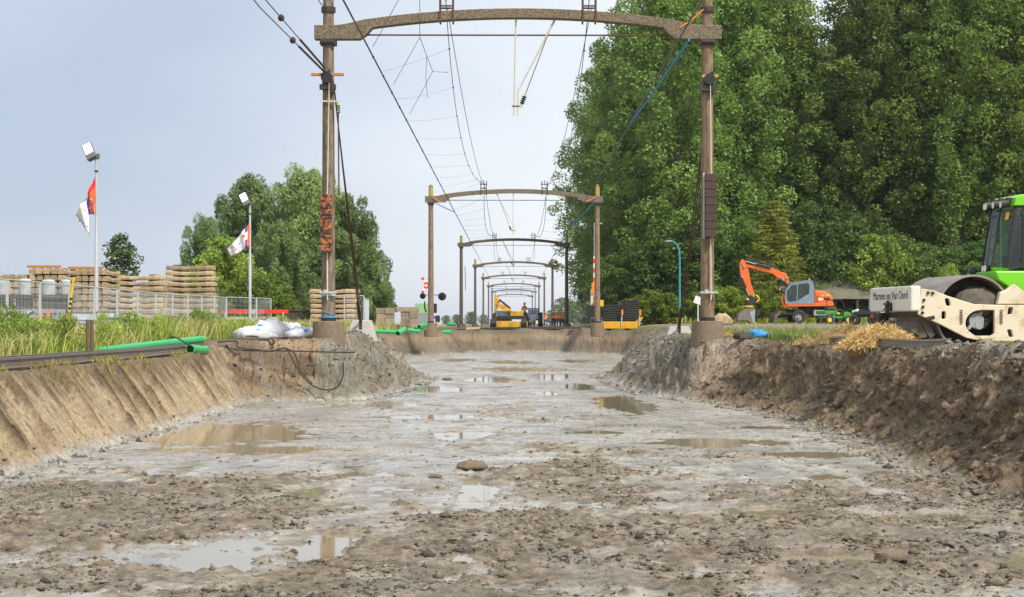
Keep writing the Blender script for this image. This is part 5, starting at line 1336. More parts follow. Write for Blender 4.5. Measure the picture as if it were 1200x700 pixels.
# ------------------------------------------------------------------ orange wheeled excavator beside the wood
DE = 122.0; PXM = FPX / DE
M_EOR = mat("excavator_orange", (.80, .135, .012), .4, coat=.2, col2=(.34, .17, .07), scale=2.2, amount=.7, lo=.5, hi=.75)
M_ECAB = mat("cab_grey_blue", (.21, .27, .32), .45, col2=(.16, .20, .24), scale=3)
M_BUCK = mat("bucket_steel", (.17, .15, .125), .6, .3, col2=(.27, .25, .22), scale=4)
M_CHR = mat("chrome_rod", (.55, .56, .58), .25, .9)
xe = X(935, DE)
EZ = EYE + .02
ex = empty("wheeled_excavator", (xe, DE, EZ), 0, "orange wheeled excavator with folded boom parked before the spruce", "excavator")
def E(px, py, dy=0.0): return Vector(((px - 935) / PXM, dy, (VPY - py) / PXM))
ch = part("chassis", M_DARK, ex, lambda q: (q.box((1.15, 0, .85), (3.9, 1.1, .35)), q.cyl((.6, 0, 1.0), (.6, 0, 1.24), .55, n=20), q.box((.0, 0, .52), (.3, 2.0, .25)), q.box((2.55, 0, .52), (.3, 2.0, .25))), bevel=.03)
part("tool_box", M_GREYP, ch, lambda q: q.box((1.55, -.85, .78), (1.2, .5, .4)), bevel=.02)
for i, (wx, wy) in enumerate(((-.1, -.98), (2.55, -.98), (-.1, .98), (2.55, .98))):
    w_ = part("wheel", M_TYRE, ex, lambda q: q.ring((wx, wy, .50), (0, 1, 0), .50, .27, .46, 28), bevel=.05)
    part("rim", M_GREYP, w_, lambda q: (q.cyl((wx, wy - .1, .5), (wx, wy + .1, .5), .28, n=20), q.cyl((wx, wy - .2, .5), (wx, wy + .2, .5), .11, n=12)))
bl_ = part("dozer_blade", M_MUDST, ex, lambda q: q.prism([(-1.95, .05), (-1.85, .55), (-1.45, .92), (-1.30, .92), (-1.62, .5), (-1.75, .05)], -1.25, 1.25), bevel=.02)
part("blade_arm", M_DARK, bl_, lambda q: (q.bar((-1.6, -.5, .45), (-.3, -.5, .7), .14, .16), q.bar((-1.6, .5, .45), (-.3, .5, .7), .14, .16), q.box((-.85, 0, .72), (1.2, 1.9, .12))))
hs_ = part("slew_deck", M_EOR, ex, lambda q: q.prism([(-1.0, 1.22), (2.35, 1.25), (2.35, 1.5), (-.9, 1.40)], -1.2, 1.2), bevel=.03)
eh = part("engine_hood", M_EOR, ex, lambda q: q.prism([(.98, 1.42), (.98, 2.30), (1.15, 2.36), (1.7, 2.32), (2.15, 2.05), (2.32, 1.75), (2.32, 1.42)], -1.2, 1.2), bevel=.09)
part("hood_panel", M_DARK, eh, lambda q: q.box((1.85, -1.21, 1.78), (.42, .02, .16)))
part("hood_badge", M_WHT, eh, lambda q: (q.box((1.42, -1.21, 1.74), (.34, .015, .14))))
part("hood_sticker", M_LGREEN, eh, lambda q: q.box((1.55, -1.205, 2.02), (.22, .015, .12)))
part("hood_sticker", M_YEL, eh, lambda q: q.box((1.90, -1.205, 2.05), (.3, .015, .12)))
for j in range(4): part("hood_vent", M_DARK, eh, lambda q: q.box((1.15, -1.205, 1.6 + .12 * j), (.14, .02, .05)))
cabx = [(-1.06, 1.40), (-1.10, 2.35), (-.72, 2.88), (.60, 3.06), (.86, 2.98), (.96, 2.0), (.96, 1.40)]
cb = plate("cab_side", cabx, [[(-.98, 1.75), (-1.0, 2.30), (-.66, 2.72), (.45, 2.88), (.62, 2.80), (.60, 2.15), (-.25, 1.62), (-.85, 1.55)]], -1.22, -1.14, M_ECAB, ex, .01)
cb2 = plate("cab_side", cabx, [[(-.98, 1.75), (-1.0, 2.30), (-.66, 2.72), (.45, 2.88), (.72, 2.80), (.82, 2.1), (-.25, 1.62), (-.85, 1.55)]], -.32, -.24, M_ECAB, ex, .01)
part("side_window", M_GLASS, cb, lambda q: q.prism([(-.98, 1.56), (-1.0, 2.30), (-.66, 2.72), (.45, 2.88), (.62, 2.80), (.60, 2.10), (-.25, 1.60)], -1.19, -1.18))
part("door_bar", M_ECAB, cb, lambda q: q.bar((-.28, -1.2, 1.5), (-.22, -1.2, 2.85), .06, .07, up=(0, 1, 0)))
part("cab_roof", M_ECAB, ex, lambda q: q.prism([(-.76, 2.86), (-.70, 2.92), (.60, 3.12), (.88, 3.02), (.86, 2.96), (.60, 3.05)], -1.24, -.22), bevel=.01)
part("windscreen", M_GLASS, ex, lambda q: q._add([(-1.06, -1.15, 1.45), (-1.06, -.3, 1.45), (-1.09, -.3, 2.34), (-1.09, -1.15, 2.34), (-.72, -.3, 2.87), (-.72, -1.15, 2.87)], [(0, 1, 2, 3), (3, 2, 4, 5)]))
part("cab_rear_panel", M_ECAB, ex, lambda q: q.box((.93, -.73, 2.1), (.05, .85, 1.5)))
part("operator_seat", M_INT, ex, lambda q: (q.box((.3, -.72, 1.85), (.5, .5, .14)), q.box((.52, -.72, 2.25), (.14, .5, .7)), q.box((-.6, -.72, 1.8), (.2, .2, .5))), bevel=.03)
part("beacon", M_ORANGE, ex, lambda q: q.cyl((.70, -.7, 3.08), (.70, -.7, 3.26), .07, .05, 10))
part("hand_rail", M_EOR, ex, lambda q: q.tube([E(917, 362, -1.2), E(914, 356, -1.25), E(912.5, 349, -1.25), E(915.5, 346, -1.25), E(917, 352, -1.22), E(918, 361, -1.2)], .035, 6))
def pz(pts): return [(E(a, b)[0], E(a, b)[2]) for a, b in pts]
# two-piece boom, stick, linkage, rotator, bucket; profiles in the machine's side plane
b1 = part("boom_base", M_EOR, ex, lambda q: q.prism(pz([(920.5, 335), (926.5, 334.5), (922, 322), (918, 319.5), (915.5, 323)]), -.08, .32), bevel=.02)
b2 = part("boom", M_EOR, ex, lambda q: q.prism(pz([(921.5, 322.5), (917, 320), (909, 316.5), (905.5, 312.8), (902, 316), (890, 312.5), (874, 310), (868.5, 305.5), (867, 308.5), (870, 312.5), (890, 317), (906, 321.5), (911.5, 327), (918, 327.5)]), -.10, .30), bevel=.02)
b3 = part("stick", M_EOR, ex, lambda q: q.prism(pz([(866, 309.5), (870, 304.3), (873.5, 306), (876.5, 314), (879.5, 331), (884.5, 345.5), (881.5, 349.5), (876, 344), (870, 328.5), (868, 324)]), -.06, .26), bevel=.02)
cyls = [("boom_cylinder", (923, 337), (914.5, 325), -.22), ("boom_cylinder", (903, 314.5), (874, 307.0), -.16), ("stick_cylinder", (868.5, 326), (877.5, 347), -.14), ("boom_hose", (916, 330), (913.5, 341), -.15)]
for nm, a, c_, dy in cyls:
    A_, B_ = E(*a, dy), E(*c_, dy)
    co = part(nm, M_DARK, ex, lambda q: q.cyl(A_, A_.lerp(B_, .6), .085, n=10)); part("piston_rod", M_CHR, co, lambda q: q.cyl(A_.lerp(B_, .55), B_, .05, n=8))
part("boom_hoses", M_BLACK, ex, lambda q: [q.tube([E(910, 315 - j, -.12), E(900, 310.5 - j, -.12), E(885, 307 - j, -.1), E(873, 304.5 - j, -.1)], .028, 5) for j in (0, 1)])['kind'] = 'stuff'
part("stick_hoses", M_BLACK, ex, lambda q: [q.tube([E(866 - j * .5, 310, -.1), E(866.5 - j * .6, 322, -.14), E(872 - j, 338, -.16), E(878 - j, 352, -.1)], .028, 5) for j in (0, 1.6)])['kind'] = 'stuff'
for px_, py_ in ((872, 313), (869.5, 325), (883, 347), (922, 326)): part("pivot_pin", M_GREYP, ex, lambda q: q.cyl(E(px_, py_, -.16), E(px_, py_, .36), .09, n=12))
tl_ = part("tilt_rotator", M_DARK, ex, lambda q: (q.prism(pz([(874, 352), (879, 346), (885, 350), (884, 357), (874, 358)]), -.2, .4), q.cyl(E(878, 357.5, .1), E(878, 361.5, .1), .33, n=16), q.cyl(E(884, 356, .1), E(890, 356.5, .1), .09, n=8)), bevel=.02)
part("yellow_ring", M_YEL, tl_, lambda q: q.cyl(E(877.5, 358.6, .1), E(877.5, 360.6, .1), .36, n=16))
part("yellow_hook", M_YEL, tl_, lambda q: q.tube([E(885.5, 346.5, -.1), E(888.8, 348.5, -.1), E(889, 352.5, -.1), E(886, 354.5, -.1)], .06, 6))
part("yellow_knob", M_YEL, tl_, lambda q: q.ell(E(875.5, 351.5, -.25), (.1, .1, .1), 10, 6))
bk = part("bucket", M_BUCK, ex, lambda q: q.prism(pz([(872.5, 362.5), (883.5, 362), (884, 366), (882, 379.6), (880, 379.8), (875, 376.5), (863, 376), (864.5, 369)]), -.55, .75), bevel=.03)
part("bucket_side_plate", M_CHR, bk, lambda q: q.prism(pz([(877, 366), (883.8, 364), (882.8, 379.6), (881, 379.7)]), -.58, -.552))
part("grab_jaw", M_DARK, ex, lambda q: q.prism(pz([(887, 364), (890.5, 363), (891, 369), (886, 373.5), (885, 371)]), -.1, .3), bevel=.02)

# ------------------------------------------------------------------ green utility vehicle, quad bike, shed
M_UGREEN = mat("utility_green", (.03, .26, .03), .4, coat=.2)
uv = empty("utility_vehicle", (X(977, 114), 114.0, ground_z(X(977, 114), 114)), R(22), "small green utility vehicle with yellow wheels behind the straw", "utility vehicle")
part("body", M_UGREEN, uv, lambda q: (q.prism([(.45, .42), (.45, .72), (.70, .86), (1.05, .74), (1.1, .42)], -.55, .55), q.box((-.55, 0, .78), (.95, 1.15, .24)), q.box((0, 0, .45), (1.9, .9, .14))), bevel=.04)
part("seat", M_YEL, uv, lambda q: (q.box((.0, 0, .72), (.35, 1.0, .12)), q.box((-.12, 0, .95), (.10, 1.0, .36), (0, R(-15), 0))), bevel=.03)
part("roll_cage", M_DARK, uv, lambda q: [q.tube([(-.15, s, .5), (-.2, s, 1.62), (.25, s, 1.66), (.65, s, .85)], .03, 6) for s in (-.55, .55)] + [q.tube([(-.2, -.55, 1.62), (-.2, .55, 1.62)], .03, 6), q.tube([(.25, -.55, 1.66), (.25, .55, 1.66)], .03, 6)])
part("dashboard", M_DARK, uv, lambda q: (q.box((.45, 0, .86), (.14, 1.0, .16)), q.box((-.55, -.3, 1.0), (.5, .4, .22))), bevel=.02)
part("steering_wheel", M_DARK, uv, lambda q: q.ring((.32, -.22, .98), (-.7, 0, .7), .15, .125, .025, 14))
for wx in (-.68, .78):
    for wy in (-.52, .52):
        w_ = part("wheel", M_TYRE, uv, lambda q: q.ring((wx, wy, .30), (0, 1, 0), .30, .16, .22, 20), bevel=.03)
        part("rim", M_YEL, w_, lambda q: q.cyl((wx, wy - .08, .30), (wx, wy + .08, .30), .17, n=14))
qb = empty("quad_bike", (X(1013, 90), 90.0, ground_z(X(1013, 90), 90)), R(160), "dark quad bike with grey box left of the roller's front plate", "quad bike")
part("body", M_DARK, qb, lambda q: (q.box((0, 0, .55), (1.0, .4, .25)), q.box((.1, 0, .76), (.5, .3, .12)), q.prism([(-.6, .5), (-.5, .66), (-.2, .7), (.5, .7), (.65, .5)], -.35, .35)), bevel=.04)
part("fairing", M_WHT, qb, lambda q: q.box((.45, 0, .72), (.35, .5, .14), (0, R(20), 0)), bevel=.03)
part("handlebar", M_DARK, qb, lambda q: q.tube([(.3, -.38, .98), (.38, 0, .92), (.3, .38, .98)], .02, 6)); part("tail_lamp", M_REDP, qb, lambda q: q.box((-.62, .2, .6), (.04, .12, .08)))
for wx in (-.48, .5):
    for wy in (-.36, .36): part("wheel", M_TYRE, qb, lambda q: q.ring((wx, wy, .26), (0, 1, 0), .26, .12, .22, 18), bevel=.03)
part("cargo_box", M_ECAB, qb, lambda q: (q.box((-.55, 0, 1.15), (.55, .6, .8)), q.box((-.55, -.31, 1.15), (.03, .02, .7)), q.box((-.3, -.31, 1.15), (.03, .02, .7))), bevel=.01)

M_ROOF = mat("corrugated_sheet", (.27, .245, .175), .75, col2=(.17, .165, .11), scale=1.5, amount=.7)
M_TIMB = mat("dark_timber", (.07, .06, .05), .9, col2=(.045, .04, .035), scale=4)
xs0, ds = X(929, 128), 128.0
sh = empty("tin_shed", (xs0, ds, ground_z(xs0 + 2, ds)), 0, "low timber shed with olive corrugated roof behind the excavator", "shed")
zr0, zr1 = EYE + (VPY - 350) / FPX * ds - ground_z(xs0 + 2, ds), EYE + (VPY - 328.5) / FPX * 131 - ground_z(xs0 + 2, ds)
def corr(q, x0, w):
    n = 9; vs = []; fs = []
    for i in range(n * 4 + 1):
        xx = x0 + w * i / (n * 4); dz = .035 * math.sin(i * math.pi / 2)
        vs += [(xx, -.1, zr0 + dz), (xx, 3.2, zr1 + dz), (xx, 3.2, zr1 + dz - .03), (xx, -.1, zr0 + dz - .03)]
    for i in range(n * 4):
        for j in range(4): j2 = (j + 1) % 4; fs.append((i * 4 + j, i * 4 + j2, i * 4 + 4 + j2, i * 4 + 4 + j))
    q._add(vs, fs)
rf = part("roof", M_TIMB, sh, lambda q: q._add([(.05, 0, zr0 - .1), (7.3, 0, zr0 - .1), (7.3, 3.2, zr1 - .1), (.05, 3.2, zr1 - .1)], [(0, 1, 2, 3)]))
for k in range(7): part("roof_sheet", M_ROOF, rf, lambda q: corr(q, k * 1.05, 1.06), loc=(0, 0, .006 * (k % 2)))
wl_ = part("wall", M_TIMB, sh, lambda q: q.box((3.6, 3.0, zr0 / 2), (7.1, .05, zr0)))
for k in range(24): part("plank", M_TIMB, wl_, lambda q: q.box((.2 + k * .30, 2.95, zr0 / 2), (.28, .03, zr0)))
for k in range(4): part("post", M_TIMB, sh, lambda q: q.box((.15 + k * 2.35, .05, zr0 / 2 - .1), (.16, .16, zr0 - .1)))

# ------------------------------------------------------------------ teal street lamp
M_TEAL = mat("teal_paint", (.03, .28, .29), .5, col2=(.03, .22, .24), scale=4)
dl_ = 96.0; xl_ = X(796.5, dl_); zl_ = ground_z(xl_, dl_)
st = empty("street_lamp", (xl_, dl_, zl_), 0, "slim teal street lamp with curved arm at the wood's edge", "street lamp")
ht = EYE + (VPY - 284) / FPX * dl_ - zl_
part("pole", M_TEAL, st, lambda q: q.tube([(0, 0, -.1), (0, 0, ht - .9), (-.03, 0, ht - .45), (-.13, 0, ht - .18), (-.32, 0, ht + .02), (-.45, 0, ht + .05)], .055, 8, True, [.07, .055, .05, .045, .04, .04]), smooth=60)
part("lamp_head", M_GREYP, st, lambda q: q.ell((-.62, 0, ht + .05), (.24, .1, .06), 12, 6))

# ------------------------------------------------------------------ yellow flat trailer with black crossing panels
M_BPAN = mat("black_rubber_panel", (.022, .022, .024), .7, col2=(.045, .043, .04), scale=8, bump=.4)
M_TYEL = mat("trailer_yellow", (.72, .36, .015), .5, col2=(.5, .25, .02), scale=3)
dt = 110.5; xt_ = X(727, dt); zt_ = ground_z(xt_, dt)
tr = empty("flat_trailer", (xt_, dt, zt_), R(0), "low yellow trailer loaded with black panels beside the second portal's right post", "trailer")
part("deck", M_TYEL, tr, lambda q: q.prism([(-1.2, .12), (-1.2, .58), (.9, .58), (1.35, .88), (1.42, .86), (1.0, .12)], -.9, .9), bevel=.03)
part("deck_mat", M_BPAN, tr, lambda q: q.box((-.1, 0, .61), (2.0, 1.7, .05)))
for sx in (-.0, 1.15):
    po_ = part("stake", M_GREY, tr, lambda q: q.bar((sx + .42 - .42, -.94, .3), (sx + .05, -.94, 1.15 if sx < 1 else 1.2), .06, .06)); part("orange_cap", M_ORANGE, po_, lambda q: q.cyl((sx + .05, -.94, 1.0), (sx + .06, -.94, 1.35), .075, n=8))
for sx in (-.7, .5): part("wheel", M_TYRE, tr, lambda q: q.ring((sx, .6, .24), (0, 1, 0), .24, .12, .2, 16))
for st_i, (ox, n_p, w_) in enumerate(((-.42, 7, 1.35), (.62, 9, .95))):
    for k in range(n_p):
        o = part("rubber_mat", M_BPAN, None, lambda q: (q.box((0, 0, .065), (w_, 1.4, .125)), q.box((0, -.71, .065), (w_ * .94, .02, .06))), bevel=.012)
        o.location = (xt_ + ox + random.uniform(-.06, .06), dt + .05 + .2 * st_i, zt_ + .64 + k * .15); o.rotation_euler[2] = random.uniform(-.05, .05) + .05 * st_i
        tag(o, f"black rubber mat, {ORD[n_p - 1 - k]} from the top of the {'left' if st_i == 0 else 'taller right'} stack on the trailer", "rubber mat", "stacked black panels")
# cars parked behind, mostly hidden: blue tarpaulin and boulder by the portal post
M_BTARP = mat("blue_tarp", (.03, .30, .70), .5, col2=(.05, .22, .5), scale=6, bump=.5)
def rag(name, c, rad, m, label, cat, seed, nu=16, nv=10, amp=.3):
    rd = random.Random(seed); b = MB(); b.ell((0, 0, 0), rad, nu, nv)
    vs = []
    for v in b.v:
        v = Vector(v); k = 1 + amp * math.sin(v.x * 9 / max(rad) + seed) * math.cos(v.y * 7 / max(rad) + seed * 2) + rd.uniform(-amp, amp) * .35
        v *= k; v.z = max(v.z, -rad[2] * .35); vs.append(tuple(v))
    b.v = vs; o = b.build(name, m, None, c, smooth=80); return tag(o, label, cat)
p = at(888, 399, 43.5); rag("blue_rag", (p.x, p.y, ground_z(p.x, p.y) + .12), (.20, .16, .15), M_BTARP, "crumpled bright blue plastic beside the right-hand rail", "plastic sheet", 3, amp=.45)
p = at(871, 402, 43.3); rag("dark_rag", (p.x, p.y, ground_z(p.x, p.y) + .06), (.26, .2, .13), M_DKBR, "crumpled dark brown rag left of the blue plastic", "rag", 5)
p = at(846, 378, 80); rag("boulder", (p.x, p.y, ground_z(p.x, p.y) + .3), (.48, .4, .42), M_SLEEP, "tan boulder behind the near right portal foundation", "boulder", 8, amp=.12)
p = at(818, 352, 90); o = part("road_sign", M_WHT, None, lambda q: (q.box((0, 0, .0), (.40, .02, .40), (0, R(20), 0)), q.cyl((0, .03, -1.9), (0, .03, .1), .03, n=6)), loc=(p.x, p.y, p.z)); tag(o, "tilted white square sign left of the near right portal post", "sign")

# ------------------------------------------------------------------ loose rails on both edges
M_RAIL = mat("rail_steel", (.25, .205, .175), .5, .45, col2=(.16, .105, .075), scale=8, amount=.8, stretch=(4, .3, 4))
M_RAILTOP = mat("rail_head", (.42, .38, .36), .3, .8, col2=(.25, .2, .17), scale=6)
RP = [(-.07, 0), (.07, 0), (.07, .012), (.02, .03), (.012, .115), (.036, .125), (.036, .16), (-.036, .16), (-.036, .125), (-.012, .115), (-.02, .03), (-.07, .012)]
def rail(pts, label, group="loose rails beside the pit"):
    vs = []; fs = []; n = len(RP)
    pts = [Vector(p) for p in pts]
    for i, p in enumerate(pts):
        d = (pts[min(i + 1, len(pts) - 1)] - pts[max(i - 1, 0)]); a = Vector((d.y, -d.x, 0)).normalized()
        for u, v in RP: vs.append(p + a * u + Vector((0, 0, v)))
    for i in range(len(pts) - 1):
        for j in range(n): j2 = (j + 1) % n; fs.append((i * n + j, i * n + j2, (i + 1) * n + j2, (i + 1) * n + j))
    e = (len(pts) - 1) * n; fs += [tuple(range(n - 1, -1, -1)), tuple(range(e, e + n))]
    b = MB(); b._add(vs, fs); b.m = [1 if (k % n in (5, 6, 7) and k < (len(pts) - 1) * n) else 0 for k in range(len(fs))]; o = b.build("loose_rail", [M_RAIL, M_RAILTOP], None); return tag(o, label, "rail", group)
def lz(x, y): return ground_z(x, y)
def rl_pts(f, y0, y1, dz, n=24): return [(f(y0 + (y1 - y0) * i / n), y0 + (y1 - y0) * i / n, dz(y0 + (y1 - y0) * i / n)) for i in range(n + 1)]
zl = lambda y: -.235 + .0 * y + .10 * float(sstep(34, 52, np.array(y)))
rail(rl_pts(lambda y: -7.46, 8, 46, zl), "rusty rail lying along the lip of the left bank, nearest the pit")
rail(rl_pts(lambda y: -7.74 + .003 * (y - 20), 8, 40, lambda y: zl(y) + .01), "rusty rail lying just behind the first on the left bank")
rail(rl_pts(lambda y: -8.06 + .006 * (y - 20), 8, 31, lambda y: zl(y) - .01), "shortest rusty rail, set back farthest on the left bank")
def rrx(y): return 7.55 - .10 * (y - 28) / 10 - .8 * float(sstep(38, 52, np.array(y)))
rail([(6.95 - .03 * (y - 28), y, max(lz(6.95 - .03 * (y - 28), y), -.02) + .005) for y in np.linspace(27.3, 50, 22)], "grey rail lying on the right verge from the straw to the portal foot")
rail([(7.6 - .03 * (y - 30), y, max(lz(7.6 - .03 * (y - 30), y), -.02) + .01) for y in np.linspace(37, 50, 14)], "second grey rail half hidden in grass behind the right-hand one")

# ------------------------------------------------------------------ green pipes
M_PIPE = mat("green_plastic_pipe", (.03, .42, .12), .35, col2=(.05, .36, .12), scale=3)
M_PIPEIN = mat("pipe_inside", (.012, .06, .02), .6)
def pipe(p0, p1, r, label, sockets=True):
    p0, p1 = Vector(p0), Vector(p1); d = (p1 - p0).normalized(); L_ = (p1 - p0).length
    e = empty("green_pipe", p0, 0, label, "pipe", "green plastic pipes")
    part("pipe_wall", M_PIPE, e, lambda q: (q.ring((p1 - p0) / 2, d, r, r * .9, L_, 24)), smooth=35)
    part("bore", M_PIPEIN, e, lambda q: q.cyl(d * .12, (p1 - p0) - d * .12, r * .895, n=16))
    if sockets: part("socket", M_PIPE, e, lambda q: q.ring((p1 - p0) - d * .10, d, r * 1.09, r * .99, .2, 24), smooth=35)
a, c_ = at(125, 409, 33.5), at(234, 399, 39); a.z = max(a.z, lz(a.x, a.y) + .12)
pipe((-8.5, 33.0, -.16), (at(236, 398, 41.5).x, 41.5, at(236, 398, 41.5).z), .088, "long bright green pipe lying in the grass along the left bank")
pipe(at(240.5, 410.5, 40.2), at(222.5, 409.5, 38.6), .10, "short green pipe end with dark bore at the lip of the left bank")
pp_ = at(934, 404, 40.5); pipe((pp_.x - .12, 40.9, lz(pp_.x, 40.6) + .07), (pp_.x + .2, 39.9, lz(pp_.x, 40.0) + .07), .08, "short green pipe in the grass at the edge of the right bank")
for i, (x0, y0, x1, y1, d0, d1, r_, lb) in enumerate(((440, 388.5, 466, 389.5, 80, 80, .13, "green pipe lying right of the left anchor block"), (466, 391, 474, 386, 79, 80, .16, "stubby upturned green pipe right of the left anchor block"), (478, 387, 492, 388.5, 84, 84, .14, "green pipe with dark bore left of the second portal's foundation"),
        (487, 386, 498, 384.5, 90, 92, .15, "green pipe stacked against the second portal's foundation"), (491, 383, 499, 381, 90, 92, .13, "uppermost green pipe behind the second portal's foundation"), (519, 389, 528, 389.5, 100, 100, .15, "green pipe just right of the second portal's left foundation"), (524, 380, 534, 380.5, 110, 110, .15, "far green pipe behind the second portal's left post"),
        (425, 386, 431, 384, 66, 67, .12, "green pipe peeping out behind the left anchor block"), (358, 388, 366, 386, 62, 63, .13, "green pipe behind the white sacks by the portal post"))):
    pipe(at(x0, y0, d0), at(x1, y1, d1), r_ * .72, lb, False)

# ------------------------------------------------------------------ white sacks, stakes, cables, straw
M_SACK = mat("white_woven_sack", (.60, .60, .62), .75, col2=(.42, .42, .45), scale=5, bump=.7, bscale=9)
for i, (px, py, w, h, lb) in enumerate(((296, 391, .50, .24, "flat white woven sack, leftmost on the spoil by the bank corner"), (316, 388, .55, .36, "largest white woven sack in the middle of the heap"), (337, 389, .48, .30, "white woven sack right of the largest"), (354, 392, .42, .21, "white woven sack nearest the portal foundation"), (323, 395, .40, .15, "white woven sack at the front of the heap"))):
    p = at(px, py, 46 + .6 * (i % 3)); g_ = lz(p.x, p.y)
    o = rag("woven_sack", (p.x, p.y, g_ + h * .45), (w, .42, h), M_SACK, lb, "sack", 20 + i, 26, 14, .15); o['group'] = "white sacks by the bank corner"
    for k in range(3):
        t = random.uniform(-.6, .6); part("blue_print", M_BLUEROPE, o, lambda q: q.ell((w * t, -.30 + .05 * k, h * .62), (.07, .03, .025), 8, 5))
M_STAKE = mat("stake_timber", (.17, .12, .07), .9, col2=(.10, .07, .045), scale=6, stretch=(6, 6, 1), bump=.5)
for i, (px, d, ty, lb) in enumerate(((102.3, 31.5, 375, "left of two round wooden stakes in the verge"), (107.2, 31.9, 375.5, "right of two round wooden stakes in the verge"))):
    x = X(px, d); o = part("wooden_stake", M_STAKE, None, lambda q: q.tube([(x, d, lz(x, d) - .2), (x + .01, d, EYE + (VPY - ty) / FPX * d)], .05, 9, True, [.038, .034]), smooth=50); tag(o, lb, "stake", "wooden stakes")
M_CABLE = mat("black_cable", (.03, .025, .022), .6, col2=(.09, .07, .05), scale=10)
def cable(pix, d, label, r=.018, n=6):
    pts = []
    for k, (px, py) in enumerate(pix): pts.append(at(px, py, d[k] if isinstance(d, (list, tuple)) else d))
    # Catmull-Rom smoothing
    sm = []
    for i in range(len(pts) - 1):
        p0, p1, p2, p3 = pts[max(i - 1, 0)], pts[i], pts[i + 1], pts[min(i + 2, len(pts) - 1)]
        for t in range(n):
            u = t / n; sm.append(.5 * ((2 * p1) + (p2 - p0) * u + (2 * p0 - 5 * p1 + 4 * p2 - p3) * u * u + (3 * p1 - p0 - 3 * p2 + p3) * u ** 3))
    sm.append(pts[-1])
    for q_ in sm:
        g_ = lz(q_.x, q_.y)
        q_.z = max(q_.z, g_ + r)
    o = part("cable", M_CABLE, None, lambda q: q.tube(sm, r, 6), smooth=60); return tag(o, label, "cable", "black cables on the bank corner")
cable([(255, 401), (277, 400), (279, 407), (300, 410), (318, 412), (333, 408), (338, 412), (349, 433), (361, 448), (373, 455), (385, 457), (396, 453), (402, 440), (402, 425)], 42.0, "black cable looping down the face of the left spur")
cable([(265, 408), (290, 411), (320, 411), (360, 412), (400, 413), (416, 413)], 42.1, "black cable lying straight across the left spur")
cable([(288, 394), (302, 395), (303, 402), (312, 405), (322, 402), (318, 396)], [44, 43.6, 43, 42.8, 42.6, 43], "black cable tangled over the white sacks")
cable([(333, 408), (345, 414), (352, 434), (366, 450)], 41.8, "second black cable hanging beside the loop on the left spur")
cable([(199, 395), (207, 396), (222, 405)], [38.6, 38.4, 38.2], "short black strap over the long green pipe", .02)

M_STRAW = leaf_mat("dry_straw", .25, .7, .2)
M_GRASS = leaf_mat("grass_blades", .35, .6, .25)
def blades(name, xy, z, H, W, bend, cols, m, label, cat, lean=None):
    n = len(xy); th = rng.uniform(0, 6.283, n); dx, dy = np.cos(th), np.sin(th)
    px_, py_ = -dy, dx
    bx = np.cos(th + rng.normal(0, .7, n)) * bend * H; by = np.sin(th + rng.normal(0, .7, n)) * bend * H
    V = np.zeros((n, 5, 3)); w = W / 2
    base = np.stack([xy[:, 0], xy[:, 1], z], -1)
    V[:, 0] = base + np.stack([px_ * w, py_ * w, 0 * w], -1); V[:, 1] = base - np.stack([px_ * w, py_ * w, 0 * w], -1)
    mid = base + np.stack([bx * .35, by * .35, H * .6], -1)
    V[:, 2] = mid + np.stack([px_ * w, py_ * w, 0 * w], -1) * .8; V[:, 3] = mid - np.stack([px_ * w, py_ * w, 0 * w], -1) * .8
    V[:, 4] = base + np.stack([bx, by, H * (1 - .25 * bend)], -1)
    b = (np.arange(n) * 5)[:, None]
    F_ = np.concatenate([b + np.array([[0, 1, 3]]), b + np.array([[0, 3, 2]]), b + np.array([[2, 3, 4]])], 0)
    me = np_mesh(name, V.reshape(-1, 3), F_, m, np.repeat(cols, 5, 0))
    return tag(link(name, me), label, cat, kind='stuff')
def gz(xy): return top_ground(xy[:, 0], xy[:, 1]) - .02
def grass_area(name, n, x0, x1, y0, y1, h, w, label, straw=.42, keep=None, green=((.16, .26, .025), (.42, .50, .07))):
    xy = np.stack([rng.uniform(x0, x1, n), y0 * (y1 / y0) ** rng.uniform(0, 1, n)], -1)
    if keep is not None: xy = xy[keep(xy[:, 0], xy[:, 1])]
    n = len(xy)
    cl_ = fbm(xy[:, 0] * .6, xy[:, 1] * .35, 3, 151); cl2 = fbm(xy[:, 0] * .5 + 9, xy[:, 1] * .25, 3, 157)
    H = h * (1 + .6 * cl_) * rng.uniform(.5, 1.2, n)
    t = rng.uniform(0, 1, (n, 1)); g_ = np.array(green[0]) + (np.array(green[1]) - np.array(green[0])) * t
    s = (rng.uniform(0, 1, n) < np.clip(straw + .9 * cl2, .04, .8))[:, None]
    st_ = np.array((.42, .34, .13)) + (np.array((.68, .58, .30)) - np.array((.42, .34, .13))) * rng.uniform(0, 1, (n, 1))
    col = np.where(s, st_, g_)
    H = np.where(s[:, 0], H * 1.18, H)
    return blades(name, xy, gz(xy), H, w * rng.uniform(.6, 1.4, n) * (xy[:, 1] / 40) ** .5, rng.uniform(.2, 1.0, n), col, M_GRASS, label, "grass")
grass_area("tall_grass", 62000, -15.6, -8.25, 18, 100, .62, .021, "tall green and straw-coloured grass on the left verge")
grass_area("yard_grass", 26000, -40, -6.6, 60, 135, .52, .03, "yellow-green grass behind the left portal post and in the yard", keep=lambda x, y: (x > -15) & ((x < -8.2) | (y > 60)) & ~((np.abs(x) < 7.6) & (y > 100)))
grass_area("verge_grass", 24000, 6.0, 15, 36, 66, .24, .016, "short fresh green grass on the right verge", straw=.08, keep=lambda x, y: ((x > 6.5 + .03 * (48 - np.minimum(y, 48))) & (fbm(x * .5, y * .3, 3, 163) > -.15) & ~((x > 9.5) & (y > 97) & (y < 124))), green=((.14, .26, .025), (.38, .50, .08)))
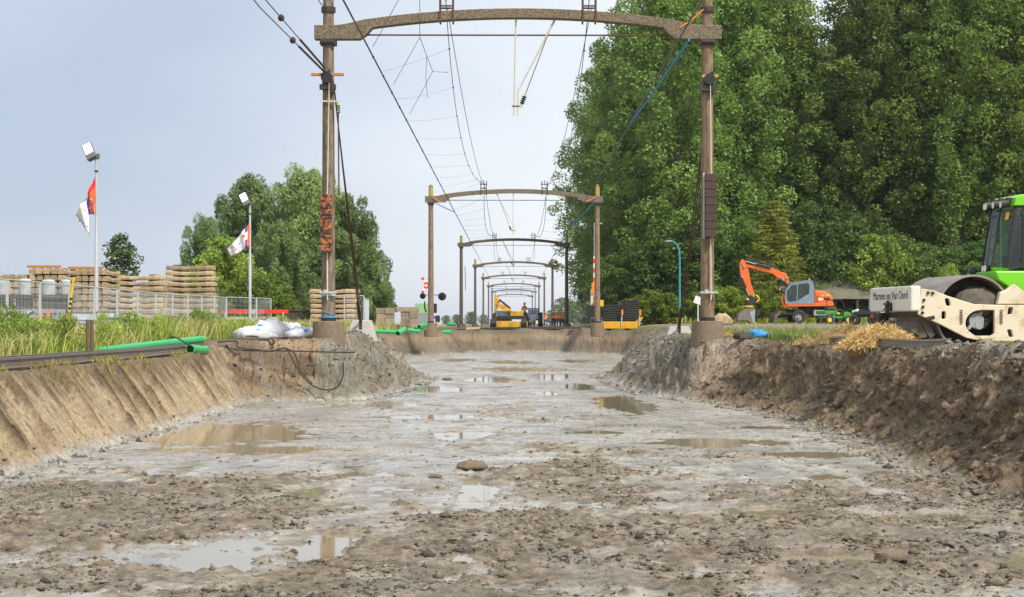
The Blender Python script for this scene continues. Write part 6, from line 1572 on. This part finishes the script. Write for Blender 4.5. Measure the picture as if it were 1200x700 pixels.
grass_area("lip_grass", 15000, 5.9, 9.6, 37, 62, .34, .014, "lush green tufts along the top of the right bank", straw=.06, keep=lambda x, y: (x > 6.15 + .03 * (48 - np.minimum(y, 48))) & (fbm(x * .7, y * .4, 3, 167) > -.05), green=((.13, .26, .02), (.36, .50, .07)))
grass_area("far_grass", 12000, 12, 46, 124, 142, .5, .05, "grass along the foot of the wood", straw=.1)
grass_area("roadside_grass", 900, 12, 34, 90, 94, .15, .03, "roadside grass in front of the dirt track", straw=.3)
# tufts hanging on the lip of the left bank
xy = np.stack([rng.uniform(-7.42, -7.05, 1500), rng.uniform(24, 38, 1500)], -1)
xy = xy[fbm(xy[:, 0] * .5, xy[:, 1] * .6, 2, 171) > .02]
zz = terrain(xy[:, 0][None], xy[:, 1][None])[0][0]
blades("bank_tufts", xy, zz - .01, rng.uniform(.06, .2, len(xy)), np.full(len(xy), .012), rng.uniform(.5, 1.2, len(xy)), np.array((.33, .28, .06)) * rng.uniform(.6, 1.3, (len(xy), 1)), M_GRASS, "yellowed grass tufts hanging over the lip of the left bank", "grass")

# straw heap
def straw(name, c, rx, ry, h, n, label, lmin=.10, lmax=.36, w=.011):
    c = Vector(c); r_ = np.sqrt(rng.uniform(0, 1, n)); a = rng.uniform(0, 6.283, n)
    x = c.x + rx * r_ * np.cos(a); y = c.y + ry * r_ * np.sin(a)
    zt_ = c.z + h * np.clip(1 - r_ ** 1.7, 0, 1) * (1 + .25 * fbm(x * 2, y * 2, 2, 181)) * rng.uniform(.75, 1.03, n)
    P = np.stack([x, y, zt_], -1)
    d = np.stack([np.cos(a) * .5 + rng.normal(0, .6, n), np.sin(a) * .5 + rng.normal(0, .6, n), -h / rx * .5 + rng.normal(0, .16, n)], -1); d /= np.linalg.norm(d, axis=1, keepdims=True)
    L_ = rng.uniform(lmin, lmax, (n, 1)); s = np.cross(d, rng.normal(size=(n, 3))); s /= np.linalg.norm(s, axis=1, keepdims=True); s *= w / 2
    k = d * L_ / 2; sg = np.array([0, 0, -.03])
    V = np.stack([P - k - s + sg, P - k + s + sg, P + s, P - s, P + k + s + sg, P + k - s + sg], 1).reshape(-1, 3)
    b = (np.arange(n) * 6)[:, None]; F_ = np.concatenate([b + np.array([[0, 1, 2, 3]]), b + np.array([[3, 2, 4, 5]])], 0)
    col = np.array((.36, .23, .08)) + (np.array((.75, .56, .26)) - np.array((.36, .23, .08))) * rng.uniform(0, 1, (n, 1))
    me = np_mesh(name, V, F_, M_STRAW, np.repeat(col, 6, 0)); o = link(name, me)
    return o
M_STRAWB = mat("straw_core", (.30, .20, .085), .95, col2=(.20, .13, .05), scale=20, bump=.8)
for i, (px, d, rx, ry, h, n, lb) in enumerate(((1031, 32.3, .75, .6, .40, 6500, "tall heap of golden straw left of the roller"), (992, 36.5, .75, 1.2, .40, 3600, "low spread of golden straw behind the tall heap"), (950, 37.6, .33, .4, .12, 900, "small tuft of golden straw at the lip of the right bank"), (846, 47, .4, .4, .16, 600, "small tuft of dry straw behind the right portal foundation"))):
    x = X(px, d); z = lz(x, d)
    e = empty("straw_heap", (0, 0, 0), 0, lb, "straw heap", "straw heaps")
    so = straw("straw_stalks", (x, d, z), rx, ry, h, n, lb); so.parent = e; so['kind'] = 'stuff'
    co = part("heap_core", M_STRAWB, e, lambda q: q.ell((x, d, z), (rx * .85, ry * .85, h * .84), 18, 10, .05), smooth=60)

# leafy weeds on the left verge
def weed(px, d, ty, w, label, sd_, ca=(.12, .22, .025), cb=(.40, .54, .09)):
    x = X(px, d); z = float(gz(np.array([[x, d]]))[0]); h = EYE + (VPY - ty) / FPX * d - z
    g_ = np.random.default_rng(sd_); n = 16
    C_ = np.stack([g_.normal(0, w * .45, n), g_.normal(0, w * .4, n), g_.uniform(.25, .92, n) * h], -1); C_[:, 0] *= (1.15 - C_[:, 2] / h * .6)
    e = empty("leafy_weed", (x, d, z), 0, label, "weed", "leafy weeds on the left verge")
    cr = leaf_cloud("leaves", C_, np.full((n, 3), .17) * np.array([1, 1, 1.1]) * (w / .4), 70, .10, .028, ca, cb, sd_, up=.2, axis=np.tile(np.array([[0, 0, 1.0]]), (n, 1)))
    link("leaves", cr, e)
    part("stem", M_STAKE, e, lambda q: q.tube([(0, 0, 0), (.02, 0, h * .8)], .012, 5))
weed(8, 33, 362, .62, "bushy leafy weed clump at the left edge", 1); weed(26, 35, 372, .5, "lower leafy weed right of the clump at the left edge", 2)
weed(232, 50, 363, .42, "tall leafy weed in front of the tall sleeper stack", 3); weed(245, 52, 370, .4, "leafy weed just right of the tall one before the sleeper stack", 4); weed(278, 56, 372, .45, "leafy weed below the second flag pole", 5)
weed(206, 47, 372, .4, "leafy weed left of the tall one before the sleeper stack", 6); weed(60, 38, 372, .42, "leafy weed left of the wooden stakes", 7); weed(150, 40, 371, .45, "leafy weed right of the wooden stakes", 8)

wx_ = random.Random(77)
for k_, (px, d, wher) in enumerate(((45, 34, "between the left edge and the stakes"), (78, 33, "just left of the stakes"), (122, 36, "just right of the stakes"), (172, 42, "above the long green pipe"), (188, 45, "above the end of the long green pipe"), (222, 55, "before the tall sleeper stack's left half"), (262, 60, "below the fence corner"), (310, 64, "behind the white sacks"), (335, 68, "behind the white sacks' right end"), (15, 30, "lowest at the left edge"))):
    weed(px, d, wx_.uniform(370, 378), .42, "pale green leafy weed " + wher, 50 + k_, ca=(.16, .25, .03), cb=(.46, .55, .10))

# ------------------------------------------------------------------ level crossing road and track bed beyond the pit
M_ASPH = mat("asphalt", (.055, .054, .052), .9, col2=(.11, .095, .075), scale=1.2, amount=.7, bump=.4)
M_BALL = mat("track_ballast", (.16, .13, .10), .95, col2=(.26, .22, .17), scale=14, bump=.8)
def strip(name, pts_l, pts_r, m):
    vs = []; fs = []
    for a, c_ in zip(pts_l, pts_r): vs += [a, c_]
    for i in range(len(pts_l) - 1): fs.append((2 * i, 2 * i + 1, 2 * i + 3, 2 * i + 2))
    b = MB(); b._add(vs, fs); o = b.build(name, m); o['kind'] = 'structure'; return o
xr_ = list(np.linspace(-36, 8, 30))
def gmax(x, y): return float(top_ground(np.array([x]), np.array([y]))[0])
strip("crossing_road", [(x, 124.0, gmax(x, 124) + .06) for x in xr_], [(x, 129.5, gmax(x, 129.5) + .06) for x in xr_], M_ASPH)
yb_ = list(np.linspace(130, 900, 60))
strip("track_bed", [(-4.6, y, gmax(-4.6, y) + .10) for y in yb_], [(4.6, y, gmax(4.6, y) + .10) for y in yb_], M_BALL)
e = empty("crossing_slab", (X(652, 122), 122.0, lz(X(652, 122), 122)), 0, "dark concrete crossing slab lying before the workers", "slab")
part("slab_body", M_DKBR, e, lambda q: q.box((-.4, 0, .14), (3.4, .9, .20)), bevel=.02)
o = part("steel_plate", M_DKBR, None, lambda q: q.box((X(685, 118), 118, lz(X(685, 118), 118) + .42), (1.6, .8, .08)), bevel=.01); tag(o, "dark steel plate propped on spoil by the right crossing barrier", "steel plate")
o = part("tan_tarp", M_SLEEP, None, lambda q: q._add([(X(546, 119), 118.6, lz(X(546, 119), 118.6) + .05), (X(563, 119), 118.6, lz(X(563, 119), 118.6) + .05), (X(562, 120), 120.2, lz(X(562, 120), 120.2) + .14), (X(547, 120), 120.2, lz(X(547, 120), 120.2) + .16)], [(0, 1, 2, 3)]))
sm_ = o.modifiers.new("t", 'SOLIDIFY'); sm_.thickness = .06; tag(o, "pale board lying on the spoil left of the yellow machine", "board")

# ------------------------------------------------------------------ yellow excavator working beyond the crossing
M_MYEL = mat("machine_yellow", (.70, .38, .012), .45, col2=(.33, .19, .05), scale=2.5, amount=.8)
dm = 141.0; ym = empty("yellow_excavator", (X(598, dm), dm, gmax(0, dm) + .11), 0, "yellow excavator with raised boom and wide front blade beyond the pit", "excavator")
pm = FPX / dm
def Y(px, py, dy=0): return ((px - 598) / pm, dy, (VPY + 4 - py) / pm)
bl2 = part("front_blade", M_MYEL, ym, lambda q: q.prism([(-1.13, .05), (-1.13, .54), (1.42, .54), (1.42, .05)], -1.35, -1.25), bevel=.03)
part("blade_edge", M_DARK, bl2, lambda q: q.box((.15, -1.3, .03), (2.5, .14, .06)))
for s in (-1, 1):
    t_ = part("track", M_TYRE, ym, lambda q: q.prism([(-1.5, .15), (-1.62, .4), (-1.5, .72), (1.5, .72), (1.62, .4), (1.5, .15), (1.3, .02), (-1.3, .02)], s * 1.28 - .22 - .15, s * 1.28 + .22 - .15, 'yz'), bevel=.04)
part("left_tyre", M_TYRE, ym, lambda q: q.prism([(-1.5, .05), (-1.5, 1.15), (-1.18, 1.25), (-1.16, .05)], -1.2, .6), bevel=.06)
part("deck", M_DARK, ym, lambda q: q.box((.1, .3, .85), (2.4, 2.2, .3)), bevel=.03)
cb_ = part("cab", M_MYEL, ym, lambda q: (q.box((-.55, 0, 1.40), (1.35, 1.2, .08)), q.bar((-1.18, -.55, .9), (-1.18, -.55, 1.38), .08, .08), q.bar((.05, -.55, .9), (.05, -.55, 1.38), .08, .08), q.box((-.55, .1, .72), (1.35, 1.3, .35))), bevel=.02)
part("cab_window", M_GLASS, cb_, lambda q: q.box((-.55, -.66, 1.12), (1.15, .02, .46)))
part("cab_lamp", M_ORANGE, cb_, lambda q: q.cyl((-.4, -.5, 1.15), (-.4, -.5, 1.3), .08, n=8))
part("hood", M_MYEL, ym, lambda q: q.box((.4, .9, 1.15), (1.4, 1.2, .5)), bevel=.06)
part("boom", M_MYEL, ym, lambda q: (q.prism([Y(579, 367)[0:3:2], Y(579.5, 347)[0:3:2], Y(582.5, 345.5)[0:3:2], Y(586, 355)[0:3:2], Y(583.5, 358)[0:3:2], Y(582, 367)[0:3:2]], .2, .6)), bevel=.03)
part("stick", M_MYEL, ym, lambda q: q.prism([Y(583, 355)[0:3:2], Y(587, 355.5)[0:3:2], Y(599, 361)[0:3:2], Y(599.5, 376)[0:3:2], Y(596.5, 376)[0:3:2], Y(595.5, 364.5)[0:3:2], Y(584, 361)[0:3:2]], .05, .35), bevel=.03)
part("boom_cylinder", M_DARK, ym, lambda q: (q.cyl(Y(585, 351, .1), Y(598, 361, .1), .09, n=8)))
part("bucket", M_DARK, ym, lambda q: q.prism([Y(590, 375)[0:3:2], Y(592, 371.5)[0:3:2], Y(599, 371)[0:3:2], Y(600, 375)[0:3:2]], -.4, .7), bevel=.03)
# blue tractor behind
dk = 172.0; tk = empty("blue_tractor", (X(625, dk), dk, gmax(2, dk) + .11), 0, "blue and white tractor behind the workers beyond the pit", "tractor")
part("cab", M_BLUEP, tk, lambda q: (q.box((0, 0, 1.85), (1.15, 1.2, .12)), q.bar((-.5, -.5, .9), (-.48, -.5, 1.8), .07, .07), q.bar((.5, -.5, .9), (.48, -.5, 1.8), .07, .07), q.box((0, 0, .8), (1.1, 1.2, .25))), bevel=.02)
part("cab_window", M_GLASS, tk, lambda q: q.box((0, -.52, 1.35), (.95, .02, .8)))
part("hood", M_WHT, tk, lambda q: q.box((0, -1.2, .95), (.6, 1.3, .55)), bevel=.08)
for s in (-.75, .75): part("rear_wheel", M_TYRE, tk, lambda q: q.ring((s, .2, .75), (1, 0, 0), .75, .4, .4, 24), bevel=.05)
for s in (-.6, .6): part("front_wheel", M_TYRE, tk, lambda q: q.ring((s, -1.6, .45), (1, 0, 0), .45, .2, .3, 20), bevel=.04)

# ------------------------------------------------------------------ workers
def make_body(pose):
    J = {'pel': ((0, 0, .95), .15), 'wst': ((0, 0, 1.08), .145), 'chs': ((0, -.01, 1.32), .17), 'nck': ((0, 0, 1.47), .065), 'hd0': ((0, -.02, 1.56), .085), 'hd1': ((0, -.025, 1.66), .10), 'hd2': ((0, -.02, 1.73), .075)}
    E_ = [('pel', 'wst'), ('wst', 'chs'), ('chs', 'nck'), ('nck', 'hd0'), ('hd0', 'hd1'), ('hd1', 'hd2')]
    for s, n in ((-1, 'l'), (1, 'r')):
        el, ha = pose['arm' + n]
        J['sh' + n] = ((s * .19, 0, 1.40), .075); J['el' + n] = ((s * el[0], el[1], el[2]), .058); J['wr' + n] = ((s * ha[0], ha[1], ha[2]), .038); J['hn' + n] = ((s * ha[0], ha[1] - .06, ha[2] - .06), .036)
        E_ += [('chs', 'sh' + n), ('sh' + n, 'el' + n), ('el' + n, 'wr' + n), ('wr' + n, 'hn' + n)]
        st_ = pose.get('step' + n, 0.0)
        J['hp' + n] = ((s * .10, 0, .88), .11); J['kn' + n] = ((s * .12, -.03 + st_ * .5, .50), .075); J['an' + n] = ((s * .13, .02 + st_, .10), .052); J['to' + n] = ((s * .14, -.15 + st_, .045), .042)
        E_ += [('pel', 'hp' + n), ('hp' + n, 'kn' + n), ('kn' + n, 'an' + n), ('an' + n, 'to' + n)]
    ks = list(J); me = bpy.data.meshes.new("body_skeleton"); me.from_pydata([J[k][0] for k in ks], [(ks.index(a), ks.index(b)) for a, b in E_], [])
    o = bpy.data.objects.new("body_skeleton", me); COL.objects.link(o)
    o.modifiers.new("skin", 'SKIN'); sv = me.skin_vertices[0].data
    for i, k in enumerate(ks): sv[i].radius = (J[k][1], J[k][1] * (.75 if k in ('pel', 'wst', 'chs') else 1)); sv[i].use_root = (k == 'pel')
    sb = o.modifiers.new("sub", 'SUBSURF'); sb.levels = 1; sb.render_levels = 1
    dg = bpy.context.evaluated_depsgraph_get(); dg.update()
    m2 = bpy.data.meshes.new_from_object(o.evaluated_get(dg)); bpy.data.objects.remove(o)
    V = np.zeros(len(m2.vertices) * 3); m2.vertices.foreach_get('co', V); V = V.reshape(-1, 3)
    hands = [np.array(J['hn' + n][0]) for n in 'lr'] + [np.array(J['wr' + n][0]) for n in 'lr']
    col = np.tile(np.array((.85, .17, .015)), (len(V), 1))
    legs = (V[:, 2] < .93) & (np.abs(V[:, 0]) < .26); col[legs] = (.035, .07, .17); col[V[:, 2] < .13] = (.03, .025, .02)
    band = ((np.abs(V[:, 2] - 1.10) < .04)) ; col[band & ~legs] = (.75, .75, .62); col[V[:, 2] > 1.47] = (.52, .30, .21)
    for h in hands[:2]: col[np.linalg.norm(V - h, axis=1) < .085] = (.5, .29, .2)
    a = m2.attributes.new("col", 'FLOAT_COLOR', 'POINT'); c4 = np.ones((len(V), 4), np.float32); c4[:, :3] = col; a.data.foreach_set('color', c4.ravel())
    m2.materials.clear(); m2.materials.append(leaf_mat("workwear", .0, .8, .2)); m2.polygons.foreach_set('use_smooth', [True] * len(m2.polygons)); m2.name = "body"
    return m2
BOD = [make_body({'arml': ((.27, .02, 1.14), (.24, -.20, 1.02)), 'armr': ((.27, .02, 1.14), (.24, -.20, 1.02))}), make_body({'arml': ((.26, .05, 1.14), (.28, -.02, .90)), 'armr': ((.28, -.05, 1.16), (.12, -.26, 1.2)), 'stepl': .16, 'stepr': -.14}), make_body({'arml': ((.33, .08, 1.15), (.20, .0, 1.0)), 'armr': ((.33, .08, 1.15), (.20, .0, 1.0))})]
M_HELM = {'yellow': mat("helmet_yellow", (.75, .62, .03), .35), 'white': mat("helmet_white", (.75, .75, .75), .35), 'green': mat("helmet_green", (.45, .70, .05), .35), 'orange': mat("helmet_orange", (.8, .25, .03), .35)}
M_SKIN = mat("skin", (.52, .30, .21), .6); M_REFL = mat("reflective_tape", (.7, .7, .62), .4)
def worker(px, d, rz, k, hel, label, dz=0.0, s=1.0):
    x = X(px, d); z = gmax(x, d) + .10 + dz
    e = empty("person", (x, d, z), rz, label, "person", "workers beyond the pit"); e.scale = (s, s, s)
    link("body", BOD[k], e)
    part("safety_helmet", M_HELM[hel], e, lambda q: (q.ell((0, -.02, 1.72), (.125, .145, .10), 14, 8), q.cyl((0, -.06, 1.70), (0, -.06, 1.715), .15, n=14)), smooth=60)
    part("nose", M_SKIN, e, lambda q: q.ell((0, -.125, 1.62), (.018, .025, .022), 6, 5))
    part("reflective_band", M_REFL, e, lambda q: q.ring((0, -.005, 1.22), (0, 0, 1), .178, .16, .05, 16))
worker(648.3, 196, .3, 0, 'yellow', "worker in orange jacket with yellow helmet, left of the close group by the post"); worker(652, 194, 3.0, 2, 'white', "worker in orange jacket with white helmet in the close group"); worker(656.8, 195, -.6, 1, 'yellow', "worker in orange jacket and blue trousers right of the white helmet")
worker(660, 197, 1.2, 0, 'green', "worker in orange with lime helmet at the right of the close group"); worker(639.5, 222, .8, 1, 'orange', "lone worker in orange between the tractor and the group")
worker(618.5, 205, .2, 2, 'orange', "worker in orange just right of the yellow machine", -.35); worker(622, 207, 2.6, 0, 'orange', "worker in orange in front of the tractor", -.35); worker(626, 208, -.9, 1, 'orange', "worker in orange at the tractor's right wheel", -.35)
worker(633.5, 232, 1.9, 0, 'orange', "small distant worker in orange right of the tractor"); worker(614.5, 150, .6, 1, 'orange', "worker in orange standing high on the yellow machine", .42)
e = empty("work_platform", (X(614.5, 150), 150, gmax(1, 150) + .1), 0, "low dark work platform behind the yellow machine", "platform"); part("deck", M_DARK, e, lambda q: q.box((0, 0, .37), (.9, .9, .08))); 
for sx in (-.38, .38):
    for sy in (-.38, .38): part("leg", M_DARK, e, lambda q: q.box((sx, sy, .165), (.06, .06, .33)))
# larger single lumps one can point to on the pit floor
for i, (px, py, r_, lb) in enumerate(((553, 553, .20, "large tan clod in the middle of the pit floor"), (681, 546, .10, "pale flat stone on the slurry right of the middle"), (748, 532, .11, "dark lump on the wet floor right of the middle"), (1045, 662, .15, "dark broken lump beside the lower right puddle"), (510, 560, .08, "small dark clod left of the large tan one"), (122, 665, .10, "round brown clod at the lower left by the wet patch"), (524, 445, .16, "single dark lump at the tip of the left spur"), (1017, 522, .09, "brown lump at the water's edge below the right bank"))):
    d = 1.9 * FPX / (py - VPY); x = X(px, d)
    if py == 445: d = 58; x = X(px, d)
    o = rag("mud_lump", (x, d, ground_z(x, d) + r_ * .18), (r_, r_ * .8, r_ * .42), mat("lump_soil", (.20, .155, .105), .95, col2=(.13, .10, .07), scale=9, bump=.9, bscale=25), lb, "lump of soil", 40 + i, 14, 9, .22); o['group'] = "single lumps on the pit floor"

# ------------------------------------------------------------------ thin summer haze
M_HAZE = bpy.data.materials.new("haze"); M_HAZE.use_nodes = True
_t = M_HAZE.node_tree; _t.nodes.clear()
_o = _t.nodes.new("ShaderNodeOutputMaterial"); _v = _t.nodes.new("ShaderNodeVolumePrincipled")
_v.inputs['Color'].default_value = (.93, .95, 1.0, 1); _v.inputs['Density'].default_value = .00012; _v.inputs['Anisotropy'].default_value = .2
_t.links.new(_v.outputs['Volume'], _o.inputs['Volume'])
hz = part("haze", M_HAZE, None, lambda q: q.box((0, 2100, 19.0), (5600, 4900, 44.0)))
tag(hz, "thin pale haze over the whole site", "haze", kind='stuff')
